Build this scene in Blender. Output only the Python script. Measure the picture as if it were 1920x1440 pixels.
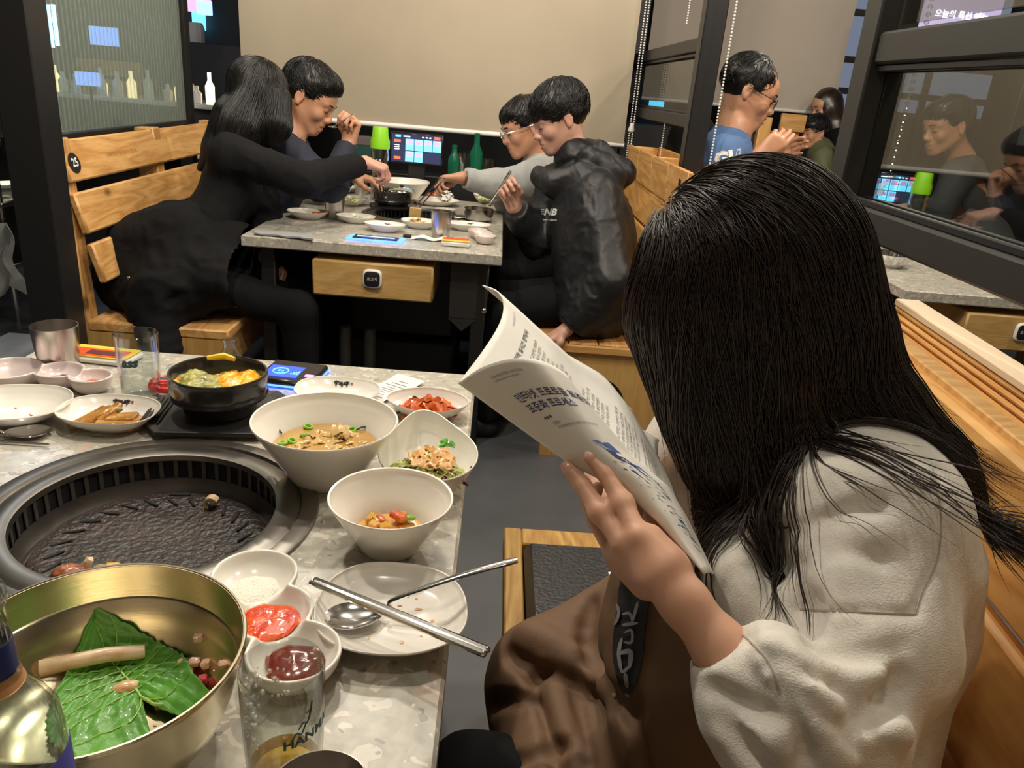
import bpy, math, random
import numpy as np
from math import pi, sin, cos, radians as R_
from mathutils import Vector, Matrix
random.seed(7); rng = np.random.RandomState(11)
scene = bpy.context.scene
for o in list(bpy.data.objects): bpy.data.objects.remove(o)
COL = scene.collection

# ------------------------------------------------------------------ camera
F_PX, CXP, CYP, CAM_H = 1442.0, 960.0, 720.0, 1.28
_dn = np.array([638 - CXP, 4460 - CYP, F_PX]); _dn = _dn / np.linalg.norm(_dn)
UPc = -_dn
_vy = np.array([948 - CXP, 0, F_PX]); _vy[1] = -(_vy[0] * UPc[0] + _vy[2] * UPc[2]) / UPc[1]
Yc = _vy / np.linalg.norm(_vy)
Xc = np.cross(_dn, Yc)
def tow(v): return np.array([v @ Xc, v @ Yc, v @ UPc])
def at(px, py, depth):                     # world point seen at a pixel at a given distance in front of the lens plane
    return tow(np.array([(px - CXP) / F_PX, (py - CYP) / F_PX, 1.0]) * depth) + np.array([0, 0, CAM_H])
def _ray(px, py): return tow(np.array([(px - CXP) / F_PX, (py - CYP) / F_PX, 1.0]))
def aty(px, py, y): r = _ray(px, py); return r * (y / r[1]) + np.array([0, 0, CAM_H])
def atz(px, py, z): r = _ray(px, py); return r * ((z - CAM_H) / r[2]) + np.array([0, 0, CAM_H])
cd = bpy.data.cameras.new('camera'); cam = bpy.data.objects.new('camera', cd); COL.objects.link(cam)
cd.sensor_fit = 'HORIZONTAL'; cd.sensor_width = 36.0; cd.lens = F_PX / 1920 * 36.0
cd.clip_start = 0.02; cd.clip_end = 60
rx, ry, rz = tow(np.array([1., 0, 0])), tow(np.array([0, -1., 0])), tow(np.array([0, 0, -1.]))
cam.matrix_world = Matrix(((rx[0], ry[0], rz[0], 0), (rx[1], ry[1], rz[1], 0), (rx[2], ry[2], rz[2], CAM_H), (0, 0, 0, 1)))
scene.camera = cam
# ------------------------------------------------------------------ world, exposure, lights
scene.view_settings.view_transform = 'Standard'; scene.view_settings.look = 'None'
scene.view_settings.exposure = 0.9; scene.view_settings.gamma = 1.0
scene.view_settings.use_curve_mapping = False
w = bpy.data.worlds.new('world'); scene.world = w; w.use_nodes = True
w.node_tree.nodes['Background'].inputs[0].default_value = (0.55, 0.50, 0.46, 1)
w.node_tree.nodes['Background'].inputs[1].default_value = 0.25
LIGHTS = [  # (x, y, z, power, radius, colour) ceiling down-lights of the restaurant
    (-0.75, 1.45, 2.45, 34, 0.045, (1, .90, .76)),
    (0.02, 1.70, 2.50, 26, 0.045, (1, .90, .76)),
    (-0.10, 0.35, 2.55, 10, 0.10, (1, .89, .74)),
    (1.05, 0.95, 2.50, 24, 0.06, (1, .87, .72)),
    (-0.75, 3.00, 2.45, 13, 0.05, (1, .89, .74)),
    (0.05, 3.15, 2.45, 12, 0.05, (1, .89, .74)),
    (-0.40, 2.45, 2.50, 15, 0.05, (1, .89, .74)),
    (1.45, 2.60, 2.50, 24, 0.05, (1, .89, .74)),
    (1.90, 3.70, 2.50, 24, 0.05, (1, .89, .74)),
    (-2.4, 3.9, 2.5, 14, 0.1, (.85, .92, 1)),
    (2.3, 1.9, 2.5, 20, 0.06, (1, .89, .74)),
]
for lx, ly, lz, pw, rad, lc in LIGHTS:
    ld = bpy.data.lights.new('downlight', 'POINT'); ld.energy = pw; ld.shadow_soft_size = rad; ld.color = lc
    lo = bpy.data.objects.new('downlight', ld); lo.location = (lx, ly, lz); COL.objects.link(lo)

# ------------------------------------------------------------------ materials
def new_mat(name):
    m = bpy.data.materials.new(name); m.use_nodes = True
    nt = m.node_tree; return m, nt, nt.nodes['Principled BSDF']
def nd(nt, t, **kw):
    n = nt.nodes.new(t)
    for k, v in kw.items(): setattr(n, k, v)
    return n
def c4(c): return (c[0], c[1], c[2], 1)
def srgb(r, g, b):
    f = lambda v: (v / 255 / 12.92) if v / 255 <= .04045 else ((v / 255 + .055) / 1.055) ** 2.4
    return (f(r), f(g), f(b))
def ramp(nt, stops, interp='LINEAR'):
    n = nt.nodes.new('ShaderNodeValToRGB'); n.color_ramp.interpolation = interp
    e = n.color_ramp.elements
    while len(e) < len(stops): e.new(0.5)
    for i, (p, c) in enumerate(stops): e[i].position = p; e[i].color = c4(c)
    return n
def M(name, col, rough=.5, metal=0, var=None, bump=None, trans=0, ior=None, emit=None, coat=0, sheen=0, sss=0, alpha=1, spec=None, var_col=None, stretch=None, specks=None):
    m, nt, b = new_mat(name); L = nt.links
    b.inputs['Base Color'].default_value = c4(col); b.inputs['Roughness'].default_value = rough
    b.inputs['Metallic'].default_value = metal
    if trans: b.inputs['Transmission Weight'].default_value = trans
    if ior: b.inputs['IOR'].default_value = ior
    if coat: b.inputs['Coat Weight'].default_value = coat; b.inputs['Coat Roughness'].default_value = .08
    if sheen: b.inputs['Sheen Weight'].default_value = sheen
    if spec is not None: b.inputs['Specular IOR Level'].default_value = spec
    if sss:
        b.inputs['Subsurface Weight'].default_value = sss; b.inputs['Subsurface Radius'].default_value = (1, .35, .2); b.inputs['Subsurface Scale'].default_value = .01
    if emit: b.inputs['Emission Color'].default_value = c4(emit[0]); b.inputs['Emission Strength'].default_value = emit[1]
    b.inputs['Alpha'].default_value = alpha
    tc = None
    if var or bump or specks:
        tc = nd(nt, 'ShaderNodeTexCoord'); src = tc.outputs['Object']
        if stretch:
            mp = nd(nt, 'ShaderNodeMapping'); mp.inputs['Scale'].default_value = stretch; L.new(src, mp.inputs[0]); src = mp.outputs[0]
    last = None
    if var:
        n = nd(nt, 'ShaderNodeTexNoise'); n.inputs['Scale'].default_value = var[0]; n.inputs['Detail'].default_value = 5
        L.new(src, n.inputs['Vector'])
        c2 = var_col or tuple(x * (1 - var[1]) for x in col)
        rp = ramp(nt, [(.35, col), (.68, c2)]); L.new(n.outputs['Fac'], rp.inputs[0]); last = rp.outputs[0]
    if specks:                                   # (scale, threshold, colour)
        v = nd(nt, 'ShaderNodeTexVoronoi'); v.inputs['Scale'].default_value = specks[0]; L.new(src, v.inputs['Vector'])
        cmpn = nd(nt, 'ShaderNodeMath', operation='LESS_THAN'); cmpn.inputs[1].default_value = specks[1]; L.new(v.outputs['Distance'], cmpn.inputs[0])
        mx = nd(nt, 'ShaderNodeMixRGB'); mx.inputs[1].default_value = c4(col); mx.inputs[2].default_value = c4(specks[2])
        if last: L.new(last, mx.inputs[1])
        L.new(cmpn.outputs[0], mx.inputs[0]); last = mx.outputs[0]
    if last: L.new(last, b.inputs['Base Color'])
    if bump:
        n = nd(nt, 'ShaderNodeTexNoise'); n.inputs['Scale'].default_value = bump[0]; n.inputs['Detail'].default_value = 6
        L.new(src, n.inputs['Vector'])
        bp = nd(nt, 'ShaderNodeBump'); bp.inputs['Strength'].default_value = bump[1]; bp.inputs['Distance'].default_value = bump[2] if len(bump) > 2 else .002
        L.new(n.outputs['Fac'], bp.inputs['Height']); L.new(bp.outputs[0], b.inputs['Normal'])
    return m
def wood_mat(name, light, dark, axis=1, scale=1.0, knots=True, rough=.45, ring=5.0):
    m, nt, b = new_mat(name); L = nt.links
    tc = nd(nt, 'ShaderNodeTexCoord'); oi = nd(nt, 'ShaderNodeObjectInfo')
    add = nd(nt, 'ShaderNodeVectorMath', operation='ADD')
    mul = nd(nt, 'ShaderNodeMath', operation='MULTIPLY'); mul.inputs[1].default_value = 13.7; L.new(oi.outputs['Random'], mul.inputs[0])
    L.new(tc.outputs['Object'], add.inputs[0]); L.new(mul.outputs[0], add.inputs[1])
    mp = nd(nt, 'ShaderNodeMapping'); s = [ring * scale] * 3; s[axis] = ring * .13 * scale; mp.inputs['Scale'].default_value = s
    L.new(add.outputs[0], mp.inputs[0])
    n1 = nd(nt, 'ShaderNodeTexNoise'); n1.inputs['Scale'].default_value = 1.3; n1.inputs['Detail'].default_value = 3; n1.inputs['Distortion'].default_value = .6
    L.new(mp.outputs[0], n1.inputs['Vector'])
    mm = nd(nt, 'ShaderNodeMath', operation='MULTIPLY'); mm.inputs[1].default_value = 11; L.new(n1.outputs['Fac'], mm.inputs[0])
    fr = nd(nt, 'ShaderNodeMath', operation='PINGPONG'); fr.inputs[1].default_value = .5; L.new(mm.outputs[0], fr.inputs[0])
    n2 = nd(nt, 'ShaderNodeTexNoise'); n2.inputs['Scale'].default_value = 30; n2.inputs['Detail'].default_value = 4; L.new(mp.outputs[0], n2.inputs['Vector'])
    a2 = nd(nt, 'ShaderNodeMath', operation='MULTIPLY_ADD'); a2.inputs[1].default_value = .7; L.new(n2.outputs['Fac'], a2.inputs[0]); L.new(fr.outputs[0], a2.inputs[2])
    rp = ramp(nt, [(.25, light), (.95, dark)]); L.new(a2.outputs[0], rp.inputs[0]); last = rp.outputs[0]
    if knots:
        mp2 = nd(nt, 'ShaderNodeMapping'); s = [5.5] * 3; s[axis] = 3.2; mp2.inputs['Scale'].default_value = s; L.new(add.outputs[0], mp2.inputs[0])
        v = nd(nt, 'ShaderNodeTexVoronoi'); v.inputs['Scale'].default_value = 1.0; L.new(mp2.outputs[0], v.inputs['Vector'])
        r2 = ramp(nt, [(.05, (1, 1, 1)), (.11, (.15, .15, .15)), (.2, (0, 0, 0))]); L.new(v.outputs['Distance'], r2.inputs[0])
        mx = nd(nt, 'ShaderNodeMixRGB'); mx.inputs[2].default_value = c4(tuple(x * .35 for x in dark)); L.new(r2.outputs[0], mx.inputs[0]); L.new(last, mx.inputs[1]); last = mx.outputs[0]
    L.new(last, b.inputs['Base Color']); b.inputs['Roughness'].default_value = rough
    bp = nd(nt, 'ShaderNodeBump'); bp.inputs['Strength'].default_value = .25; bp.inputs['Distance'].default_value = .002
    L.new(a2.outputs[0], bp.inputs['Height']); L.new(bp.outputs[0], b.inputs['Normal'])
    return m
def terrazzo():
    m, nt, b = new_mat('terrazzo'); L = nt.links
    tc = nd(nt, 'ShaderNodeTexCoord')
    nz = nd(nt, 'ShaderNodeTexNoise'); nz.inputs['Scale'].default_value = 34; nz.inputs['Detail'].default_value = 2; L.new(tc.outputs['Object'], nz.inputs['Vector'])
    dm = nd(nt, 'ShaderNodeVectorMath', operation='MULTIPLY_ADD'); dm.inputs[1].default_value = (.045, .045, .0); L.new(nz.outputs['Color'], dm.inputs[0]); L.new(tc.outputs['Object'], dm.inputs[2])
    base = nd(nt, 'ShaderNodeTexNoise'); base.inputs['Scale'].default_value = 70; base.inputs['Detail'].default_value = 6; L.new(tc.outputs['Object'], base.inputs['Vector'])
    rp = ramp(nt, [(.35, srgb(186, 183, 170)), (.7, srgb(160, 156, 145))]); L.new(base.outputs['Fac'], rp.inputs[0]); last = rp.outputs[0]
    for sc, thr, prob, stops in ((26, .30, .34, [(0, srgb(206, 200, 184)), (.4, srgb(214, 208, 196)), (.6, srgb(200, 180, 166)), (.8, srgb(150, 146, 138))]),
                           (60, .30, .5, [(0, srgb(216, 210, 196)), (.3, srgb(196, 192, 180)), (.62, srgb(196, 166, 152)), (.74, srgb(124, 122, 118)), (.85, srgb(212, 206, 192))]),
                           (140, .3, .4, [(0, srgb(222, 216, 202)), (.5, srgb(120, 116, 112)), (.7, srgb(180, 150, 138))])):
        v = nd(nt, 'ShaderNodeTexVoronoi'); v.inputs['Scale'].default_value = sc; L.new(dm.outputs[0], v.inputs['Vector'])
        sp = nd(nt, 'ShaderNodeSeparateColor'); L.new(v.outputs['Color'], sp.inputs[0])
        cr = ramp(nt, stops, 'CONSTANT'); L.new(sp.outputs[0], cr.inputs[0])
        sz = nd(nt, 'ShaderNodeMath', operation='MULTIPLY'); sz.inputs[1].default_value = thr * 2; L.new(sp.outputs[2], sz.inputs[0])
        a = nd(nt, 'ShaderNodeMath', operation='LESS_THAN'); L.new(v.outputs['Distance'], a.inputs[0]); L.new(sz.outputs[0], a.inputs[1])
        p = nd(nt, 'ShaderNodeMath', operation='LESS_THAN'); L.new(sp.outputs[1], p.inputs[0]); p.inputs[1].default_value = prob
        mk = nd(nt, 'ShaderNodeMath', operation='MULTIPLY'); L.new(a.outputs[0], mk.inputs[0]); L.new(p.outputs[0], mk.inputs[1])
        mk2 = nd(nt, 'ShaderNodeMath', operation='MULTIPLY'); L.new(mk.outputs[0], mk2.inputs[0]); mk2.inputs[1].default_value = .70
        mx = nd(nt, 'ShaderNodeMixRGB'); L.new(mk2.outputs[0], mx.inputs[0]); L.new(last, mx.inputs[1]); L.new(cr.outputs[0], mx.inputs[2]); last = mx.outputs[0]
    L.new(last, b.inputs['Base Color']); b.inputs['Roughness'].default_value = .28
    return m
def glass_mat(name, col=(.93, .95, .94), k=1.0):        # thin clear glass: fresnel reflection over a clear body
    m, nt, b = new_mat(name); L = nt.links
    tr = nd(nt, 'ShaderNodeBsdfTransparent'); tr.inputs[0].default_value = c4(col)
    gl = nd(nt, 'ShaderNodeBsdfGlossy'); gl.inputs['Roughness'].default_value = .03
    lw = nd(nt, 'ShaderNodeLayerWeight'); lw.inputs['Blend'].default_value = .5
    pw = nd(nt, 'ShaderNodeMath', operation='POWER'); pw.inputs[1].default_value = 2.2; L.new(lw.outputs['Facing'], pw.inputs[0])
    ma = nd(nt, 'ShaderNodeMath', operation='MULTIPLY_ADD'); ma.inputs[1].default_value = .8 * k; ma.inputs[2].default_value = .05 * k; L.new(pw.outputs[0], ma.inputs[0])
    mx = nd(nt, 'ShaderNodeMixShader'); L.new(ma.outputs[0], mx.inputs[0]); L.new(tr.outputs[0], mx.inputs[1]); L.new(gl.outputs[0], mx.inputs[2])
    L.new(mx.outputs[0], nt.nodes['Material Output'].inputs[0]); nt.nodes.remove(b); return m
def pane_mat():
    m, nt, b = new_mat('reflective_pane'); L = nt.links
    tr = nd(nt, 'ShaderNodeBsdfTransparent'); tr.inputs[0].default_value = (.72, .74, .72, 1)
    gl = nd(nt, 'ShaderNodeBsdfGlossy'); gl.inputs['Roughness'].default_value = .01; gl.inputs[0].default_value = (.9, .9, .9, 1)
    mx = nd(nt, 'ShaderNodeMixShader'); mx.inputs[0].default_value = .16
    L.new(tr.outputs[0], mx.inputs[1]); L.new(gl.outputs[0], mx.inputs[2]); L.new(mx.outputs[0], nt.nodes['Material Output'].inputs[0])
    nt.nodes.remove(b); return m

def fluted_mat():
    m, nt, b = new_mat('fluted_glass'); L = nt.links
    b.inputs['Base Color'].default_value = (.30, .34, .31, 1); b.inputs['Roughness'].default_value = .22
    tr = nd(nt, 'ShaderNodeBsdfTransparent'); tr.inputs[0].default_value = (.85, .92, .88, 1)
    lw = nd(nt, 'ShaderNodeLayerWeight'); lw.inputs['Blend'].default_value = .35
    rp = ramp(nt, [(.0, (.06, .06, .06)), (.7, (.75, .75, .75))]); L.new(lw.outputs['Facing'], rp.inputs[0])
    mx = nd(nt, 'ShaderNodeMixShader'); L.new(rp.outputs[0], mx.inputs[0]); L.new(tr.outputs[0], mx.inputs[1]); L.new(b.outputs[0], mx.inputs[2]); L.new(mx.outputs[0], nt.nodes['Material Output'].inputs[0]); return m
MAT = {}
MAT['terrazzo'] = terrazzo()
MAT['steel'] = M('brushed_steel', (.55, .53, .50), .22, 1, bump=(60, .05, .001))
MAT['steel_cup'] = M('cup_steel', (.58, .54, .50), .28, 1)
MAT['chrome'] = M('polished_steel', (.72, .71, .69), .12, 1)
MAT['grillsteel'] = M('grill_ring_steel', (.27, .25, .225), .36, 1, var=(14, .25), bump=(90, .06, .001))
MAT['grilldark'] = M('sooty_steel', (.17, .155, .14), .45, .8, var=(10, .5))
MAT['griddle'] = M('greasy_cast_plate', (.020, .018, .017), .30, .0, var=(20, .4), var_col=(.042, .026, .022), bump=(130, .8, .004), specks=(240, .16, (.10, .095, .09)), coat=.3)  # pale specks are glints on the grease, painted into the colour
MAT['black'] = M('black_steel', (.012, .012, .013), .42)
MAT['blackgap'] = M('hole_shade', (.006, .006, .008), .8)  # near black put in for the shade inside slots and vents
MAT['frame'] = M('charcoal_frame', (.021, .020, .018), .5, bump=(150, .1, .001))
MAT['ceramic'] = M('white_glaze', srgb(236, 232, 222), .22, coat=.4)
MAT['ceramic_pink'] = M('pink_shade_glaze', srgb(226, 212, 208), .25, coat=.4)  # pinkish tint of the white glaze, put in for shade
MAT['stone_pot'] = M('black_earthenware', (.018, .016, .015), .25, coat=.5)
MAT['brass'] = M('brushed_brass', (.70, .61, .41), .26, 1, bump=(30, .05, .002), stretch=(1, 1, 14))
MAT['wood'] = wood_mat('pine_lengthwise', srgb(222, 175, 110), srgb(186, 132, 70), 1)
MAT['woodx'] = wood_mat('pine_crosswise', srgb(216, 172, 108), srgb(186, 136, 74), 0)
MAT['woodz'] = wood_mat('pine_upright', srgb(214, 170, 108), srgb(180, 130, 72), 2)
MAT['ply'] = wood_mat('pine_board', srgb(206, 166, 100), srgb(182, 136, 74), 2, ring=3)
MAT['woodn'] = wood_mat('golden_pine', srgb(228, 178, 108), srgb(200, 142, 74), 1, ring=4)
MAT['oak'] = wood_mat('oak_veneer', srgb(206, 170, 108), srgb(184, 144, 84), 0, knots=False, rough=.35, ring=9)
MAT['seatframe'] = wood_mat('worn_yellow_wood', srgb(200, 160, 86), srgb(150, 108, 48), 1, knots=False)
MAT['leather'] = M('black_leather', (.014, .016, .018), .30, bump=(140, .55, .004), var=(60, .3))
MAT['floor'] = M('dark_floor', (.105, .110, .116), .42, var=(3, .3), bump=(200, .1, .001))
MAT['blind'] = M('roller_blind_cloth', srgb(172, 161, 141), .85, var=(1.6, .12), bump=(260, .15, .001))
MAT['blindg'] = M('greige_blind_cloth', srgb(190, 180, 166), .85, var=(1.2, .1))
MAT['white'] = M('white_plastic', (.8, .79, .76), .4)
MAT['paper'] = M('receipt_paper', (.78, .77, .74), .7)
MAT['page'] = M('page_paper', srgb(238, 236, 228), .55)
MAT['cover'] = M('cover_paper', srgb(233, 229, 219), .45, bump=(300, .1, .0005))
MAT['ink'] = M('black_ink', (.03, .03, .035), .6)
MAT['inkgrey'] = M('grey_ink', (.16, .16, .17), .6)
MAT['navy_ink'] = M('navy_ink', (.035, .04, .19), .5)
MAT['blue_ink'] = M('blue_ink', (.06, .12, .38), .5)
MAT['sky_ink'] = M('light_blue_ink', (.22, .34, .58), .5)
MAT['glass'] = glass_mat('clear_glass')
MAT['bottle_glass'] = glass_mat('bottle_glass', (.84, .88, .87), .8)
MAT['plastic_clear'] = glass_mat('clear_plastic', (.90, .92, .92), 1.6)
MAT['pane'] = pane_mat()
MAT['fluted'] = fluted_mat()
MAT['skin'] = M('skin_light', srgb(222, 172, 144), .45, sss=.15, var=(9, .10), bump=(240, .08, .0006))
MAT['skin_m'] = M('skin_tan', srgb(206, 152, 120), .42, sss=.1, var=(12, .14))
MAT['skin_p'] = M('skin_rosy', srgb(206, 158, 136), .45, sss=.12, var=(12, .12))
MAT['lip'] = M('lips', srgb(160, 84, 74), .4)
MAT['nail'] = M('fingernail', srgb(226, 176, 158), .25, coat=.3)
MAT['hair'] = M('black_hair', (.008, .007, .007), .38, var=(30, .4))
MAT['hairw'] = M('brown_black_hair', (.018, .011, .008), .33, var=(26, .5), var_col=(.035, .019, .012), spec=.6)
MAT['hair_base'] = M('hair_under', (.007, .005, .005), .6)
MAT['sweat'] = M('heather_sweatshirt', srgb(226, 221, 211), .9, var=(75, .12), bump=(420, .5, .0015), sheen=.2, stretch=(1, 1, 2.2))
MAT['seam'] = M('stitched_seam', srgb(176, 168, 156), .9)
MAT['grey_knit'] = M('grey_sweater', srgb(170, 172, 170), .9, bump=(160, .4, .003), sheen=.2)
MAT['blackcloth'] = M('black_wool', (.006, .006, .007), .9, bump=(200, .4, .002), spec=.25)
MAT['puffer'] = M('black_puffer', (.008, .0085, .010), .5, bump=(60, .35, .004))
MAT['navycloth'] = M('navy_cotton', (.012, .015, .030), .8, bump=(160, .3, .002))
MAT['trousers'] = M('black_trousers', (.005, .005, .006), .9, spec=.2)
MAT['blueshirt'] = M('blue_tshirt', srgb(84, 118, 168), .8, bump=(120, .3, .002))
MAT['olive'] = M('olive_jacket', srgb(92, 98, 66), .7, bump=(90, .4, .003))
MAT['apron'] = M('brown_apron', srgb(112, 84, 60), .72, bump=(500, .35, .0008), var=(6, .15))
MAT['strap_black'] = M('black_strap', (.010, .010, .012), .6)
MAT['greytext'] = M('grey_print', (.22, .22, .23), .6)
MAT['whitetext'] = M('white_print', (.75, .75, .74), .6)
MAT['red'] = M('red_plastic', (.62, .03, .02), .3, coat=.3)
MAT['lime'] = M('lime_plastic', (.30, .75, .02), .4, emit=None)
MAT['greenglass'] = M('green_bottle', (.02, .22, .12), .15, trans=.5, ior=1.3)
MAT['label_blue'] = M('blue_label', (.02, .05, .32), .4)
MAT['label_gold'] = M('copper_band', (.50, .26, .11), .35, .4)
MAT['label_navy'] = M('navy_band', (.008, .018, .10), .35)
MAT['tablet'] = M('tablet_body', (.008, .008, .01), .25)
MAT['glow_blue'] = M('blue_led', (.02, .05, .6), .4, emit=((.05, .14, 1), 3.0))
MAT['glow_cyan'] = M('cyan_screen', (.1, .5, .8), .4, emit=((.12, .62, .95), 1.3))
MAT['glow_dark'] = M('dark_screen', (.01, .01, .02), .3, emit=((.02, .025, .06), 1))
MAT['glow_red'] = M('red_screen', (.6, .05, .02), .4, emit=((.9, .12, .06), 1.0))
MAT['glow_white'] = M('white_screen', (.8, .8, .8), .4, emit=((.9, .95, 1), 1.4))
MAT['glow_meat'] = M('dish_photo', (.4, .3, .5), .4, emit=((.32, .24, .55), 1.0))
MAT['glow_pink'] = M('pink_screen', (.8, .2, .5), .4, emit=((.9, .25, .65), 1.2))
MAT['glow_violet'] = M('violet_screen', (.2, .3, .9), .4, emit=((.25, .42, 1), 1.3))
MAT['glow_tube'] = M('blue_tube_light', (.5, .8, 1), .4, emit=((.28, .62, 1), 5.0))
MAT['glow_warm'] = M('warm_bottle_glow', (1, .8, .5), .4, emit=((1, .75, .42), 1.2))  # glow put into bottles on the far counter, not a shelf lamp
MAT['glow_amber'] = M('amber_poster', (.9, .5, .1), .4, emit=((.95, .55, .12), 1.0))
MAT['card_red'] = M('red_card', (.70, .09, .02), .4)
MAT['card_yellow'] = M('yellow_card', (.80, .60, .06), .4)
MAT['card_maroon'] = M('maroon_window', (.13, .03, .04), .3)
MAT['leaf'] = M('perilla_leaf', (.115, .37, .045), .4, var=(24, .35), bump=(90, .5, .003), coat=.15)
MAT['leafvein'] = M('leaf_vein', (.30, .50, .08), .4)
MAT['mushroom'] = M('king_oyster', srgb(226, 204, 170), .4, var=(40, .2), var_col=srgb(196, 152, 108), coat=.2)
MAT['garlic'] = M('grilled_garlic', srgb(236, 206, 160), .3, var=(50, .3), var_col=srgb(188, 112, 60), coat=.5)
MAT['meatcube'] = M('pale_radish', srgb(226, 182, 156), .35, coat=.5)
MAT['redcube'] = M('red_radish', srgb(206, 40, 60), .3, coat=.5)
MAT['meat'] = M('grilled_meat', srgb(120, 54, 32), .35, var=(45, .5), var_col=srgb(206, 130, 80), bump=(80, .8, .004), coat=.5)
MAT['gold_food'] = M('grilled_yellow', srgb(224, 170, 66), .4, var=(50, .2), coat=.3)
MAT['kimchi'] = M('kimchi_leaf', srgb(180, 62, 20), .28, var=(55, .4), var_col=srgb(226, 120, 56), bump=(90, .6, .003), coat=.6)
MAT['kimchi_dark'] = M('kimchi_green', (.03, .05, .02), .3, coat=.5)
MAT['sauce_red'] = M('red_chili_sauce', srgb(212, 52, 4), .16, var=(60, .3), var_col=srgb(238, 96, 10), bump=(70, .8, .004), coat=.8)
MAT['sauce_dark'] = M('dark_red_sauce', srgb(116, 26, 16), .14, coat=.8, bump=(50, .3, .002))
MAT['salt'] = M('salt', srgb(232, 230, 216), .6, bump=(300, 1, .002))
MAT['broth'] = M('clear_broth', srgb(196, 150, 74), .08, var=(16, .2), var_col=srgb(170, 128, 60), coat=1, bump=(20, .2, .003))
MAT['scallion'] = M('green_scallion', (.22, .50, .04), .3, coat=.3)
MAT['scalliond'] = M('green_pepper', (.10, .36, .03), .25, coat=.5)
MAT['fish'] = M('dried_pollack', srgb(220, 186, 122), .35, coat=.5, bump=(60, .6, .003), var=(30, .25))
MAT['cabbage'] = M('shredded_cabbage', srgb(226, 222, 158), .35, coat=.3, var=(50, .2), var_col=srgb(190, 206, 120))
MAT['dressing'] = M('orange_dressing', srgb(240, 196, 138), .3, coat=.5, bump=(60, .4, .003))
MAT['purple'] = M('purple_cabbage', srgb(140, 60, 110), .35)
MAT['cucumber'] = M('yellow_cucumber_kimchi', srgb(190, 152, 44), .25, var=(40, .4), var_col=srgb(206, 130, 34), coat=.6)
MAT['brine'] = M('orange_brine', srgb(226, 170, 86), .12, coat=.8)
MAT['pickle'] = M('soy_pickle', srgb(198, 148, 78), .22, var=(60, .3), var_col=srgb(160, 108, 44), coat=.6)
MAT['egg_green'] = M('herb_steamed_egg', srgb(176, 172, 84), .35, var=(36, .35), var_col=srgb(124, 122, 58), bump=(50, 1, .006), coat=.3)
MAT['egg_yellow'] = M('yellow_steamed_egg', srgb(240, 188, 16), .3, var=(32, .3), var_col=srgb(226, 112, 22), bump=(50, .8, .006), coat=.4)
MAT['beer'] = M('beer', (.96, .62, .10), .0, trans=.9, ior=1.33)
MAT['foam'] = M('beer_foam', (.85, .82, .74), .7, alpha=.55)
MAT['darkwall'] = M('dark_wall', (.03, .03, .032), .7)
MAT['ceilingm'] = M('ceiling_paint', (.045, .043, .04), .8)
MAT['wallbeige'] = M('beige_wall', srgb(184, 172, 156), .85)
MAT['window_blue'] = M('night_window', (.03, .035, .05), .15, emit=((.16, .19, .26), .5))
MAT['ironteal'] = M('teal_box', (.01, .06, .05), .5)
MAT['cloth_white'] = M('white_cloth', (.62, .62, .62), .85)
MAT['sole'] = M('black_sneaker', (.02, .02, .022), .6)
# ------------------------------------------------------------------ mesh helpers
class G:
    def __init__(s): s.v = []; s.f = []; s.mi = []; s.n = 0
    def add(s, vs, fs, mi=0, T=None):
        vs = np.asarray(vs, float).reshape(-1, 3)
        if T is not None: T = np.asarray(T); vs = vs @ T[:3, :3].T + T[:3, 3]
        s.v.append(vs)
        s.f += [tuple(int(i) + s.n for i in f) for f in fs]; s.mi += [mi] * len(fs); s.n += len(vs); return s
def Tm(loc=(0, 0, 0), rz=0, rx=0, ry=0, s=1):
    m = Matrix.Translation(Vector(loc)) @ Matrix.Rotation(rz, 4, 'Z') @ Matrix.Rotation(ry, 4, 'Y') @ Matrix.Rotation(rx, 4, 'X') @ Matrix.Scale(s, 4)
    return np.array(m)
def frame(o, x, y, z):                       # 4x4 from axes
    T = np.eye(4); T[:3, 0] = x; T[:3, 1] = y; T[:3, 2] = z; T[:3, 3] = o; return T
def unit(v): v = np.asarray(v, float); return v / (np.linalg.norm(v) + 1e-12)
def box(c, s, b=.002, mi=0, g=None, T=None):
    g = g or G(); hx, hy, hz = [x / 2 for x in s]; b = min(b, hx * .9, hy * .9, hz * .9)
    vs = []; idx = {}
    for sx in (-1, 1):
        for sy in (-1, 1):
            for sz in (-1, 1):
                for a in range(3):
                    p = [sx * (hx - b), sy * (hy - b), sz * (hz - b)]
                    p[a] = (sx * hx, sy * hy, sz * hz)[a]
                    idx[(sx, sy, sz, a)] = len(vs); vs.append([p[0] + c[0], p[1] + c[1], p[2] + c[2]])
    fs = []
    for a in range(3):
        u, w = (a + 1) % 3, (a + 2) % 3
        for sg in (-1, 1):
            q = []
            for su, sw in ((-1, -1), (1, -1), (1, 1), (-1, 1)):
                k = [0, 0, 0]; k[a] = sg; k[u] = su; k[w] = sw; q.append(idx[(*k, a)])
            fs.append(q if sg > 0 else q[::-1])
    for a in range(3):
        u, w = (a + 1) % 3, (a + 2) % 3
        for su in (-1, 1):
            for sw in (-1, 1):
                q = []
                for sa, ax in ((-1, u), (1, u), (1, w), (-1, w)):
                    k = [0, 0, 0]; k[a] = sa; k[u] = su; k[w] = sw; q.append(idx[(*k, ax)])
                fs.append(q if su * sw < 0 else q[::-1])
    for sx in (-1, 1):
        for sy in (-1, 1):
            for sz in (-1, 1):
                q = [idx[(sx, sy, sz, 0)], idx[(sx, sy, sz, 1)], idx[(sx, sy, sz, 2)]]
                fs.append(q if sx * sy * sz > 0 else q[::-1])
    return g.add(vs, fs, mi, T)
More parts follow.
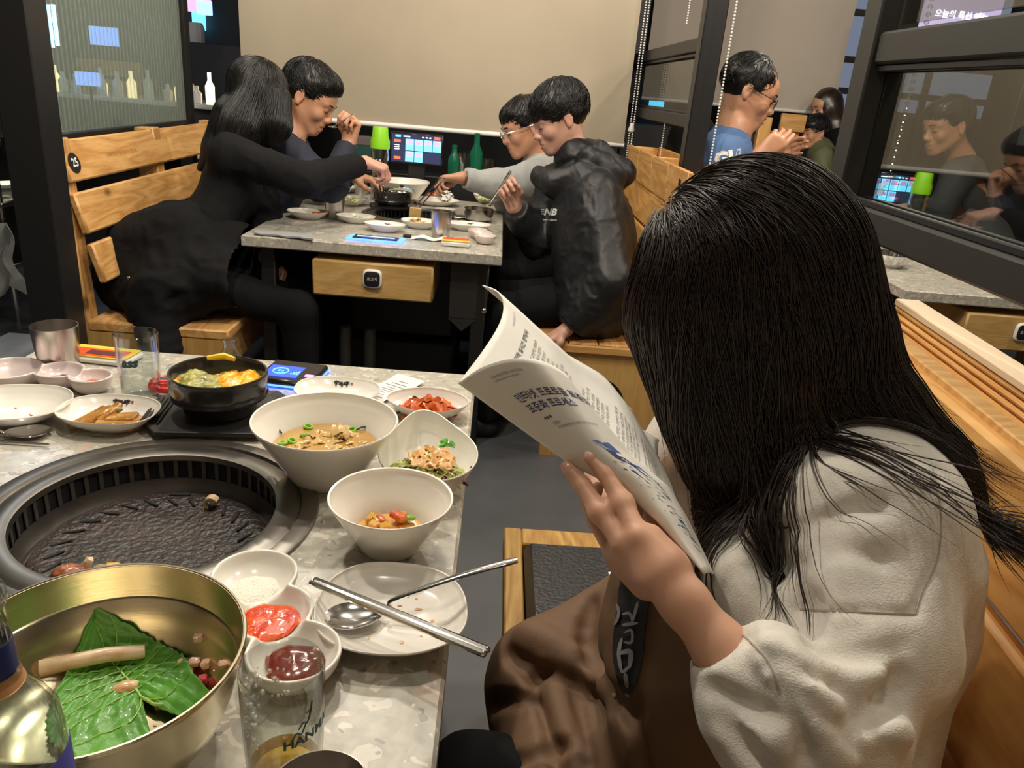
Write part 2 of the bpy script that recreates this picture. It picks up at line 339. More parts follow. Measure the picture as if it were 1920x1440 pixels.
def lathe(prof, seg=48, c=(0, 0, 0), rf=None, zf=None, mi=0, g=None, T=None, a0=0, a1=2 * pi):
    """prof [(r,z)], rf(theta, r, z)->radius multiplier, zf(theta, r, z)->z offset"""
    g = g or G(); vs = []; fs = []; n = len(prof); full = abs(a1 - a0 - 2 * pi) < 1e-6
    ns = seg if full else seg + 1
    for j in range(ns):
        t = a0 + (a1 - a0) * j / seg
        for r, z in prof:
            k = rf(t, r, z) if rf else 1.0
            vs.append((c[0] + r * k * cos(t), c[1] + r * k * sin(t), c[2] + z + (zf(t, r, z) if zf else 0)))
    for j in range(seg):
        j2 = (j + 1) % ns if full else j + 1
        for i in range(n - 1):
            r0, r1 = prof[i][0], prof[i + 1][0]
            q = [j * n + i, j2 * n + i, j2 * n + i + 1, j * n + i + 1]
            if r0 == 0 and r1 == 0: continue
            if r0 == 0: q = [q[0], q[2], q[3]]
            elif r1 == 0: q = [q[0], q[1], q[2]]
            fs.append(q)
    return g.add(vs, fs, mi, T)
def tube(path, rad, seg=8, mi=0, g=None, cap=True, flat=None, closed=False):
    g = g or G(); P = np.array(path, float); n = len(P)
    rad = np.full(n, rad, float) if np.isscalar(rad) else np.array(rad, float)
    T = np.gradient(P, axis=0) if not closed else np.roll(P, -1, 0) - np.roll(P, 1, 0)
    T /= np.linalg.norm(T, axis=1)[:, None] + 1e-12
    N = np.cross(T[0], [0, 0, 1.]);
    if np.linalg.norm(N) < .1: N = np.cross(T[0], [1., 0, 0])
    N = unit(N); vs = []
    for i in range(n):
        N = unit(N - T[i] * (N @ T[i])); B = np.cross(T[i], N)
        for k in range(seg):
            a = 2 * pi * k / seg
            if flat is None: vs.append(P[i] + rad[i] * (cos(a) * N + sin(a) * B))
            else:
                up = np.array(flat[:3]); s_ = unit(np.cross(up, T[i])); u_ = np.cross(T[i], s_)
                vs.append(P[i] + rad[i] * (cos(a) * s_ + sin(a) * u_ * flat[3]))
    fs = []
    for i in range(n if closed else n - 1):
        i2 = (i + 1) % n
        for k in range(seg):
            k2 = (k + 1) % seg; fs.append((i * seg + k, i * seg + k2, i2 * seg + k2, i2 * seg + k))
    if cap and not closed:
        fs.append(tuple(range(seg))[::-1]); fs.append(tuple((n - 1) * seg + k for k in range(seg)))
    return g.add(vs, fs, mi)
def blob(c, r, seg=10, rings=7, mi=0, g=None, T=None, jit=0, seed=0):
    g = g or G(); rr = np.random.RandomState(seed); vs = [(0, 0, -1)]; fs = []
    for i in range(1, rings):
        a = -pi / 2 + pi * i / rings
        for k in range(seg): b = 2 * pi * k / seg; vs.append((cos(a) * cos(b), cos(a) * sin(b), sin(a)))
    vs.append((0, 0, 1)); vs = np.array(vs)
    if jit: vs *= (1 + jit * (rr.rand(len(vs), 1) - .5) * 2)
    vs = vs * np.array(r)
    for k in range(seg): fs.append((0, 1 + (k + 1) % seg, 1 + k))
    for i in range(rings - 2):
        for k in range(seg):
            a = 1 + i * seg + k; b = 1 + i * seg + (k + 1) % seg; fs.append((a, b, b + seg, a + seg))
    l = len(vs) - 1; o = 1 + (rings - 2) * seg
    for k in range(seg): fs.append((l, o + k, o + (k + 1) % seg))
    if T is not None:
        T = np.asarray(T); vs = vs @ T[:3, :3].T + T[:3, 3]
    return g.add(vs + np.array(c), fs, mi)
def sheet(P, th=.0005, mi=0, g=None, mi2=None):
    """grid of points P[u,v,3] -> closed thin solid"""
    g = g or G(); P = np.array(P, float); nu, nv = P.shape[:2]
    du = np.gradient(P, axis=0); dv = np.gradient(P, axis=1); N = np.cross(du, dv); N /= np.linalg.norm(N, axis=2)[..., None] + 1e-12
    A = P + N * th / 2; B = P - N * th / 2
    fa = [(i * nv + j, (i + 1) * nv + j, (i + 1) * nv + j + 1, i * nv + j + 1) for i in range(nu - 1) for j in range(nv - 1)]
    off = nu * nv; fb = [tuple(x + off for x in q[::-1]) for q in fa]
    ring = [i * nv for i in range(nu)] + [(nu - 1) * nv + j for j in range(1, nv)] + [i * nv + nv - 1 for i in range(nu - 2, -1, -1)] + [j for j in range(nv - 2, 0, -1)]
    fe = [(ring[k], ring[k] + off, ring[(k + 1) % len(ring)] + off, ring[(k + 1) % len(ring)]) for k in range(len(ring))]
    g.add(np.vstack([A.reshape(-1, 3), B.reshape(-1, 3)]), fa + fe, mi); 
    base = g.n - 2 * off
    g.f += [tuple(x + base for x in q) for q in fb]; g.mi += [mi if mi2 is None else mi2] * len(fb)
    return g
def obj(name, g, mat, parent=None, smooth=True, ang=40):
    me = bpy.data.meshes.new(name)
    V = np.vstack(g.v) if isinstance(g, G) else np.asarray(g[0]); Fc = g.f if isinstance(g, G) else g[1]
    if isinstance(Fc, np.ndarray):
        nf, k = Fc.shape; me.vertices.add(len(V)); me.vertices.foreach_set('co', V.astype(np.float32).ravel())
        me.loops.add(nf * k); me.loops.foreach_set('vertex_index', Fc.astype(np.int32).ravel())
        me.polygons.add(nf); me.polygons.foreach_set('loop_start', np.arange(nf, dtype=np.int32) * k); me.update(calc_edges=True)
    else: me.from_pydata([tuple(v) for v in V], [], Fc)
    mats = mat if isinstance(mat, (list, tuple)) else [mat]
    for m in mats: me.materials.append(MAT[m] if isinstance(m, str) else m)
    if isinstance(g, G) and len(mats) > 1: me.polygons.foreach_set('material_index', np.array(g.mi, np.int32))
    if smooth:
        me.polygons.foreach_set('use_smooth', np.ones(len(me.polygons), bool))
        if ang and isinstance(g, G):
            try: me.set_sharp_from_angle(angle=R_(ang))
            except Exception: pass
    me.validate(); me.update()
    o = bpy.data.objects.new(name, me); COL.objects.link(o)
    if parent is not None: o.parent = parent
    return o
def tag(o, label=None, cat=None, group=None, kind=None):
    if label: o['label'] = label
    if cat: o['category'] = cat
    if group: o['group'] = group
    if kind: o['kind'] = kind
    return o
def thing(name, label, cat, loc=(0, 0, 0), rz=0, group=None):
    o = bpy.data.objects.new(name, None); COL.objects.link(o); o.location = loc; o.rotation_euler = (0, 0, rz); o.empty_display_size = .05
    return tag(o, label, cat, group)
def struct(name, g, mat): return tag(obj(name, g, mat), kind='structure')
def dup(root, loc=None, rz=None, label=None, group=None, cat=None, scale=None):
    r = root.copy(); COL.objects.link(r)
    if loc is not None: r.location = loc
    if rz is not None: r.rotation_euler = (0, 0, rz)
    if scale is not None: r.scale = scale if hasattr(scale, '__len__') else (scale,) * 3
    if label: r['label'] = label
    if group: r['group'] = group
    def rec(a, b):
        for ch in list(a.children):
            c = ch.copy(); COL.objects.link(c); c.parent = b; c.matrix_parent_inverse = ch.matrix_parent_inverse; rec(ch, c)
    rec(root, r); return r
def catmull(P, n=8, closed=False):
    P = np.array(P, float); out = []; N = len(P)
    rngi = range(N) if closed else range(N - 1)
    for i in rngi:
        if closed: p0, p1, p2, p3 = P[i - 1], P[i], P[(i + 1) % N], P[(i + 2) % N]
        else: p0 = P[max(i - 1, 0)]; p1 = P[i]; p2 = P[i + 1]; p3 = P[min(i + 2, N - 1)]
        for k in range(n):
            t = k / n; out.append(.5 * ((2 * p1) + (-p0 + p2) * t + (2 * p0 - 5 * p1 + 4 * p2 - p3) * t * t + (-p0 + 3 * p1 - 3 * p2 + p3) * t ** 3))
    if not closed: out.append(P[-1])
    return np.array(out)
def text_geo(s, size=1.0, align='CENTER', shear=0, bold=0, extrude=0):
    cu = bpy.data.curves.new('txt', 'FONT'); cu.body = s; cu.size = size; cu.align_x = align; cu.align_y = 'CENTER'
    cu.shear = shear; cu.offset = bold; cu.extrude = extrude; cu.resolution_u = 2
    o = bpy.data.objects.new('txt', cu); COL.objects.link(o)
    bpy.context.view_layer.update()
    me = bpy.data.meshes.new_from_object(o.evaluated_get(bpy.context.evaluated_depsgraph_get()))
    V = np.array([v.co[:] for v in me.vertices]).reshape(-1, 3); Fs = [tuple(p.vertices) for p in me.polygons]
    bpy.data.objects.remove(o); bpy.data.curves.remove(cu); bpy.data.meshes.remove(me)
    return V, Fs
def text_on(g, s, size, T, mi=0, **kw):
    V, Fs = text_geo(s, size, **kw)
    if len(V): g.add(V, Fs, mi, T)
    return g

# ------------------------------------------------------------------ value noise
_perm = rng.rand(64, 64, 64).astype(np.float32)
def vnoise(P):
    P = np.asarray(P, np.float32); i = np.floor(P).astype(int); f = P - i; f = f * f * (3 - 2 * f); i &= 63; j = (i + 1) & 63
    r = 0
    for a in (0, 1):
        for b in (0, 1):
            for c in (0, 1):
                w = (f[:, 0] if a else 1 - f[:, 0]) * (f[:, 1] if b else 1 - f[:, 1]) * (f[:, 2] if c else 1 - f[:, 2])
                r = r + w * _perm[(j if a else i)[:, 0], (j if b else i)[:, 1], (j if c else i)[:, 2]]
    return r - .5
# ------------------------------------------------------------------ implicit surfaces (smooth unions) for bodies, clothes and hair
class SDF:
    def __init__(s, lo, hi, res):
        s.lo = np.array(lo, float); s.res = res; s.n = np.ceil((np.array(hi) - s.lo) / res).astype(int) + 1
        s.f = np.full(s.n, 1.0, np.float32); s.ax = [(s.lo[i] + np.arange(s.n[i]) * res).astype(np.float32) for i in range(3)]
        s.pad = .02
    def blk(s, lo, hi):
        a = np.clip(((np.array(lo) - s.lo) / s.res).astype(int) - 1, 0, s.n); b = np.clip(((np.array(hi) - s.lo) / s.res).astype(int) + 3, 0, s.n)
        sl = tuple(slice(a[i], b[i]) for i in range(3))
        if any(a[i] >= b[i] for i in range(3)): return None, None, None, None
        return sl, s.ax[0][sl[0]][:, None, None], s.ax[1][sl[1]][None, :, None], s.ax[2][sl[2]][None, None, :]
    def comb(s, sl, d, k, mode):
        a = s.f[sl]
        if mode == 'u':
            h = np.maximum(k - np.abs(a - d), 0) / k; s.f[sl] = np.minimum(a, d) - h * h * k * .25
        else:
            d = -d; h = np.maximum(k - np.abs(a - d), 0) / k; s.f[sl] = np.maximum(a, d) + h * h * k * .25
    def cap(s, a, b, ra, rb=None, k=.01, mode='u'):
        rb = ra if rb is None else rb; a = np.asarray(a, float); b = np.asarray(b, float); m = max(ra, rb) + k + s.pad
        sl, x, y, z = s.blk(np.minimum(a, b) - m, np.maximum(a, b) + m)
        if sl is None: return s
        ab = b - a; L2 = float(ab @ ab) + 1e-9
        t = np.clip(((x - a[0]) * ab[0] + (y - a[1]) * ab[1] + (z - a[2]) * ab[2]) / L2, 0, 1).astype(np.float32)
        d = np.sqrt((x - a[0] - t * ab[0]) ** 2 + (y - a[1] - t * ab[1]) ** 2 + (z - a[2] - t * ab[2]) ** 2) - (ra + (rb - ra) * t)
        s.comb(sl, d.astype(np.float32), k, mode); return s
    def chain(s, P, r, k=.01, mode='u'):
        for i in range(len(P) - 1): s.cap(P[i], P[i + 1], r[i] if hasattr(r, '__len__') else r, r[i + 1] if hasattr(r, '__len__') else r, k, mode)
        return s
    def ell(s, c, r, A=None, k=.01, mode='u'):
        c = np.asarray(c, float); r = np.array(r, float) * np.ones(3); m = r.max() + k + s.pad
        sl, x, y, z = s.blk(c - m, c + m)
        if sl is None: return s
        A = np.eye(3) if A is None else np.asarray(A)          # columns are the local axes
        X, Y, Z = x - c[0], y - c[1], z - c[2]
        q = [X * A[0, i] + Y * A[1, i] + Z * A[2, i] for i in range(3)]
        k0 = np.sqrt(sum((q[i] / r[i]) ** 2 for i in range(3))); k1 = np.sqrt(sum((q[i] / r[i] ** 2) ** 2 for i in range(3))) + 1e-6
        s.comb(sl, (k0 * (k0 - 1) / k1).astype(np.float32), k, mode); return s
    def rbox(s, c, h, rad, A=None, k=.01, mode='u'):
        c = np.asarray(c, float); h = np.array(h, float); m = np.linalg.norm(h) + rad + k + s.pad
        sl, x, y, z = s.blk(c - m, c + m)
        if sl is None: return s
        A = np.eye(3) if A is None else np.asarray(A)
        X, Y, Z = x - c[0], y - c[1], z - c[2]
        q = [np.abs(X * A[0, i] + Y * A[1, i] + Z * A[2, i]) - h[i] for i in range(3)]
        d = np.sqrt(sum(np.maximum(v, 0) ** 2 for v in q)) + np.minimum(np.maximum(q[0], np.maximum(q[1], q[2])), 0) - rad
        s.comb(sl, d.astype(np.float32), k, mode); return s
    def cut(s, p, n, k=.004, lo=None, hi=None):          # remove everything on the side n points to (inside lo..hi)
        p = np.asarray(p, float); n = unit(n)
        sl, x, y, z = s.blk(lo if lo is not None else s.lo, hi if hi is not None else s.lo + s.n * s.res)
        d = (x - p[0]) * n[0] + (y - p[1]) * n[1] + (z - p[2]) * n[2] + 0 * s.f[sl]
        a = s.f[sl]; h = np.maximum(k - np.abs(a - d), 0) / k; s.f[sl] = np.maximum(a, d) + h * h * k * .25; return s
    def val(s, P):
        q = (np.asarray(P) - s.lo) / s.res; q = np.clip(q, 0, np.array(s.n) - 1.001); i = q.astype(int); f = q - i; r = 0
        for a in (0, 1):
            for b in (0, 1):
                for c in (0, 1):
                    w = (f[:, 0] if a else 1 - f[:, 0]) * (f[:, 1] if b else 1 - f[:, 1]) * (f[:, 2] if c else 1 - f[:, 2])
                    r = r + w * s.f[i[:, 0] + a, i[:, 1] + b, i[:, 2] + c]
        return r
    def grad(s, P, e=.006):
        g = np.stack([s.val(P + np.eye(3)[i] * e) - s.val(P - np.eye(3)[i] * e) for i in range(3)], 1)
        return g / (np.linalg.norm(g, axis=1)[:, None] + 1e-9)
    def hit(s, px, py, z0=.3, z1=2.0):                    # first surface along a line of sight
        zs = np.arange(z0, z1, s.res * .5); d = _ray(px, py)[None]; P = d * zs[:, None] + np.array([0, 0, CAM_H])
        v = s.val(P); ins = np.all((P > s.lo) & (P < s.lo + (s.n - 1) * s.res), axis=1); k = np.argmax((v < 0) & ins)
        return P[k]
    def mesh(s):
        f = s.f; ins = f < 0
        c = np.zeros(np.array(f.shape) - 1, np.int8)
        for a in (0, 1):
            for b in (0, 1):
                for d in (0, 1):
                    c += ins[a:a + c.shape[0], b:b + c.shape[1], d:d + c.shape[2]]
        I = np.argwhere((c > 0) & (c < 8)); 
        idv = np.full(c.shape, -1, np.int32); idv[I[:, 0], I[:, 1], I[:, 2]] = np.arange(len(I))
        off = np.array([(a, b, d) for a in (0, 1) for b in (0, 1) for d in (0, 1)])
        cv = np.stack([f[I[:, 0] + o[0], I[:, 1] + o[1], I[:, 2] + o[2]] for o in off], 1)
        acc = np.zeros((len(I), 3)); cnt = np.zeros(len(I))
        for i in range(8):
            for j in range(i + 1, 8):
                if np.abs(off[i] - off[j]).sum() != 1: continue
                m = (cv[:, i] < 0) != (cv[:, j] < 0); t = cv[m, i] / (cv[m, i] - cv[m, j])
                acc[m] += off[i] + t[:, None] * (off[j] - off[i]); cnt[m] += 1
        V = (I + acc / cnt[:, None]) * s.res + s.lo
        Q = []
        for ax in range(3):
            u, w = (ax + 1) % 3, (ax + 2) % 3
            sa = [slice(None)] * 3; sb = [slice(None)] * 3; sa[ax] = slice(0, -1); sb[ax] = slice(1, None)
            A, B = ins[tuple(sa)], ins[tuple(sb)]
            E = np.argwhere(A != B); 
            E = E[(E[:, u] > 0) & (E[:, w] > 0) & (E[:, u] < c.shape[u]) & (E[:, w] < c.shape[w])]
            fl = A[E[:, 0], E[:, 1], E[:, 2]]
            q = []
            for du, dw in ((-1, -1), (0, -1), (0, 0), (-1, 0)):
                e = E.copy(); e[:, u] += du; e[:, w] += dw; q.append(idv[e[:, 0], e[:, 1], e[:, 2]])
            q = np.stack(q, 1); q[~fl] = q[~fl][:, ::-1]; Q.append(q)
        Q = np.vstack(Q); Q = Q[(Q >= 0).all(1)]
        return V, Q
def vnormals(V, Q):
    n = np.cross(V[Q[:, 2]] - V[Q[:, 0]], V[Q[:, 3]] - V[Q[:, 1]]); N = np.zeros_like(V)
    for i in range(4): np.add.at(N, Q[:, i], n)
    return N / (np.linalg.norm(N, axis=1)[:, None] + 1e-12)
def relax(V, Q, it=2, a=.5):
    for _ in range(it):
        S = np.zeros_like(V); C = np.zeros(len(V))
        for i in range(4):
            for j in ((i + 1) % 4,):
                np.add.at(S, Q[:, i], V[Q[:, j]]); np.add.at(S, Q[:, j], V[Q[:, i]]); np.add.at(C, Q[:, i], 1); np.add.at(C, Q[:, j], 1)
        V = V * (1 - a) + a * S / C[:, None]
    return V
def folds(V, N, scale, amp, stretch=(1, 1, 1), ridged=True, seed=0):
    P = V * np.array(stretch) * scale + seed * 7.3
    P = P + np.stack([vnoise(P * .7 + 9), vnoise(P * .7 + 19), vnoise(P * .7 + 29)], 1) * 1.2
    n = vnoise(P); n2 = vnoise(P * 2.1 + 5)
    h = (.5 - np.abs(n) * 2.2) if ridged else n * 2
    return V + N * ((h + n2 * .5) * amp)[:, None]
def sdf_obj(name, s, mat, parent, loc, it=2, fold=None):
    V, Q = s.mesh(); V = relax(V, Q, it)
    if fold:
        for fo in fold: V = folds(V, vnormals(V, Q), **fo)
    return obj(name, (V - np.array(loc), Q), mat, parent)
def strands(s, roots, flow, steps, h, r, off=.002, free=.02, seed=0, sides=3, wob=.15, lift=None, var=.35, s2=None, gate=None):
    """hair tubes traced over an implicit hull; flow(P, t) gives the combing direction"""
    rr = np.random.RandomState(seed); P = np.array(roots, float); n = len(P); path = []
    o = off * (.3 + 1.4 * rr.rand(n)); D = None; ln = (1 - var + var * rr.rand(n) ** .6)
    wv = rr.randn(n, 3) * wob
    for i in range(steps):
        g = s.grad(P); v = s.val(P); near = v < free * (1 - max(0, i / steps - .62) * 2.2 if s2 is not None else 1)
        if gate is not None: near = near & gate(P)
        P = P - g * np.where(near, (v - o), 0)[:, None]
        if s2 is not None:
            w2 = s2.val(P); P = P - s2.grad(P) * np.where((w2 < o + .001), (w2 - o - .001), 0)[:, None]
        path.append(P.copy())
        d = flow(P, i / steps) + wv + rr.randn(n, 3) * .03
        d = np.where(near[:, None], d - g * np.minimum((d * g).sum(1), .2 if lift else 9)[:, None], d)
        d /= np.linalg.norm(d, axis=1)[:, None] + 1e-9
        D = d if D is None else D * .55 + d * .45; D /= np.linalg.norm(D, axis=1)[:, None] + 1e-9
        P = P + D * (h * ln)[:, None]
    path = np.array(path)                       # steps,n,3
    T = np.gradient(path, axis=0); T /= np.linalg.norm(T, axis=2)[..., None] + 1e-9
    A = np.cross(T, np.array([.3, .2, 1.])); A /= np.linalg.norm(A, axis=2)[..., None] + 1e-9; B = np.cross(T, A)
    tt = np.linspace(0, 1, steps); rad = r * np.minimum(1, (1 - tt) * 3.5 + .12); rad[0] *= .5
    V = np.stack([path + (A * cos(2 * pi * k / sides) + B * sin(2 * pi * k / sides)) * rad[:, None, None] for k in range(sides)], 2)  # steps,n,sides,3
    V = V.transpose(1, 0, 2, 3).reshape(-1, 3)
    si, st, kk = np.meshgrid(np.arange(n), np.arange(steps - 1), np.arange(sides), indexing='ij'); k2 = (kk + 1) % sides
    b = si * steps * sides
    Q = np.stack([b + st * sides + kk, b + st * sides + k2, b + (st + 1) * sides + k2, b + (st + 1) * sides + kk], -1).reshape(-1, 4)
    return V, Q
def roots_on(V, N, mask, n, seed=0):
    idx = np.where(mask)[0]; rr = np.random.RandomState(seed)
    return V[rr.choice(idx, n)] + rr.randn(n, 3) * .002

# ------------------------------------------------------------------ anatomy
def axes(fwd, up):
    f = unit(fwd); u = np.asarray(up, float); u = unit(u - f * (u @ f)); return np.stack([np.cross(f, u), f, u], 1)   # columns: right, forward, up
def head_sdf(s, c, A, sc=1.0, mouth_open=0, nose=1.0, ears=True):
    c = np.asarray(c, float)
    W = lambda x, y, z: c + A @ (np.array([x, y, z]) * sc)
    e = lambda p, r, k=.012, mode='u': s.ell(W(*p), np.array(r) * sc, A, k * sc, mode)
    cp = lambda a, b, ra, rb, k=.012, mode='u': s.cap(W(*a), W(*b), ra * sc, rb * sc, k * sc, mode)
    e((0, -.014, .030), (.074, .094, .084)); e((0, .030, -.022), (.062, .062, .082), .03); e((0, .050, .035), (.058, .045, .045), .03)
    for q in (-1, 1):
        cp((q * .048, -.002, -.050), (q * .018, .070, -.098), .020, .016, .03)
        e((q * .038, .066, -.028), (.022, .022, .024), .02)
        e((q * .031, .098, -.001), (.015, .011, .010), .014, 's')
        e((q * .031, .080, .000), (.014, .013, .0105), .004)
        cp((q * .012, .091, .019), (q * .045, .078, .020), .0075, .006, .014)
        if ears:
            e((q * .078, -.010, -.006), (.007, .018, .030), .006); e((q * .087, -.004, -.002), (.006, .010, .018), .005, 's'); e((q * .078, -.006, -.030), (.006, .009, .010), .006)
        e((q * .011, .100, -.036), (.0085, .010, .0075), .006)
    e((0, .076, -.098), (.019, .016, .015), .02)
    cp((0, .088, .008), (0, .108 * nose, -.030), .0075, .0105, .014)
    e((0, .084, -.065), (.026, .018, .022), .02)
    cp((-.015, .093, -.060), (.015, .093, -.060), .0062, .0062, .006); cp((-.013, .092, -.076 - mouth_open), (.013, .092, -.076 - mouth_open), .007, .007, .006)
    cp((-.021, .100, -.068 - mouth_open / 2), (.021, .100, -.068 - mouth_open / 2), .0022 + mouth_open * .5, .0022 + mouth_open * .5, .005, 's')
    return W
def hand_sdf(s, w, d, n, t, curls, sc=1.0, thumb=(.5, .5), k=.006, spread=0, fr=1.0):
    """w wrist, d towards the fingers, n palm side, t thumb side; curls in radians per finger. returns finger tips + joints"""
    w = np.asarray(w, float); d = unit(d); n = unit(n - d * (np.asarray(n) @ d)); t = unit(np.cross(n, d)) * (1 if np.cross(n, d) @ np.asarray(t) > 0 else -1)
    lat = [.029, .0095, -.0095, -.027]; fwd = [.086, .089, .084, .075]; seg = [(.042, .025, .020), (.046, .029, .021), (.042, .027, .020), (.033, .020, .018)]
    tips = []
    for i in range(4):
        kn = w + (d * fwd[i] + t * lat[i]) * sc
        s.cap(w + t * lat[i] * .45 * sc, kn, .0165 * sc, .0115 * sc, .016 * sc)
        dirv = unit(d + t * lat[i] * spread * 10); P = [kn]; a = 0; c = curls[i] if hasattr(curls, '__len__') else curls
        for j, L in enumerate(seg[i]):
            a += c * (1.0, 1.0, .65)[j]; dv = dirv * cos(a) + n * sin(a); P.append(P[-1] + dv * L * sc)
        r = np.array([.0098, .0088, .0082, .0068]) * sc * (1 if i < 3 else .87) * fr
        s.chain(P, r, k * .5); tips.append((P, n * cos(a) - dirv * sin(a)))
    b = w + (d * .018 + t * .020) * sc; P = [b]
    dv = unit(t * (1 - thumb[0] * .6) + d * .75 + n * .35 * (1 + thumb[0])); P.append(P[-1] + dv * .040 * sc)
    dv = unit(t * (.45 - thumb[1] * .9) + d * .8 + n * .5); P.append(P[-1] + dv * .030 * sc)
    dv = unit(t * (.2 - thumb[1] * 1.1) + d * .8 + n * .45); P.append(P[-1] + dv * .024 * sc)
    s.chain(P, np.array([.0165, .0115, .0095, .0075]) * sc, .012 * sc); tips.append((P, None))
    return tips
# ================================================================== SETTING
struct('floor', box((-.2, 2.4, -.025), (8.4, 8.8, .05), .001), 'floor')
struct('ceiling', box((-.2, 2.4, 2.825), (8.4, 8.8, .05), .001), 'ceilingm')
struct('wall_back', box((-.2, 6.75, 1.4), (8.4, .1, 2.8), .001), 'darkwall')
struct('wall_left', box((-4.35, 2.4, 1.4), (.1, 8.8, 2.8), .001), 'darkwall')
struct('wall_right', box((3.95, 2.4, 1.4), (.1, 8.8, 2.8), .001), 'darkwall')
struct('wall_front', box((-.2, -1.95, 1.4), (8.4, .1, 2.8), .001), 'wallbeige')
# dark window band with frame bars at the far right, behind the last blind
g = G(); box((2.9, 6.3, 1.95), (1.6, .02, 1.3), .002, g=g); wn = struct('window_1', g, 'window_blue')
for z_ in (1.32, 1.46, 1.68, 2.0): obj('glazing_bar', box((2.9, 6.275, z_), (1.6, .03, .045), .004), 'frame', wn)
for x_ in (2.2, 3.2): obj('glazing_bar', box((x_, 6.27, 1.6), (.05, .03, 1.6), .004), 'frame', wn)
# low ledge behind the back table
struct('trim_1', box((-.45, 4.0, .42), (1.86, .16, .84), .004), 'black')
struct('trim_2', box((1.7, 6.2, .55), (1.7, .12, 1.1), .004), 'darkwall')

def bead_chain(x, y, z0, z1, step=.0115, r=.0042, sway=0):
    g = G(); n = int((z1 - z0) / step)
    for i in range(n): blob((x + sway * sin(i * .07), y, z0 + i * step), (r, r, r * .95), 5, 4, g=g)
    return g
def roller_blind(label, x0, x1, y, z0, z1, mat, chains, wave=.006, group=None):
    t = thing('roller_blind', label, 'blind', ((x0 + x1) / 2, y, z1)); ox, oy, oz = t.location
    P = np.zeros((28, 60, 3))
    for i, z in enumerate(np.linspace(z0, z1, 28)):
        for j, x in enumerate(np.linspace(x0, x1, 60)):
            P[i, j] = (x - ox, wave * sin(x * 7 + .6) * (1 - (z - z0) / (z1 - z0)) + .004 * sin(z * 9 + x * 2), z - oz)
    obj('cloth', sheet(P, .0012), mat, t)
    obj('bottom_bar', tube([(x0 - .004 - ox, 0, z0 - oz), (x1 + .004 - ox, 0, z0 - oz)], .0125, 10), 'white', t)
    obj('roller', tube([(x0 - ox, .03, z1 - oz), (x1 - ox, .03, z1 - oz)], .03, 14), 'white', t)
    for cx, cy, cz0, cz1 in chains: tag(obj('bead_chain', bead_chain(cx - ox, cy - oy, cz0 - oz, cz1 - oz), 'white', t), label='white bead pull chain')
    return t
roller_blind('wide beige roller blind hanging behind the middle table', -1.285, .612, 4.05, 1.055, 2.62, 'blind',
             [(.628, 4.0, 1.0, 2.6), (.642, 3.99, .93, 2.6)])
roller_blind('greyish beige roller blind behind the man in the blue shirt', 1.0, 2.42, 6.0, 1.285, 2.66, 'blindg', [])
# cone shaped cord weight on the chain
obj('cord_weight', lathe([(0, 0), (.014, .004), (.017, .012), (.006, .045), (0, .046)], 12), 'white', bpy.data.objects['roller_blind']).location = (.635 + .3365, -.055, 1.12 - 2.62)

# ------------------------------------------------------------------ posts and glazed partition frames (X = .70)
def partition(label, y0, y1, zbars, zp0, xk, near_post=False, cat='partition', sh=0.0):
    t = thing('partition_frame', label, cat, (xk, y1 if near_post else y0, zp0)); ox, oy, oz = t.location
    yp = y1 if near_post else y0
    S = lambda y: sh * (y - yp)
    obj('post', box((0, 0, (2.75 - zp0) / 2), (.075, .07, 2.75 - zp0), .004), 'black' if not near_post else 'frame', t)
    other = y0 if near_post else y1
    obj('post', box((S(other), other - oy, (2.75 - zp0) / 2), (.075, .07, 2.75 - zp0), .004), 'frame', t)
    for z, hgt in zbars:
        L = y1 - y0 - .07; b = box((0, 0, 0), (.06, L, hgt), .005); T = Tm(((S(y0) + S(y1)) / 2, (y0 + y1) / 2 - oy, z - oz), -math.atan(sh)); gg = G(); gg.add(b.v[0], b.f, 0, T)
        obj('rail', gg, 'frame', t)
    zz = sorted(zbars)
    za, zb = zz[0][0] + zz[0][1] / 2, zz[1][0] - zz[1][1] / 2
    gg = G(); b = box((0, 0, 0), (.005, y1 - y0 - .07, zb - za), .0005); gg.add(b.v[0], b.f, 0, Tm(((S(y0) + S(y1)) / 2, (y0 + y1) / 2 - oy, (za + zb) / 2 - oz), -math.atan(sh)))
    tag(obj('glass_pane', gg, 'pane', t), label='reflective clear glass pane')
    for s_ in (0, 1):                       # bead round the pane
        gg = G()
        for z in (za + .006, zb - .006): b = box((-.014, 0, 0), (.014, y1 - y0 - .07, .012), .002); gg.add(b.v[0], b.f, 0, Tm(((S(y0) + S(y1)) / 2 + s_ * .028, (y0 + y1) / 2 - oy, z - oz), -math.atan(sh)))
        obj('glazing_bead', gg, 'black', t)
    return t
pf = partition('dark framed glass partition rising from the planter of the middle booth', 2.93, 4.55, [(1.215, .05), (1.475, .05)], .80, .70)
pn = partition('big dark framed glass partition above the near bench at the right', -.45, 1.56, [(1.10, .055), (1.40, .055)], .70, .70, near_post=True, sh=.0)
obj('glass_pane', box((0, (-2.01) / 2, 1.46 - .70 + .27), (.005, 1.93, .58), .0005), 'pane', pn)
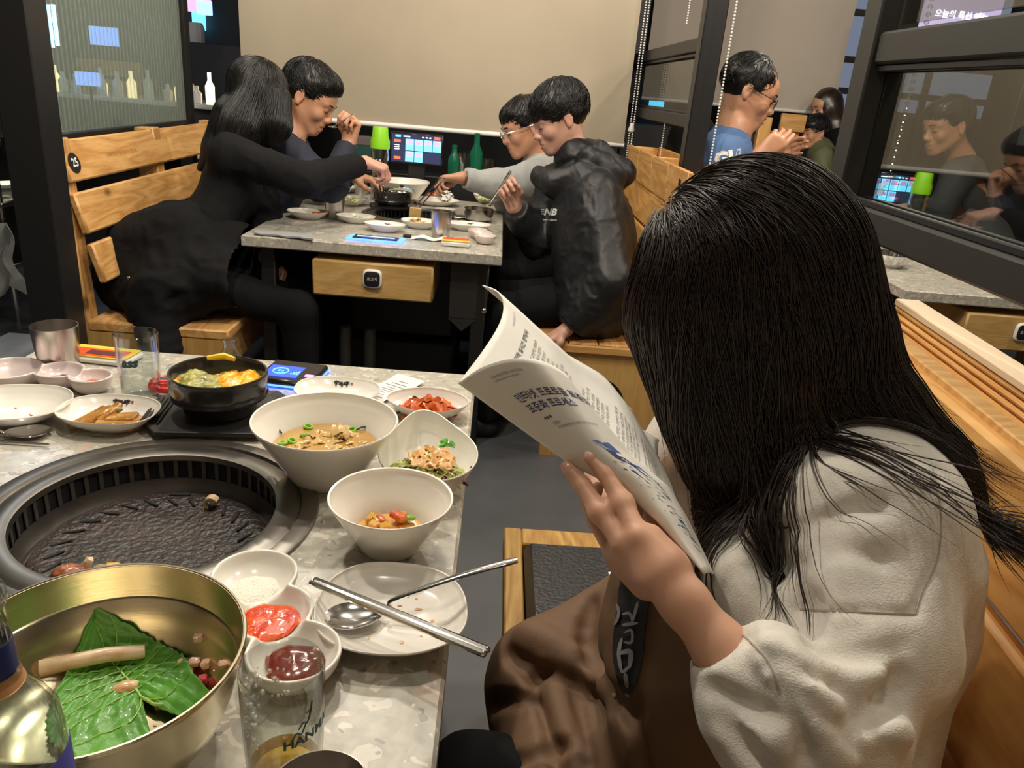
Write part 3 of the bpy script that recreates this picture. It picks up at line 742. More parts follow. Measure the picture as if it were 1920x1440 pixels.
# bead chains hanging in front of the partitions
for i, (px, py, yy, a, b) in enumerate([(1352, 165, 2.9, 1.02, 2.6), (1285, 60, 3.9, 1.62, 2.6), (1243, 255, 3.75, .96, 1.20), (1705, 180, None, 1.13, 1.375), (1740, 30, None, 1.43, 2.3)]):
    if yy: p = aty(px, py, yy)
    else: p = _ray(px, py); p = p * (.715 / p[0]) + np.array([0, 0, CAM_H])
    if i == 0: p = np.array([.752, 2.86, 0])
    nm = ['white bead pull chain beside the black partition post', 'white bead pull chain high behind the middle partition', 'short white bead pull chain hanging into the planter',
          'clear bead chain hanging behind the big right pane', 'clear bead chain above the top rail of the big right partition'][i]
    tag(obj('bead_chain', bead_chain(p[0], p[1], a, b, .0105 if i < 3 else .012, .0042 if i < 3 else .0046), 'white' if i < 3 else 'plastic_clear'), nm, 'chain')

# ------------------------------------------------------------------ left post, fluted glass
tag(obj('square_post', box((-1.36, 2.36, 1.375), (.112, .11, 2.75), .004), 'black'), 'black square post at the near end of the left bench', 'post')
fg = thing('fluted_partition', 'ribbed grey green glass partition behind the left bench', 'partition', (-1.47, 2.42, 1.02))
P = []; nfl = 46; L_ = 1.36
vs = []; n_ = nfl * 6
for j in range(n_ + 1):
    y = L_ * j / n_; ph = (j % 6) / 6; bulge = .006 * sin(pi * ph) if j % 6 else 0
    vs.append((bulge + .004, y))
for j in range(n_, -1, -3): vs.append((-.002, L_ * j / n_))
gg = G(); V = [(x, y, 0) for x, y in vs] + [(x, y, 1.65) for x, y in vs]; n = len(vs)
gg.add(V, [(k, (k + 1) % n, (k + 1) % n + n, k + n) for k in range(n)] + [tuple(range(n))[::-1], tuple(range(n, 2 * n))])
obj('ribbed_pane', gg, 'fluted', fg, ang=25)
obj('edge_post', box((-.01, L_ + .04, .6), (.06, .06, 2.2), .003), 'black', fg)
obj('sill', box((0, L_ / 2, -.025), (.05, L_, .05), .003), 'black', fg)

# ------------------------------------------------------------------ the dark restaurant seen beyond the fluted glass and the aisle
def blk(name, label, cat, c, s, mat, b=.004, group=None): return tag(obj(name, box(c, s, b), mat), label, cat, group)
q = thing('service_rack', 'steel service rack with shelves at the far left edge', 'rack', (aty(45, 300, 3.9)[0] - .45, 3.9, 0))
for z_ in [aty(20, y_, 3.7)[2] for y_ in (500, 385, 272)]: obj('shelf', box((0, 0, z_), (.9, .45, .025), .004), 'steel', q)
for sx in (-.43, .43):
    for sy in (-.2, .2): obj('leg', tube([(sx, sy, 0), (sx, sy, 1.35)], .012, 8), 'steel', q)
obj('back_panel', box((0, .22, .75), (.88, .01, 1.1), .002), 'darkwall', q)
tn = thing('steel_tray', 'steel tray with pale food on the service rack', 'tray', (aty(25, 370, 3.85)[0] - .10, 3.85, aty(20, 385, 3.7)[2] + .0135))
obj('tray', lathe([(0, 0), (.12, 0), (.15, .05), (.155, .05), (.122, -.0), (0, -.001)][:4] + [(.118, .006), (0, .006)], 4, rf=lambda t, r, z: 1.2), 'steel', tn, smooth=False)
obj('food', lathe([(0, .04), (.10, .036), (.12, .01)], 16), 'salt', tn)
p = aty(30, 505, 3.7)
g = G(); rr = np.random.RandomState(3)
Pc = np.zeros((14, 12, 3))
for i in range(14):
    for j in range(12):
        a = i / 13; b = j / 11; Pc[i, j] = (p[0] - .10 + .16 * b + .02 * sin(a * 9), p[1] - .08 + .03 * sin(b * 11 + a * 3) , .50 - .32 * a * (1 + .12 * sin(b * 7)))
tag(obj('cloth_rag', sheet(Pc, .004), 'cloth_white'), 'white cloth hanging off the rack at the left edge', 'cloth')
q2 = aty(45, 610, 3.4)
tag(obj('floor_mat', box((q2[0], 3.0, .006), (.28, 1.0, .012), .003), 'cloth_white'), 'pale mat lying on the dark floor at the left', 'mat')
# bar counter with lit things
ct = thing('bar_counter', 'dark serving counter with a pale edge behind the ribbed glass', 'counter', (-2.6, 5.5, 0))
obj('body', box((0, 0, .5), (2.0, .6, 1.0), .005), 'darkwall', ct); obj('counter_top', box((0, 0, 1.01), (2.06, .66, .03), .006), 'ceramic', ct); obj('counter_top', box((.1, -.4, .72), (1.5, .2, .03), .006), 'ceramic', ct)
rr = np.random.RandomState(5)
for k in range(22):
    x = -3.4 + k * .085 + rr.uniform(-.02, .02)
    g = lathe([(0, 0), (.028, 0), (.03, .09), (.012, .12), (.012, .16), (0, .16)], 10); o = obj('bottle', g, 'ceramic' if k % 3 else 'glow_warm'); o.location = (x, 5.3 + rr.uniform(-.05, .1), 1.026); o.scale = (1, 1, rr.uniform(.6, 1.2))  # every third bottle is given a glow though it is no lamp
    tag(o, 'small pale bottle standing on the counter behind the ribbed glass', 'bottle', 'bottles on the far counter')
for k in range(3):
    p = aty(84 + k * 10, 50, 4.9); tag(obj('tube_lamp', tube([aty(78 + k * 10, 8, 4.9) * [0, 1, 1] + [p[0], 0, 0], aty(88 + k * 10, 92 - k * 3, 4.9) * [0, 1, 1] + [p[0], 0, 0]], .012, 8), 'glow_tube'), 'upright blue tube lamp seen through the ribbed glass', 'lamp', 'blue tube lamps at the upper left')
for o in [o for o in COL.objects if o.name.startswith('tube_lamp')]: q_ = np.array(o.data.vertices[0].co); obj('cord', tube([q_, [q_[0], q_[1], 2.8]], .003, 5), 'black', o)
sc_ = thing('wall_screen', 'blue lit screen seen through the ribbed glass', 'screen', tuple(aty(195, 68, 5.4)))
obj('housing', box((0, .02, 0), (.20, .03, .13), .004), 'black', sc_); obj('display', box((0, 0, 0), (.18, .012, .11), .002), 'glow_violet', sc_)
wp = thing('far_bench', 'wooden bench back in the next room behind the ribbed glass', 'bench', tuple(aty(205, 128, 6.1)))
for k in range(2): obj('plank', box((0, 0, -k * .13), (.46, .03, .11), .004), 'woodx', wp)
for k in (-.2, .2): obj('post', box((k, .03, -.66), (.05, .04, 1.42), .003), 'woodz', wp)
o = blk('order_screen', 'small blue ordering screen beyond the ribbed glass', 'screen', tuple(aty(165, 148, 5.15)), (.15, .02, .08), 'glow_violet'); obj('stand_pole', box((0, .03, -.12), (.02, .02, .24), .002), 'black').parent = o
for c_ in o.children: c_.matrix_parent_inverse.identity(); c_.location = aty(165, 148, 5.15)
blk('promo_screen', 'pink and blue hanging screen left of the wide blind', 'screen', tuple(aty(372, 6, 5.2)), (.15, .02, .10), 'glow_pink')
blk('promo_screen', 'blue hanging screen below the pink one by the blind', 'screen', tuple(aty(374, 14, 5.15) + np.array([.03, 0, .0])), (.09, .02, .08), 'glow_violet')
blk('menu_screen', 'small cyan screen left of the wide blind edge', 'screen', tuple(aty(373, 38, 6.65)), (.08, .08, .14), 'glow_cyan')
blk('menu_screen', 'tiny cyan screen seen low through the middle partition pane', 'screen', tuple(aty(1231, 192, 6.65)), (.11, .08, .07), 'glow_cyan')
blk('wall_poster', 'yellow and pink lit poster at the left edge', 'poster', tuple(aty(-6, 150, 4.9)), (.09, .02, .30), 'glow_amber')
blk('wall_poster', 'pink lower poster at the left edge', 'poster', tuple(aty(-2, 178, 4.88)), (.07, .02, .12), 'glow_pink')
blk('storage_cabinet', 'dark cabinet standing left of the wide blind', 'cabinet', (-1.95, 6.3, .7), (.7, .4, 1.4), 'darkwall')
p = aty(372, 180, 6.3)
st_ = thing('paper_bag', 'pale bag on the dark cabinet left of the blind', 'bag', (p[0], p[1], 1.4))
obj('bag_body', lathe([(0, 0), (.07, 0), (.075, .1), (.06, .14), (.055, .14), (.065, .1), (0, .004)], 12), 'cloth_white', st_, smooth=False)

# ================================================================== TABLES
def dining_table(loc, x0, x1, y0, y1, gx, gy, label, detail=True, th=.038):
    t = thing('dining_table', label, 'table', loc); z1 = .75; z0 = z1 - th; N = 96; R = .183
    gg = G(); cx, cy = gx, gy; vs = []; 
    def sq(a):
        dx, dy = cos(a), sin(a); s = 1e9
        if dx > 1e-9: s = min(s, (x1 - cx) / dx)
        if dx < -1e-9: s = min(s, (x0 - cx) / dx)
        if dy > 1e-9: s = min(s, (y1 - cy) / dy)
        if dy < -1e-9: s = min(s, (y0 - cy) / dy)
        return (cx + dx * s, cy + dy * s)
    ang = sorted([2 * pi * k / N for k in range(N)] + [math.atan2(b - cy, a - cx) % (2 * pi) for a in (x0, x1) for b in (y0, y1)]); N = len(ang)
    bev = .004
    def inset(p, d): return (min(max(p[0], x0 + d), x1 - d), min(max(p[1], y0 + d), y1 - d))
    rings = [[(cx + R * cos(a), cy + R * sin(a), z0) for a in ang], [(cx + R * cos(a), cy + R * sin(a), z1) for a in ang], [(*inset(sq(a), bev), z1) for a in ang],
             [(*sq(a), z1 - bev) for a in ang], [(*sq(a), z0 + bev) for a in ang], [(*inset(sq(a), bev), z0) for a in ang]]
    vs = [p for r_ in rings for p in r_]; fs = []
    for r_ in range(6):
        for k in range(N): k2 = (k + 1) % N; r2 = (r_ + 1) % 6; fs.append((r_ * N + k, r_ * N + k2, r2 * N + k2, r2 * N + k))
    gg.add(vs, fs); obj('tabletop', gg, 'terrazzo', t, ang=25)
    obj('under_frame', box(((x0 + x1) / 2, (y0 + y1) / 2, z0 - .0135), (x1 - x0 - .06, y1 - y0 - .04, .025), .002), 'black', t) if not detail else None
    # grill unit
    ring = [(.150, -.004), (.1515, .0035), (.156, .0048), (.176, .0048), (.1795, .002), (.1815, .002), (.184, .0062), (.200, .0062), (.2045, .004), (.2055, .0005), (.182, .0002), (.182, -.03), (.158, -.03)]
    obj('grill_ring', lathe([(r, z1 + z) for r, z in ring], 96, (cx, cy, 0)), 'grillsteel', t)
    obj('vent_backing', lathe([(.157, z1 - .006), (.157, z1 - .038)], 64, (cx, cy, 0)), 'blackgap', t)
    obj('inner_wall', lathe([(.1505, z1 - .003), (.1545, z1 - .006), (.1545, z1 - .007)], 64, (cx, cy, 0)), 'grilldark', t)
    obj('inner_wall', lathe([(.1545, z1 - .034), (.1545, z1 - .036), (.1475, z1 - .058), (.1445, z1 - .060), (.1435, z1 - .066), (.1395, z1 - .066)], 64, (cx, cy, 0)), 'grilldark', t)
    nb = 50 if detail else 36
    b0 = obj('vent_bar', box((.1548, 0, z1 - .0205), (.0016, .0062, .029), .0006), 'grilldark', t); b0.location = (cx, cy, 0)
    for k in range(1, nb): b = b0.copy(); COL.objects.link(b); b.parent = t; b.location = (cx, cy, 0); b.rotation_euler = (0, 0, 2 * pi * k / nb)
    gg = lathe([(0, z1 - .053)] + [(.004 * k, z1 - .053 + .003 * (k / 26) ** 2) for k in range(1, 27)] + [(.118, z1 - .0485), (.1305, z1 - .047), (.138, z1 - .049), (.1385, z1 - .056), (.132, z1 - .058), (0, z1 - .06)], 160, (cx, cy, 0)); V_ = gg.v[0]; V_[:, 2] += (vnoise(V_ * 75) * .0008 + vnoise(V_ * 230) * .0007) * (V_[:, 2] > z1 - .055); obj('griddle_plate', gg, 'griddle', t)
    if detail:
        s0 = obj('slot_inlay', box((0, 0, 0), (.026, .0042, .0032), .0012), 'blackgap', t); first = True  # dark inlay in place of a cut slot, its shade is in the colour
        n_s = 26
        for k in range(n_s):
            a = 2 * pi * k / n_s + .06; r = .111
            b = s0 if first else s0.copy(); first = False
            if b is not s0: COL.objects.link(b); b.parent = t
            b.location = (cx + r * cos(a), cy + r * sin(a), z1 - .0487); b.rotation_euler = (0, -.05 if False else 0, a + .72)
        for a in (pi / 2 + .12, pi + .62, -.35): b = s0.copy(); COL.objects.link(b); b.parent = t; b.location = (cx + .128 * cos(a), cy + .128 * sin(a), z1 - .0468); b.rotation_euler = (0, 0, a + pi / 2); b.scale = (1.1, 1.5, 1)
    # body of the grill and legs
    obj('burner_box', box((cx, cy, .475), (.42, .46, .35), .01), 'black', t)
    for lx in (x0 + .07, x1 - .07):
        for ly in (y0 + .08, y1 - .08): obj('leg', box((lx, ly, (z0) / 2), (.05, .05, z0), .004), 'black', t)
    for ly in (y0 + .08, y1 - .08): obj('stretcher', box(((x0 + x1) / 2, ly, .09), (x1 - x0 - .19, .04, .04), .004), 'black', t)
    obj('base_cabinet', box((cx, cy + .02, .16), (.44, .62, .26), .006), 'black', t)
    # drawer with the round-cornered badge
    dy = y0 + .005
    d = obj('drawer', box(((-.612 if x0 < 0 else x0 + .24 + .205) + (.206 if x0 < 0 else 0), dy + .15, .625), (.412, .30, .125), .006), 'oak', t)
    bx = ((-.612 if x0 < 0 else x0 + .24 + .205) + (.206 if x0 < 0 else 0))
    rf = lambda a, r, z: 1 / max((abs(cos(a)) ** 4 + abs(sin(a)) ** 4) ** .25, 1e-6)
    T = Tm((bx, dy - .001, .635), 0, pi / 2)
    g1 = G(); lathe([(0, 0), (.031, 0), (.033, .004), (.031, .010), (.0285, .012), (0, .012)], 32, rf=rf, g=g1, T=T); bd = obj('badge', g1, 'white', d)
    g1 = G(); lathe([(0, .0122), (.0265, .0122), (.0265, .0135), (.025, .0142), (0, .0142)], 32, rf=rf, g=g1, T=T); tag(obj('button', g1, 'black', d), label='black call button face')
    g1 = G(); text_on(g1, '초고기', .013, T @ Tm((0, 0, .0145))); obj('badge_text', g1, 'whitetext', d, smooth=False)
    return t
tA = dining_table((0, 0, 0), -.845, -.017, .16, 1.415, -.405, .842, 'near terrazzo table with a big round grill, covered in dishes')
tB = dining_table((0, 0, 0), -.845, .030, 2.58, 3.80, -.353, 3.25, 'middle terrazzo table with an oak drawer, people eating at it')
tC = dining_table((0, 0, 0), 1.40, 2.27, 2.53, 3.75, 1.88, 3.25, 'right terrazzo table seen under the black partition rail')
# folding bracket hardware on the middle table
g = G(); box((-.005 - .09, 2.64, .60), (.10, .012, .20), .003, g=g); g2 = G()
g2.add([(-.145, 2.632, .50), (-.045, 2.632, .50), (-.095, 2.632, .455), (-.145, 2.645, .50), (-.045, 2.645, .50), (-.095, 2.645, .455)], [(0, 2, 1), (3, 4, 5), (0, 1, 4, 3), (1, 2, 5, 4), (2, 0, 3, 5)])
g.add(g2.v[0], g2.f); obj('bracket_plate', g, 'frame', tB)
obj('side_strut', box((-.025, 2.66, .61), (.03, .02, .17), .003), 'grillsteel', tB)
obj('knob', blob((-.02, 2.64, .535), (.012, .01, .012)), 'steel', tB)
for x_, z_, lb in ((-.52, .30, 1), (-.43, .30, 2)): obj('gas_pipe', tube([(x_, 2.70, .06), (x_, 2.70, .42)], .022, 12), 'frame', tB)
obj('shelf_rail', box((-.35, 2.66, .235), (.56, .012, .012), .002), 'frame', tB)

# ================================================================== BENCHES
def plankbox(c, s, tilt, rz=0, b=.006):
    g = G(); bb = box((0, 0, 0), s, b); g.add(bb.v[0], bb.f, 0, Tm(c, rz, 0, tilt)); return g
def arch_panel(x0, x1, z1, ax0, ax1, az, th, y):
    pts = [(x0, 0), (ax0, 0)] + [((ax0 + ax1) / 2 - (ax1 - ax0) / 2 * cos(a), az - (ax1 - ax0) * .5 + (ax1 - ax0) * .5 * sin(a)) for a in np.linspace(0, pi, 17)] + [(ax1, 0), (x1, 0), (x1, z1), (x0, z1)]
    n = len(pts); g = G(); V = [(x, y, z) for x, z in pts] + [(x, y + th, z) for x, z in pts]
    g.add(V, [tuple(range(n)), tuple(range(n, 2 * n))[::-1]] + [(k, k + n, (k + 1) % n + n, (k + 1) % n) for k in range(n)]); return g
# left bench
y0, y1 = 2.45, 3.86; ym = (y0 + y1) / 2
t = thing('booth_bench', 'pine bench with plank backrest numbered 25 at the left', 'bench', (-1.1, y0, 0)); L = lambda g: G().add(np.vstack(g.v) - np.array([-1.1, y0, 0]), g.f)
obj('seat', L(box((-1.09, ym, .435), (.46, y1 - y0, .035), .006)), 'wood', t)
obj('front_board', L(box((-.885, ym, .36), (.022, y1 - y0 - .04, .11), .004)), 'wood', t)
obj('end_panel', L(arch_panel(-1.34, -.872, .417, -1.20, -.98, .30, .03, y0 + .002)), 'ply', t, smooth=False)
obj('end_panel', L(arch_panel(-1.34, -.872, .417, -1.20, -.98, .30, .03, y1 - .04)), 'ply', t, smooth=False)
for yy in (y0 + .035, ym, y1 - .04):
    g = G(); b = box((0, 0, 0), (.075, .065, 1.02), .005); g.add(b.v[0], b.f, 0, Tm((-1.355, yy, .515), 0, 0, -.045)); obj('post', L(g), 'woodz', t)
for k, (zz, xx) in enumerate(((.955, -1.345), (.80, -1.31), (.645, -1.272))):
    pl = obj('plank', L(plankbox((xx, ym, zz), (.026, y1 - y0 - .01, .128), -.26)), 'wood', t)
    if k == 0:
        T = frame((xx + .0148 - .012 + .019 - .005 + 1.1, .055, zz - .004), (0, 1, 0), unit((-.257, 0, .966)), unit((.966, 0, .257)))
        g = G(); lathe([(0, 0), (.031, 0), (.031, .0015), (0, .0015)], 28, g=g, T=T); pq = obj('number_plaque', g, 'black', pl, smooth=False)
        g = G(); text_on(g, '25', .036, T @ Tm((0, 0, .003)), bold=.001); obj('plaque_number', g, 'whitetext', pl, smooth=False)
        g = G(); text_on(g, '국내산 한우 한돈 전문점 숯불구이', .016, T @ Tm((.33, .006, .0004)), align='CENTER'); obj('burned_lettering', g, M('burned_letters', srgb(170, 118, 60), .6), pl, smooth=False)
# right bench of the middle booth
y0, y1 = 2.60, 3.92; ym = (y0 + y1) / 2
t = thing('booth_bench', 'pine bench with planter box backrest under the boy in the black jacket', 'bench', (.42, y0, 0)); L = lambda g: G().add(np.vstack(g.v) - np.array([.42, y0, 0]), g.f)
for k in range(4): obj('seat_board', L(box((.235 + k * .108, ym, .44), (.104, y1 - y0, .032), .005)), 'wood', t)
obj('end_panel', L(arch_panel(.225, .665, .424, .295, .52, .325, .03, y0 + .012)), 'ply', t, smooth=False)
obj('end_panel', L(arch_panel(.225, .665, .424, .295, .52, .325, .03, y1 - .04)), 'ply', t, smooth=False)
obj('edge_batten', L(box((.44, y0 + .004, .432), (.47, .022, .030), .004)), 'woodx', t)
for yy in (y0 + .06, ym, y1 - .06): obj('post', L(box((.70, yy, .5), (.05, .06, 1.0), .004)), 'woodz', t)
obj('end_post', L(box((.705, y0 + .02, .47), (.07, .035, .93), .004)), 'woodz', t)
for k, (zz, xx) in enumerate(((.855, .632), (.715, .612), (.575, .592))): obj('plank', L(plankbox((xx, ym, zz), (.024, y1 - y0 - .02, .132), .16)), 'woodn', t)
for k in range(4):
    w_ = (y1 - y0) / 4; obj('planter_board', L(box((.628, y0 + w_ * (k + .5), 1.0), (.018, w_ - .003, .135), .003)), 'wood', t)
    obj('planter_board', L(box((.775, y0 + w_ * (k + .5), .985), (.018, w_ - .003, .165), .003)), 'woodn', t)
for yy in (y0 + .009, ym + .03, y1 - .009): obj('planter_end', L(box((.70, yy, .985), (.126, .018, .155), .003)), 'woodx', t)
obj('planter_base', L(box((.70, ym, .915), (.128, y1 - y0 - .04, .015), .002)), 'woodn', t)
g = L(box((.6175, y0 + .10, 1.0), (.003, .032, .07), .001)); pq = obj('number_plaque', g, 'black', t)
g = G(); text_on(g, '27', .03, frame((.6155 - .42, .10, 1.0), (0, 0, -1), (0, -1, 0), (-1, 0, 0))); obj('plaque_number', g, 'whitetext', t, smooth=False)
# near bench under the reading woman
bx = lambda y: .10 * (y - 1.0)
def shear(g, k=.10, x0=0.): 
    V = np.vstack(g.v); V[:, 0] += k * (V[:, 1] - 1.0); return G().add(V, g.f)
y0, y1 = -.55, 1.335; ym = (y0 + y1) / 2
t = thing('booth_bench', 'near bench with black leather seat and golden plank back beside the reading woman', 'bench', (0, 0, 0))
obj('seat_frame', box((.078, ym, .435), (.034, y1 - y0, .05), .003), 'seatframe', t)
obj('seat_frame', box((.335, y1 - .028, .435), (.48, .056, .05), .003), 'seatframe', t)
obj('seat_base', box((.325, ym - .03, .418), (.46, y1 - y0 - .06, .03), .002), 'black', t)
g = G(); box((.32, ym - .03, .455), (.445, y1 - y0 - .075, .045), .014, g=g); obj('leather_pad', g, 'leather', t)
obj('front_panel', box((.085, ym, .21), (.02, y1 - y0, .42), .003), 'ply', t); obj('end_panel', box((.33, y1 - .03, .205), (.46, .02, .41), .003), 'ply', t)
for k in range(4): obj('plank', shear(plankbox((.562 - k * .016, ym, .914 - k * .145), (.024, y1 - y0, .136), .09)), 'woodn', t)
obj('planter_cap', shear(box((.584, ym, .984), (.024, y1 - y0, .012), .002)), 'woodx', t)
g = shear(box((.715, ym, .894), (.03, y1 - y0, .155), .003)); obj('planter_back', g, 'woodn', t)
obj('planter_cap', shear(box((.712, ym, .978), (.044, y1 - y0, .012), .002)), M('sanded_pine', srgb(222, 200, 166), .55), t)
r0 = None
for k in range(12):
    gg = shear(tube([(.698, y0, .966 - k * .0115), (.698, y1, .966 - k * .0115)], .0052, 8)); obj('ribbed_strip', gg, 'woodn', t)
obj('planter_base', shear(box((.65, ym, .84), (.13, y1 - y0, .012), .002)), 'woodn', t)
for yy in (y1 - .03, .4, -.4): obj('post', shear(box((.66, yy, .42), (.05, .06, .84), .004)), 'woodz', t)
blk('paper_tag', 'small white tag lying on the black leather seat', 'tag', tuple(atz(1148, 1079, .481)), (.012, .02, .002), 'paper', .0005)
# benches of the neighbouring booth at the right
t = thing('booth_bench', 'pine bench under the man in the blue shirt, beyond the partition', 'bench', (1.05, 2.5, 0))
obj('seat', box((0, .7, .435), (.42, 1.4, .035), .006), 'wood', t); obj('front_board', box((.2, .7, .22), (.02, 1.38, .40), .004), 'wood', t)
for k in range(3): obj('plank', plankbox((-.20, .7, .60 + k * .14), (.024, 1.38, .12), -.05), 'wood', t)
for yy in (.05, 1.35): obj('post', box((-.225, yy, .46), (.04, .06, .92), .004), 'woodz', t)
t = thing('booth_bench', 'far pine bench of three stacked planks left of the small boy', 'bench', (1.62, 5.35, 0))
c = aty(1478, 215, 5.35)
for k in range(3): obj('plank', plankbox((c[0] - 1.62 + .04, 0, 1.21 - k * .135), (.17, .03, .112), 0), 'woodx', t)
for xx in (0, .08): obj('post', box((c[0] - 1.62 + xx, .035, .62), (.05, .04, 1.22), .004), 'woodz', t)
obj('seat', box((.12, -.22, .44), (.42, .40, .035), .005), 'woodx', t)
t = thing('wooden_post', 'upright pine board between the blue shirt man and the far bench', 'post', tuple(aty(1432, 240, 4.6) * np.array([1, 1, 0])))
obj('board', box((0, 0, .62), (.07, .05, 1.24), .004), 'woodz', t); obj('board', box((-.09, .02, .60), (.06, .04, 1.2), .004), 'woodz', t)
t = thing('booth_bench', 'end of a far pine bench right of the long haired woman', 'bench', tuple(aty(1610, 240, 4.9) * np.array([1, 1, 0])))
obj('plank', box((0, 0, 1.16), (.05, .4, .13), .004), 'wood', t); obj('post', box((0, .1, .55), (.05, .05, 1.1), .004), 'woodz', t)
# ================================================================== TABLEWARE ON THE NEAR TABLE
TZ = .7506
def supere(a, b, p=2.3, bump=None):
    def rf(t, r=0, z=0):
        k = 1 / ((abs(cos(t) / a) ** p + abs(sin(t) / b) ** p) ** (1 / p))
        if bump:
            for t0, amt, wd in bump:
                d = (t - t0 + pi) % (2 * pi) - pi; k *= 1 + amt * math.exp(-(d / wd) ** 2)
        return k
    return rf
def dish_profile(h, foot=.55, wall=.045, steps=True):
    return [(0, .0015), (foot * .9, .0015), (foot * .95, 0), (foot, 0), (foot + .04, .003), (.80, h * .42), (.93, h * .76), (.99, h * .97), (1.0, h), (.992, h + .0012), (.975, h + .0008), (.965, h - .001),
            (.93, h * .83), (.90, h * .78), (.86, h * .60), (.82, h * .55), (.76, h * .38), (.70, h * .34), (.60, .0052), (.3, .0045), (0, .0045)]
def logo(g, wp, s=1.0, seal=True, half=False):
    """brush-written house mark; wp(u,v)->point on the glazed wall, metres"""
    st = [[(-11, 4), (-3, 5)], [(-7.5, 7.5), (-7.5, -5)], [(-9, -1), (-6, 0)], [(-3, 3), (-.5, 3.5), (-1, 0), (-3, -1.5), (0, -1)], [(1.5, 5), (1.8, -3)], [(-.5, -3.5), (3, -3)],
          [(6, 5.5), (4.5, 0), (3.8, -2.5)], [(5.4, 2), (7.5, -2)], [(7, 5), (13, 4.2)], [(10, 7), (9.6, -1), (8.5, -4)]]
    if half: st = [[(-5, -6), (-1, 0), (4, 5)], [(-2, 4), (1, 2)], [(0, 0), (3, -3)], [(5, 7), (6.5, 8)], [(1, -5), (4, -5.5), (3, -8)], [(7, 1), (4, -2)]]
    for q in st:
        c = catmull(q, 4) * .00088 * s; n = len(c); tube([wp(*p) for p in c], [(.0007 + .0005 * sin(pi * (i + .5) / n)) * s for i in range(n)], 5, 0, g)
    if seal and not half:
        q = np.array([(15, 3), (17.6, 3)]) * .00088 * s; tube([wp(*p) for p in q], .0013 * s, 6, 1, g)
def dish(label, cat, x, y, rf, h, mat='ceramic', rz=0, prof=None, mark=None, name='side_dish_plate', zf=None, tz=None, seg=72, group=None):
    t = thing(name, label, cat, (x, y, TZ if tz is None else tz), rz, group); pf_ = prof or dish_profile(h)
    obj('bowl_shell', lathe(pf_, seg, rf=rf, zf=zf), mat, t)
    if mark:
        th, zz, sc = mark[:3]
        def wp(u, v):
            z = zz + v * .55
            inn = [(r, q) for r, q in pf_[len(pf_) // 2 - 1:]]
            rr_ = np.interp(z, [q for r, q in inn][::-1], [r for r, q in inn][::-1])
            R0 = rr_ * rf(th, 0, 0); a = th - u / R0 ; R1 = rr_ * rf(a, 0, 0) - .0006
            return (R1 * cos(a), R1 * sin(a), z + (zf(a, rr_, z) if zf else 0))
        g = G(); logo(g, wp, sc, half=len(mark) > 3); tag(obj('brush_mark', g, ['ink', 'red'], t), label='black brush lettering on the glaze')
    return t
def cup(label, x, y, r, h, tz=TZ, mat='steel_cup', flare=1.12, name='steel_cup'):
    t = thing(name, label, 'cup', (x, y, tz))
    obj('cup_wall', lathe([(0, 0), (r * .80, 0), (r * .84, .003), (r * .9, h * .4), (r * .985, h * .85), (r, h), (r - .0012, h + .0003), (r * .97 - .0012, h * .85), (r * .88 - .0012, h * .4), (r * .80, .004), (0, .0035)], 48), mat, t); return t
cup('steel water cup at the far left corner of the near table', -.750, 1.285, .0375, .083)
cup('steel cup cut off by the bottom edge, right of the beer glass', -.090, .380, .034, .085)
# triple sauce dishes
def triple(label, pts, r, h, mat, fills=()):
    x0, y0 = pts[1]; t = thing('sauce_dish', label, 'dish', (x0, y0, TZ))
    s = SDF((-.14, -.14, -.012), (.14, .14, h + .012), .0019)
    P = [(p[0] - x0, p[1] - y0) for p in pts]
    for i, p in enumerate(P): s.ell((p[0], p[1], h), (r[i] + .001, r[i] + .001, h + .007), None, .004)
    for i in range(len(P) - 1): s.cap((*P[i], h * .55), (*P[i + 1], h * .55), h * .42, h * .42, .012)
    s.cut((0, 0, 0), (0, 0, -1), .002); s.cut((0, 0, h), (0, 0, 1), .003)
    for i, p in enumerate(P): s.ell((p[0], p[1], h + .001), (r[i] - .0035, r[i] - .0035, h - .003), None, .004, 's')
    sdf_obj('glazed_body', s, mat, t, (0, 0, 0), 2)
    for (i, nm, lb, ct_, mt, zz, rr_) in fills:
        p = pts[i]; g = lathe([(0, zz), (rr_ * .4, zz + .0005), (rr_ * .8, zz), (rr_, zz - .003), (rr_ * .7, zz - .005), (0, zz - .006)], 28, rf=lambda a, r_, z: 1 + .06 * sin(3 * a) + .03 * sin(7 * a))
        V = np.vstack(g.v); V[:, 2] += vnoise(V * 160) * .0016; g = G().add(V, g.f)
        o = obj(nm, g, mt); o.location = (p[0], p[1], TZ); tag(o, lb, ct_)
    return t
triple('white three-lobed sauce dish between the brass bowl and the spoon plate', [(-.228, .690), (-.197, .632), (-.158, .577)], (.044, .043, .043), .031, 'ceramic',
       [(1, 'chili_sauce', 'bright red chili sauce in the middle lobe of the near sauce dish', 'sauce', 'sauce_red', .0175, .030),
        (2, 'dark_sauce', 'dark red ssamjang sauce seen behind the beer glass rim', 'sauce', 'sauce_dark', .0165, .027), (0, 'salt', 'white salt heap in the far lobe of the near sauce dish', 'salt', 'salt', .012, .024)])
triple('pale pink three-lobed sauce dish behind the far left of the grill', [(-.795, 1.213), (-.715, 1.222), (-.655, 1.206)], (.052, .038, .033), .029, 'ceramic_pink',
       [(1, 'chili_sauce', 'thin red sauce left in the middle lobe of the pink sauce dish', 'sauce', 'sauce_dark', .012, .020), (2, 'carrot_shreds', 'orange shreds in the right lobe of the pink sauce dish', 'food', 'kimchi', .014, .019)])
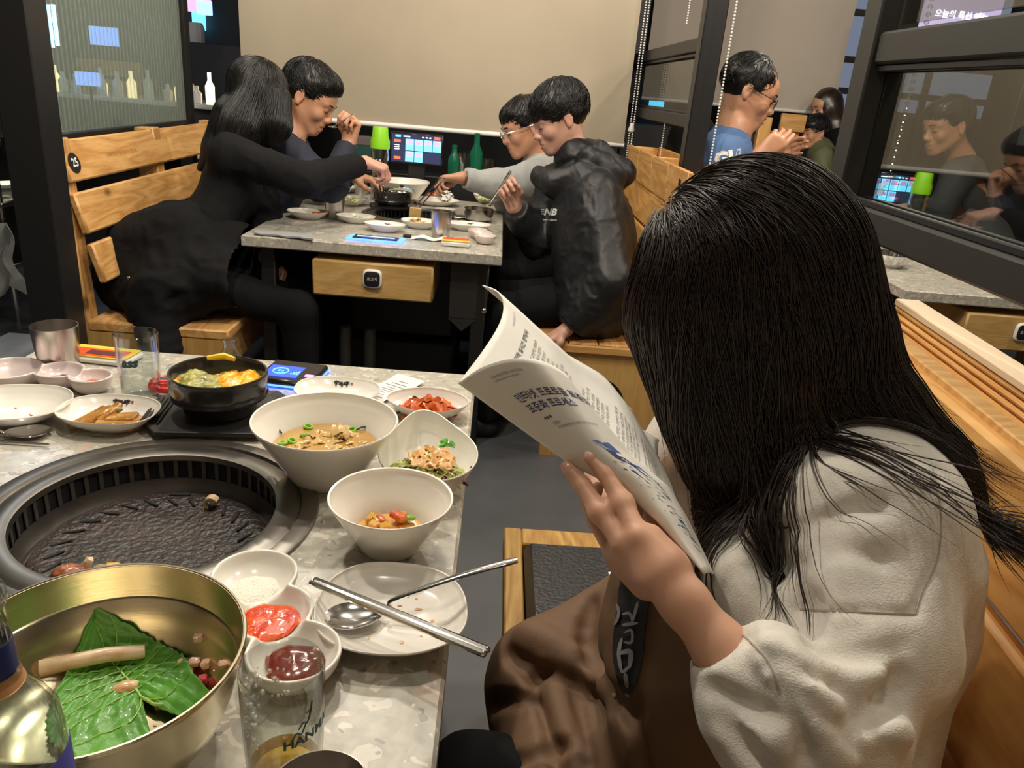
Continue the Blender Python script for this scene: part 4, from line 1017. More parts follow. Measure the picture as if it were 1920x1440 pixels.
# drinking glasses
def beer_glass(label, x, y, r, h, fill=0, text=None, text_args=None, tz=TZ, foam=False):
    t = thing('beer_glass', label, 'glass', (x, y, tz)); w_ = .0016
    obj('glass_wall', lathe([(0, 0), (r * .80, 0), (r * .86, .002), (r * .88, .01), (r * .96, h * .5), (r, h - .001), (r - w_ / 2, h), (r - w_, h - .001), (r * .96 - w_, h * .5), (r * .88 - w_, .012), (r * .8 - w_, .0085), (0, .0075)], 56), 'glass', t)
    if text:
        g = G(); 
        for s, size, zc, a0, sl, kw in text:
            V, Fs = text_geo(s, size, **kw); R = r * .965 + .0006
            if len(V):
                # subdivide by mapping only (letters are small)
                a = a0 + V[:, 0] / R; zz = zc + V[:, 1] + sl * V[:, 0]
                g.add(np.stack([R * np.cos(a), R * np.sin(a), zz], 1), Fs)
        if text_args:
            for q in text_args:
                c = catmull(q, 5); R = r * .965 + .0006; tube([(R * cos(a), R * sin(a), z) for a, z in c], .0006, 5, 0, g)
        if g.n: obj('printed_mark', g, M('glass_print', (.03, .09, .10), .5), t, smooth=False)
    if fill:
        ri = lambda z: np.interp(z, [0, .012, h * .5, h], [r * .8, r * .88, r * .96, r]) - w_ - .0002
        o = obj('beer', lathe([(0, .0085), (ri(.009), .010), (ri(fill), fill), (ri(fill) * .9, fill - .0006), (0, fill - .0008)], 40), 'beer'); o.location = (x, y, tz)
        tag(o, 'shallow amber beer left in the bottom of the glass', 'beer')
        if foam:
            g = G(); rr = np.random.RandomState(4)
            for k in range(90):
                a = rr.uniform(1.5, 4.3); z = rr.uniform(h * .52, h * .86); R = r * .96 - w_ - .0008; blob((R * cos(a), R * sin(a), z), [rr.uniform(.0006, .0022)] * 3, 5, 4, g=g)
            f = obj('foam_flecks', g, 'foam'); f.location = (x, y, tz); tag(f, 'foam flecks clinging inside the near beer glass', 'foam', kind='stuff')
    return t
beer_glass('tall clear beer glass with green lettering at the bottom centre', -.134, .456, .0315, .120, .026,
           [('HANMAC', .0115, .074, -.52, .10, dict(bold=.0004))], [[(-1.15, .074), (-1.0, .081), (-.88, .079), (-.75, .088)], [(-.95, .084), (-.82, .089), (-.72, .087), (-.60, .097)], [(-.75, .096), (-.58, .098)], [(-.68, .090), (-.58, .104)]], foam=True)
beer_glass('empty clear beer glass left of the black stone pot', -.568, 1.195, .0335, .112, 0, [('ass', .021, .070, -1.127 - .45, .08, dict(bold=.0012, shear=.2))])
# small flask behind the pot
fl = thing('glass_flask', 'small clear glass flask standing behind the stone pot', 'flask', tuple(np.append(atz(433, 690, .752)[:2], TZ)))
obj('flask_wall', lathe([(0, 0), (.024, 0), (.026, .004), (.022, .022), (.0125, .038), (.0105, .050), (.0125, .058), (.0115, .0585), (.0095, .050), (.0112, .038), (.020, .022), (.023, .005), (0, .004)], 28), 'glass', fl)
# flat package at the far edge
cd_ = atz(198, 661, .76)
t = thing('sauce_pack', 'flat red and yellow topped plastic pack at the far edge of the near table', 'package', (cd_[0], cd_[1] - .01, TZ), -.10)
obj('tray', box((0, 0, .006), (.125, .062, .012), .004), 'white', t); obj('lid', box((0, 0, .0135), (.118, .056, .003), .001), 'card_yellow', t)
obj('lid_print', box((-.002, -.008, .0155), (.104, .036, .0012), .0004), 'card_red', t); obj('lid_print', box((.012, -.010, .0164), (.066, .020, .0010), .0003), 'card_maroon', t)
# side dishes
D = lambda *a, **k: dish(*a, **k)
pk = D('white oval dish of soy pickled radish sticks', 'dish', -.566, 1.082, supere(.073, .056, 2.4, [(-.7, .05, .5)]), .026, mark=(pi / 2 + .1, .0165, 1.25))
oL = D('empty oval plate with crumbs at the left edge', 'plate', -.712, 1.083, supere(.082, .070, 2.4, [(2.4, .05, .5)]), .026, rz=.2)
db = D('empty white oval dish with black brush lettering behind the soup bowl', 'dish', -.250, 1.228, supere(.072, .054, 2.6), .026, mark=(pi / 2 + .06, .0165, 1.3))
km = D('white lozenge shaped dish of red kimchi', 'dish', -.092, 1.203, supere(.071, .055, 1.75, [(0, -.02, .3)]), .028)
def bowl_prof(R, h, foot, pitch=.0):
    return [(0, .002), (foot * .9, .002), (foot * .94, 0), (foot, 0), (foot + .003, .004), (foot * 1.22, h * .17), (R * .80, h * .62), (R * .985, h * .965), (R, h), (R - .0006, h + .0016), (R - .003, h + .001), (R * .955, h * .93),
            (R * .90, h * .86), (R * .885, h * .82), (R * .82, h * .72), (R * .80, h * .675), (R * .72, h * .55), (R * .70, h * .51), (R * .62, h * .36), (R * .58, h * .24), (R * .45, h * .12), (R * .2, h * .095), (0, h * .09)]
one = lambda t, r, z: 1.0
sp = D('large white bowl of clear dried fish soup', 'bowl', -.212, .962, one, .088, prof=bowl_prof(.0985, .088, .045), name='soup_bowl', mark=(.05, .066, 1.15, 1))
sb = D('small white bowl with a few pieces of yellow cucumber kimchi', 'bowl', -.100, .800, one, .068, prof=bowl_prof(.0738, .068, .033), name='small_bowl')
plt = D('round white plate holding the steel spoon, right of the sauce dish', 'plate', -.079, .657, supere(.0765, .0745, 2.35, [(-.35, .05, .5), (2.1, .03, .4)]), .024, name='plate', seg=96)
tipa = 1.75
salb = D('leaf shaped white bowl of cabbage salad with orange dressing', 'bowl', -.070, .962, supere(.069, .080, 2.1, [(tipa, .24, .34)]), .052, name='salad_bowl', mark=(-.12, .036, 1.0, 1),
         zf=lambda a, r, z: max(z, 0) * (.35 * math.exp(-(((a - tipa + pi) % (2 * pi) - pi) / .6) ** 2) - .10 * (1 - math.cos(a - tipa)) * .5))
# stains
def stain(x, y, z, n, col, lab, r=.02, sz=.0022, seed=1):
    rr = np.random.RandomState(seed); g = G()
    for k in range(n):
        a = rr.uniform(0, 2 * pi); q = r * rr.rand() ** .5; blob((x + q * cos(a), y + q * sin(a) * .8, z), (sz * rr.uniform(.4, 1.6), sz * rr.uniform(.4, 1.2), .0006), 6, 4, g=g)
    tag(obj('food_crumbs', g, col), lab, 'crumbs', kind='stuff')
stain(-.079, .662, TZ + .0052, 16, 'garlic', 'food crumbs and sauce traces on the spoon plate', .05, .003)
stain(-.715, 1.08, TZ + .0052, 7, 'kimchi', 'a few crumbs on the empty oval plate at the left', .04, .003, 3)
stain(-.250, 1.222, TZ + .0052, 8, 'scallion', 'green leftovers in the lettered oval dish', .03, .0035, 5)
# kimchi
def crumple(n, cx, cy, z0, rad, hgt, ln, wd, seed, nm=4, flat=.6, th=.0012, g=None, mis=None):
    g = g or G(); rr = np.random.RandomState(seed)
    for k in range(n):
        a = rr.uniform(0, 2 * pi); q = rad * rr.rand() ** .6; z = z0 + hgt * (1 - (q / rad) ** 2) * rr.uniform(.35, 1); L_ = ln * rr.uniform(.6, 1.3); W_ = wd * rr.uniform(.6, 1.3)
        ph = rr.uniform(0, 2 * pi); c, s_ = cos(ph), sin(ph); tl = rr.uniform(-.5, .5); P = np.zeros((6, 4, 3)); f1, f2, p1, p2 = rr.uniform(3, 7), rr.uniform(2, 5), rr.uniform(0, 6), rr.uniform(0, 6)
        for i in range(6):
            for j in range(4):
                u = (i / 5 - .5) * L_; v = (j / 3 - .5) * W_ * (1 - .5 * abs(i / 5 - .5)); zz = z + u * tl * .7 + .18 * W_ * sin(i * f1 * .3 + p1) + .25 * W_ * sin(j * f2 * .5 + p2) - .9 * u * u / max(ln, .001)
                P[i, j] = (cx + q * cos(a) + u * c - v * s_, cy + q * sin(a) + u * s_ + v * c, max(zz, z0 - .002))
        sheet(P, th * rr.uniform(.8, 2.2), mi=(rr.randint(nm) if mis is None else mis[rr.randint(len(mis))]), g=g)
    return g
g = crumple(70, -.093, 1.201, TZ + .009, .040, .018, .032, .016, 3, mis=[0, 0, 0, 1, 0, 2])
tag(obj('kimchi', g, ['kimchi', M('kimchi_light', srgb(226, 128, 66), .28, coat=.5), 'kimchi_dark']), 'heap of red napa cabbage kimchi in the lozenge dish', 'kimchi', kind='stuff')
# salad
g = crumple(230, -.069, .950, TZ + .020, .045, .034, .030, .0035, 5, mis=[0, 0, 0, 0, 2, 3], th=.0009)
crumple(40, -.064, .950, TZ + .048, .030, .006, .016, .012, 8, mis=[1], g=g); crumple(22, -.108, .965, TZ + .018, .018, .012, .03, .003, 9, mis=[4], g=g)
tag(obj('cabbage_salad', g, ['cabbage', 'dressing', 'cabbage', 'purple', M('pale_green_shred', srgb(196, 208, 128), .35)]), 'shredded cabbage with orange dressing in the leaf shaped bowl', 'salad', kind='stuff')
g = crumple(3, -.050, .988, TZ + .052, .006, .004, .020, .014, 12, mis=[0]); tag(obj('lettuce_leaf', g, 'scalliond'), 'bright green leaf on top of the cabbage salad', 'leaf')
# soup
zb = TZ + .050
o = obj('broth', lathe([(0, zb), (.040, zb), (.0700, zb + .0004), (.064, zb - .006), (0, zb - .004)], 48, (-.212, .962, 0)), 'broth'); tag(o, 'clear amber broth filling the large soup bowl', 'soup')
g = crumple(60, -.203, .962, zb - .001, .056, .004, .026, .009, 21, mis=[0, 0, 0, 1], th=.0012); crumple(5, -.196, .993, zb + .004, .012, .010, .022, .014, 22, mis=[0], g=g)
tag(obj('dried_fish', g, ['fish', M('egg_ribbon', srgb(232, 206, 140), .3, coat=.5)]), 'torn pale dried fish strips floating in the soup', 'fish', kind='stuff')
for k, (px, py) in enumerate([(578, 800), (548, 826), (530, 830), (572, 815), (660, 806)]):
    p = atz(px, py, zb + .002); o = obj('chili_ring', tube([(.0058 * cos(a), .0052 * sin(a), 0) for a in np.linspace(0, 2 * pi, 15)[:-1]], .0021, 6, closed=True), 'scallion'); o.location = p
    o.rotation_euler = (.35 * (k % 2), .2, k)
    tag(o, ['green chili ring at the top of the green cluster in the soup', 'green chili ring at the front of the soup cluster', 'leftmost green chili ring in the soup', 'green chili ring in the middle of the soup cluster', 'single green chili ring at the right side of the soup'][k], 'vegetable', 'green chili rings in the soup')
for k, (px, py, px2, py2) in enumerate([(515, 800, 528, 812), (668, 806, 690, 800), (612, 768, 622, 775)]):
    a_, b_ = atz(px, py, zb + .003), atz(px2, py2, zb + .003); tag(obj('seaweed_strip', tube([a_, (a_ + b_) / 2 + [0, 0, .002], b_], .0014, 5), 'kimchi_dark'), ['dark seaweed strip at the left bowl wall', 'dark seaweed strip at the right side of the soup', 'tiny dark strip behind the fish'][k], 'seaweed')
# cucumber kimchi
zb = TZ + .020
tag(obj('brine', lathe([(0, zb), (.0425, zb + .0005), (.039, zb - .003), (0, zb - .003)], 32, (-.100, .800, 0)), 'brine'), 'thin orange brine in the small bowl', 'brine')
rr = np.random.RandomState(6)
for k in range(16):
    a = rr.uniform(0, 2 * pi); q = .032 * rr.rand() ** .5; T = np.array(Matrix.Rotation(rr.uniform(0, 3), 4, 'Z') @ Matrix.Rotation(rr.uniform(-.7, .7), 4, 'X')); gg = G()
    b = box((0, 0, 0), (rr.uniform(.014, .022), rr.uniform(.009, .013), rr.uniform(.006, .009)), .0022); gg.add(b.v[0], b.f, 0, T)
    m_ = 'cucumber' if k % 4 else 'kimchi'
    if k in (5, 10): m_ = 'scallion'
    o = obj('cucumber_piece', gg, m_); o.location = (-.100 + q * cos(a), .803 + q * sin(a), zb + .006 + .010 * (1 - q / .032) * (k % 3) * .6)
    tag(o, {'cucumber': 'golden chunk of cucumber kimchi in the small bowl', 'kimchi': 'orange red cabbage chunk in the small bowl', 'scallion': 'green chunk of cucumber in the small bowl'}[m_], 'vegetable', 'pieces of cucumber kimchi in the small bowl')
# pickles
zb = TZ + .0062
tag(obj('soy_brine', lathe([(0, zb), (.047, zb + .0003), (.045, zb - .002), (0, zb - .002)], 32, (-.556, 1.078, 0), rf=supere(1, .72)), M('soy_brine', srgb(206, 150, 84), .12, coat=.8)), 'thin soy brine in the pickle dish', 'brine')
for k, (x, y, z, a, tl, L_, W_) in enumerate([(-.592, 1.080, .012, 1.05, .25, .052, .014), (-.600, 1.074, .009, 1.0, .2, .050, .013), (-.582, 1.082, .014, .9, .3, .046, .013), (-.570, 1.090, .016, 1.15, .35, .044, .012), (-.548, 1.082, .012, .1, .1, .044, .026), (-.540, 1.072, .009, -.1, .05, .046, .022), (-.560, 1.066, .008, .2, 0, .040, .016)]):
    gg = G(); b = box((0, 0, 0), (L_, W_, .009), .002); gg.add(b.v[0], b.f, 0, Tm((0, 0, 0), a, 0, -tl)); o = obj('pickle_stick', gg, 'pickle'); o.location = (x, y, TZ + z)
    tag(o, ['steep pickled radish stick at the left of the dish', 'lowest left pickled radish stick', 'pickled radish stick leaning over the two left ones', 'topmost pickled radish stick under the lettering', 'flat pickled radish slab at the back right', 'flat pickled radish slab at the front right', 'small flat pickled radish slab in the middle'][k], 'vegetable', 'pickled radish in the oval dish')
tag(obj('pickled_pepper', blob((-.566, 1.100, TZ + .018), (.011, .007, .006), jit=.15), 'kimchi_dark' if False else 'egg_green'), 'greenish pickled pepper at the back of the pickle dish', 'vegetable')
# stone pot on its tray
px_, py_ = -.416, 1.133
t = thing('pot_tray', 'black octagonal wooden tray with ribbed corners under the stone pot', 'tray', (px_, py_, TZ), .12)
g = G(); oc = [(.108, .045), (.075, .088), (-.075, .088), (-.108, .045), (-.108, -.045), (-.075, -.088), (.075, -.088), (.108, -.045)]
V = [(x * .82, y * .82, 0) for x, y in oc] + [(x, y, .008) for x, y in oc] + [(x, y, .014) for x, y in oc] + [(x * .97, y * .97, .0145) for x, y in oc] + [(x * .82, y * .82, .012) for x, y in oc]
g.add(V, [tuple(range(8))[::-1]] + [(r_ * 8 + k, r_ * 8 + (k + 1) % 8, (r_ + 1) * 8 + (k + 1) % 8, (r_ + 1) * 8 + k) for r_ in range(4) for k in range(8)] + [tuple(range(32, 40))]); obj('tray_body', g, M('charred_wood', (.018, .016, .015), .5, bump=(200, .4, .001)), t, smooth=False)
for sx in (-1, 1):
    for k in range(5): gg = box((sx * (.079 + k * .0062), 0, .0148), (.003, .12 - k * .008, .003), .001); obj('rib', gg, 'black', t)
t = thing('stone_pot', 'black earthenware pot of steamed egg on its tray', 'pot', (px_, py_, TZ + .0150))
obj('pot_wall', lathe([(0, .001), (.050, .001), (.052, 0), (.055, .004), (.058, .018), (.0655, .024), (.073, .027), (.0745, .031), (.072, .035), (.0735, .040), (.0745, .062), (.0735, .0655), (.0705, .0655), (.0685, .062), (.067, .040), (.060, .022), (0, .018)], 72), 'stone_pot', t)
g = G(); n = 60
V = []; 
for i in range(n):
    for j in range(n): V.append((-.069 + .138 * i / (n - 1), -.069 + .138 * j / (n - 1), 0))
V = np.array(V); r_ = np.hypot(V[:, 0], V[:, 1]); 
sc_ = np.minimum(1, .067 / np.maximum(r_, 1e-6)); V[:, 0] *= sc_; V[:, 1] *= sc_; r_ = np.hypot(V[:, 0], V[:, 1])
hh = .052 + vnoise(V * 55 + 3) * .012 + np.abs(vnoise(V * 120 + 8)) * .008 - .018 * np.exp(-((V[:, 0] + .02) ** 2 + (V[:, 1] - .048) ** 2) / .0006) - .006 * (r_ / .067) ** 4 - .012 * np.exp(-((V[:, 0] - .02) ** 2 + (V[:, 1] - .055) ** 2) / .0002)
V[:, 2] = hh; yel = ((V[:, 0] - .032) ** 2 / 1.0 + (V[:, 1] - .005) ** 2 / 1.6 < .033 ** 2) | ((V[:, 1] > .046) & (V[:, 0] > -.035) & (V[:, 0] < .01) & (r_ > .052)) | ((r_ > .060) & (V[:, 1] < 0))
ff = []; mi = []
for i in range(n - 1):
    for j in range(n - 1):
        a = i * n + j; q = (a, a + n, a + n + 1, a + 1)
        ff.append(q); mi.append(1 if yel[a] else 0)
g.add(V, ff); g.mi = mi
o = obj('steamed_egg', g, ['egg_green', 'egg_yellow'], ang=0); o.location = (px_, py_, TZ + .0155); tag(o, 'puffy yellow and green steamed egg inside the stone pot', 'egg')
g = G(); tube([(-.035, .05, .066), (-.01, .057, .069), (.008, .054, .066)], [.004, .006, .004], 8, g=g); o = obj('egg_crust', g, M('egg_rim_yellow', srgb(232, 190, 20), .4)); o.location = (px_, py_, TZ + .0155); tag(o, 'yellow egg crust stuck to the back rim of the stone pot', 'egg')
# scissors with red handles
def scissors(label, loc, rz, s=1.0, tz=TZ):
    t = thing('scissors', label, 'scissors', (loc[0], loc[1], tz), rz)
    for k, (sy, a) in enumerate(((1, .10), (-1, -.10))):
        c, s_ = cos(a), sin(a); R2 = np.array([[c, -s_], [s_, c]])
        lp = catmull([(-.005, sy * .004), (-.030, sy * .030), (-.062, sy * .040), (-.088, sy * .026), (-.085, sy * .008), (-.055, sy * .006), (-.025, sy * .006)], 6)
        lp = (lp @ R2.T) * s; h = obj('handle', tube([(p[0], p[1], .007 + .003 * k) for p in lp], .0058 * s, 8), 'red', t)
        inn = lp[6:-6] * .93 + np.array([-.003, 0]); obj('handle_grip', tube([(p[0], p[1], .007 + .003 * k) for p in inn], .0048 * s, 7), 'black', h)
        bl = (np.array([(-.005, sy * .007), (.10, -sy * .002), (.10, -sy * .004), (-.005, -sy * .006)]) @ R2.T) * s
        gg = G(); V = [(p[0], p[1], .006 + .003 * k) for p in bl] + [(p[0], p[1], .008 + .003 * k) for p in bl]; gg.add(V, [(0, 1, 2, 3)[::-1], (4, 5, 6, 7), (0, 1, 5, 4), (1, 2, 6, 5), (2, 3, 7, 6), (3, 0, 4, 7)]); obj('blade', gg, 'steel', t, smooth=False)
    obj('pivot', lathe([(0, 0), (.004, 0), (.004, .013), (0, .0135)], 12), 'steel', t); return t
scissors('red and black handled kitchen scissors tucked behind the stone pot', (-.475, 1.262), pi + .35 + pi, 1.05)
# lit ordering device
t = thing('call_device', 'flat black device with a glowing blue screen right of the stone pot', 'device', (-.352, 1.325, TZ), -.10)
obj('case', box((0, 0, .008), (.105, .105, .014), .005), 'tablet', t); obj('edge_light', box((0, 0, .0045), (.1085, .1085, .004), .0015), 'glow_blue', t)
g = G(); box((-.012, -.008, .0155), (.062, .055, .001), .0003, 0, g); obj('screen', g, M('device_screen', (.02, .03, .2), .3, emit=((.02, .06, .75), 1.3)), t)
g = G(); tube([(-.018 + .014 * cos(a), -.008 + .014 * sin(a), .0165) for a in np.linspace(0, 2 * pi, 20)[:-1]], .0009, 5, closed=True, g=g); text_on(g, '20', .012, Tm((-.018, -.008, .0166))); 
for k in range(4): box((.004 + k * .004, -.018 + k * .002, .0165), (.002, .006 + k * .004, .0006), .0002, 0, g)
obj('screen_marks', g, 'glow_cyan', t, smooth=False); obj('red_button', box((.038, -.018, .0158), (.016, .010, .0012), .0005), 'glow_pink', t)
# receipt
P = np.zeros((8, 5, 3)); p0 = atz(733, 727, .7515)
for i in range(8):
    for j in range(5): u = (i / 7 - .5) * .13; v = (j / 4 - .5) * .062; a = 1.05; P[i, j] = (p0[0] + u * cos(a) - v * sin(a), p0[1] - .01 + u * sin(a) + v * cos(a), .7535 + .0022 * sin(i * 1.1) + .0012)
o = obj('receipt', sheet(P, .0004), 'paper'); tag(o, 'white paper receipt lying between two side dishes', 'receipt')
g = G()
for k in range(9): a = 1.05; c = np.array([p0[0] + (-.05 + k * .011) * cos(a), p0[1] - .01 + (-.05 + k * .011) * sin(a), .7535 + .0022 * sin((k * .011 / .13 + .11) * 7.7) + .0022]); gg = box((0, 0, 0), (.0012, .044 - .012 * (k % 3), .0003), .0001); g.add(gg.v[0], gg.f, 0, Tm(c, a))
obj('printed_lines', g, 'inkgrey', o, smooth=False)
# spoons and chopsticks
def spoon(label, head, mid, end, w=.021, ln=.03, up=(0, 0, 1), tilt=0):
    head, mid, end = map(np.array, (head, mid, end)); t = thing('spoon', label, 'spoon', tuple(head)); d = unit((mid - head) * [1, 1, 0]); s_ = np.cross([0, 0, 1.], d); n_ = np.array([0, 0, 1.])
    g = G(); lathe([(0, 0), (.5, .0011 * .5), (.85, .004), (1, .0072), (1.0, .0082), (.82, .0052), (.5, .0018), (0, .0009)], 36, rf=lambda a, r, z: 1 / math.sqrt((cos(a) / ln) ** 2 + (sin(a) / (w * (1 - .12 * cos(a)))) ** 2), g=g)
    V = np.vstack(g.v) @ np.stack([d, s_, n_], 0); g = G().add(V, g.f); obj('spoon_bowl', g, 'chrome', t)
    c = catmull([d * ln * .97 + [0, 0, .0072], (d * ln * 1.25 + [0, 0, .011]), mid - head, (mid * .45 + end * .55) - head + [0, 0, .003], end - head], 8)
    n = len(c); rad = np.interp(np.linspace(0, 1, n), [0, .12, .5, .93, 1], [.0042, .0026, .0032, .0056, .0045]); obj('handle', tube(c, rad, 10, flat=(0, 0, 1, .42)), 'chrome', t); return t
def chopsticks(label, a, b, off, r0=.0030, r1=.0022, mat='chrome', group=None):
    a, b = np.array(a), np.array(b); s_ = unit(np.cross(b - a, [0, 0, 1.])) * off
    for k in (-1, 1):
        t = thing('chopstick', label[0 if k < 0 else 1], 'chopstick', tuple(a + s_ * k), group=group)
        T = tube([(0, 0, 0), (b - a) * .45, (b - a) + 0 * s_], [r0, r0, r1], 8); obj('shaft', T, mat, t)
        obj('end_cap', blob(np.array([0, 0, 0]), (r0 * 1.02,) * 3, 8, 6), mat, t)
hd = atz(664, 1160, .760); hd[2] = .7570
spoon('steel spoon resting in the round plate with its handle over the rim', hd, atz(738, 1124, .778), atz(970, 1050, .818))
a_, b_ = atz(910, 1222, .801), atz(586, 1089, .792)
chopsticks(['near steel chopstick lying across the round plate', 'far steel chopstick lying across the round plate'], a_, b_, .0034, .0033, .0026, group=None)
p = atz(38, 812, .757); q = atz(-90, 800, .757); p[2] = q[2] = .7515
spoon('steel spoon beside the empty plate at the left edge', (p[0] + .008, p[1] + .004, .7512), (p[0] - .045, p[1] - .012, .758), (p[0] - .15, p[1] - .035, .757))
p1, p2 = atz(92, 833, .754), atz(-80, 822, .754)
t = thing('chopstick', 'thin steel chopstick in front of the left spoon', 'chopstick', tuple(p1)); obj('shaft', tube([(0, 0, 0), p2 - p1], [.0016, .0026], 8), 'steel', t)
P = np.zeros((5, 5, 3))
for i in range(5):
    for j in range(5): P[i, j] = (-.667 + (-.09 + .05 * 0 + .022 * i) * 1.0 - .010 * j, .965 - .028 * j - .010 * i * 0 + .004 * i, .7516 + .0006 * i)
tag(obj('napkin', sheet(P, .0008), 'paper'), 'white napkin corner at the left edge of the near table', 'napkin')

# ------------------------------------------------------------------ brass bowl with leaf and leftovers
BX, BY = -.288, .488; inner = [(.000, .0065), (.050, .0068), (.070, .011), (.086, .024), (.097, .045), (.1025, .066), (.1045, .0675), (.1085, .088), (.1090, .0955)]
outer = [(0, .001), (.042, .001), (.044, 0), (.047, .0025), (.064, .0035), (.080, .011), (.0925, .027), (.1005, .048), (.1045, .066), (.1062, .070), (.1100, .090), (.1125, .0955), (.1120, .0975), (.1095, .0972)]
t = thing('brass_bowl', 'large brushed brass bowl at the lower left', 'bowl', (BX, BY, TZ))
obj('bowl_shell', lathe(outer + inner[::-1], 128), 'brass', t)
obj('rolled_rim', tube([(.1112 * cos(a), .1112 * sin(a), .0968) for a in np.linspace(0, 2 * pi, 97)[:-1]], .0016, 6, closed=True), M('bright_rim', (.80, .72, .52), .2, 1), t)
def bowl_z(x, y, off=0):
    r = math.hypot(x - BX, y - BY); return TZ + np.interp(r, [q[0] for q in inner], [q[1] for q in inner]) + off
def bowl_hit(px, py, off=0):
    d = _ray(px, py)
    for s in np.arange(.3, .9, .001):
        P = d * s + np.array([0, 0, CAM_H]); r = math.hypot(P[0] - BX, P[1] - BY)
        if P[2] < TZ + .09 and P[2] <= bowl_z(P[0], P[1], off): return P
    return P
# leaf traced over its own plane: stem at lower right, tip at upper left
tip, stem = bowl_hit(178, 1165, .004), bowl_hit(268, 1318, .004); left, right = bowl_hit(90, 1345, .004), bowl_hit(326, 1222, .004)
def leaf_pt(u, v):           # u 0 stem ..1 tip, v -1..1 across
    wd = (math.sin(pi * min(1, (u * .92 + .07)) ** .72)) ** .75 if u < 1 else 0
    notch = .10 * math.exp(-(u / .10) ** 2) * abs(v)
    mid = stem * (1 - u) + tip * u; ax = unit((tip - stem) * [1, 1, 0]); sd = np.array([ax[1], -ax[0], 0])
    ser = 1 + .030 * (1 - abs(((u * 17) % 1) * 2 - 1)) * (abs(v) ** 8)
    hw = .043 if v > 0 else .070
    p = mid + sd * v * hw * wd * ser - ax * (.030 * abs(v) ** 1.6 * (1 - u) + notch)
    rd = math.hypot(p[0] - BX, p[1] - BY)
    if rd > .101: p[0] = BX + (p[0] - BX) * .101 / rd; p[1] = BY + (p[1] - BY) * .101 / rd
    z = bowl_z(p[0], p[1], .003) if math.hypot(p[0] - BX, p[1] - BY) < .104 else TZ + .085
    dcen = abs(((u * 9 + abs(v) * 2.6) % 1) - .5)
    return np.array([p[0], p[1], z + .0045 + .0032 * abs(v) ** .8 + .0042 * (dcen - .25) + .004 * sin(u * 5 + v * 2)])
nu, nv = 120, 61; P = np.array([[leaf_pt(u, v) for v in np.linspace(-1, 1, nv)] for u in np.linspace(0.0, 1, nu)]); P[:, :, 2] += (vnoise(P.reshape(-1, 3) * 260) * .0022).reshape(nu, nv)
t = thing('perilla_leaf', 'big green serrated perilla leaf in the brass bowl', 'leaf', tuple(stem)); obj('leaf_blade', sheet(P - stem, .0006), 'leaf', t, ang=0)
g = G(); tube([leaf_pt(u, 0) - stem + [0, 0, .0012] for u in np.linspace(0, .97, 24)], np.linspace(.0014, .0004, 24), 6, g=g)
for k in range(7):
    for sg in (-1, 1):
        u0 = .02 + k * .115; tube([leaf_pt(min(u0 + .16 * s_ * (1 + .3 * k * .2), .985), sg * s_ * .93) - stem + [0, 0, .0011] for s_ in np.linspace(0, 1, 9)], np.linspace(.0008, .0003, 9), 5, g=g)
obj('vein', g, 'leafvein', t); axd = unit((tip - stem) * [1, 1, 0]); obj('stalk', tube([(0, 0, .006), -axd * .012 + [.004, 0, .007], -axd * .018 + [.014, 0.004, .007]], .0016, 6), 'leafvein', t)
a_, b_ = bowl_hit(128, 1245, .013), bowl_hit(272, 1221, .013)
t = thing('mushroom_slice', 'long grilled king oyster mushroom strip lying across the leaf', 'mushroom', tuple(a_)); d_ = b_ - a_
g = tube([-d_ * .35, (0, 0, .002), d_ * .5 + [0, 0, .003], d_ * .97, d_], [.0072, .0070, .0066, .0062, .0052], 12); V = np.vstack(g.v); V += (vnoise(V * 90) * .0012)[:, None]; obj('stem_strip', G().add(V, g.f), 'mushroom', t)
p = bowl_hit(236, 1290, .010); o = obj('garlic_clove', blob((0, 0, 0), (.0125, .0068, .0062), 14, 10, jit=.03, T=Tm((0, 0, 0), .45)), 'garlic'); o.location = p; tag(o, 'browned garlic clove on the perilla leaf', 'garlic')
rr = np.random.RandomState(9)
for k, (px, py, m_, sz, lb) in enumerate([(372, 1200, 'meatcube', .0085, 'pale radish cube alone near the back of the brass bowl'), (340, 1248, 'meatcube', .0085, 'pale radish cube left in the cluster of four'), (366, 1246, 'meatcube', .009, 'pale radish cube at the top of the cluster'),
        (386, 1250, 'meatcube', .0088, 'pale radish cube at the right of the cluster'), (357, 1258, 'redcube', .0078, 'small red radish cube in the cluster'), (380, 1279, 'redcube', .009, 'larger pink red radish cube near the bowl wall'),
        (345, 1294, 'meatcube', .0088, 'pale radish cube in front of the red ones'), (293, 1312, 'meatcube', .0075, 'tiny pale cube beside the leaf stalk'), (417, 1250, 'meatcube', .0078, 'pale radish cube against the right wall of the brass bowl'), (331, 1240, 'redcube', .004, 'red chili scrap beside the leaf')]):
    p = bowl_hit(px, py, .003); gg = G(); b = box((0, 0, 0), (sz, sz * .9, sz * .8), .0016); V = b.v[0] + rr.randn(24, 3) * .0003; gg.add(V, b.f, 0, np.array(Matrix.Rotation(rr.uniform(0, 3), 4, 'Z') @ Matrix.Rotation(rr.uniform(-.5, .5), 4, 'X')))
    o = obj('radish_cube', gg, m_); o.location = p + [0, 0, sz * .3]; tag(o, lb, 'radish', 'radish cubes in the brass bowl')
g = G()
for k in range(40):
    a = rr.uniform(-1.2, 1.0); q = rr.uniform(.035, .09); x, y = BX + q * cos(a), BY + q * sin(a); blob((x, y, bowl_z(x, y, .0006)), (rr.uniform(.0006, .0018), rr.uniform(.0006, .0015), .0007), 5, 4, g=g)
tag(obj('sesame_bits', g, 'garlic'), 'sesame bits and sauce specks on the brass bowl wall', 'crumbs', kind='stuff')
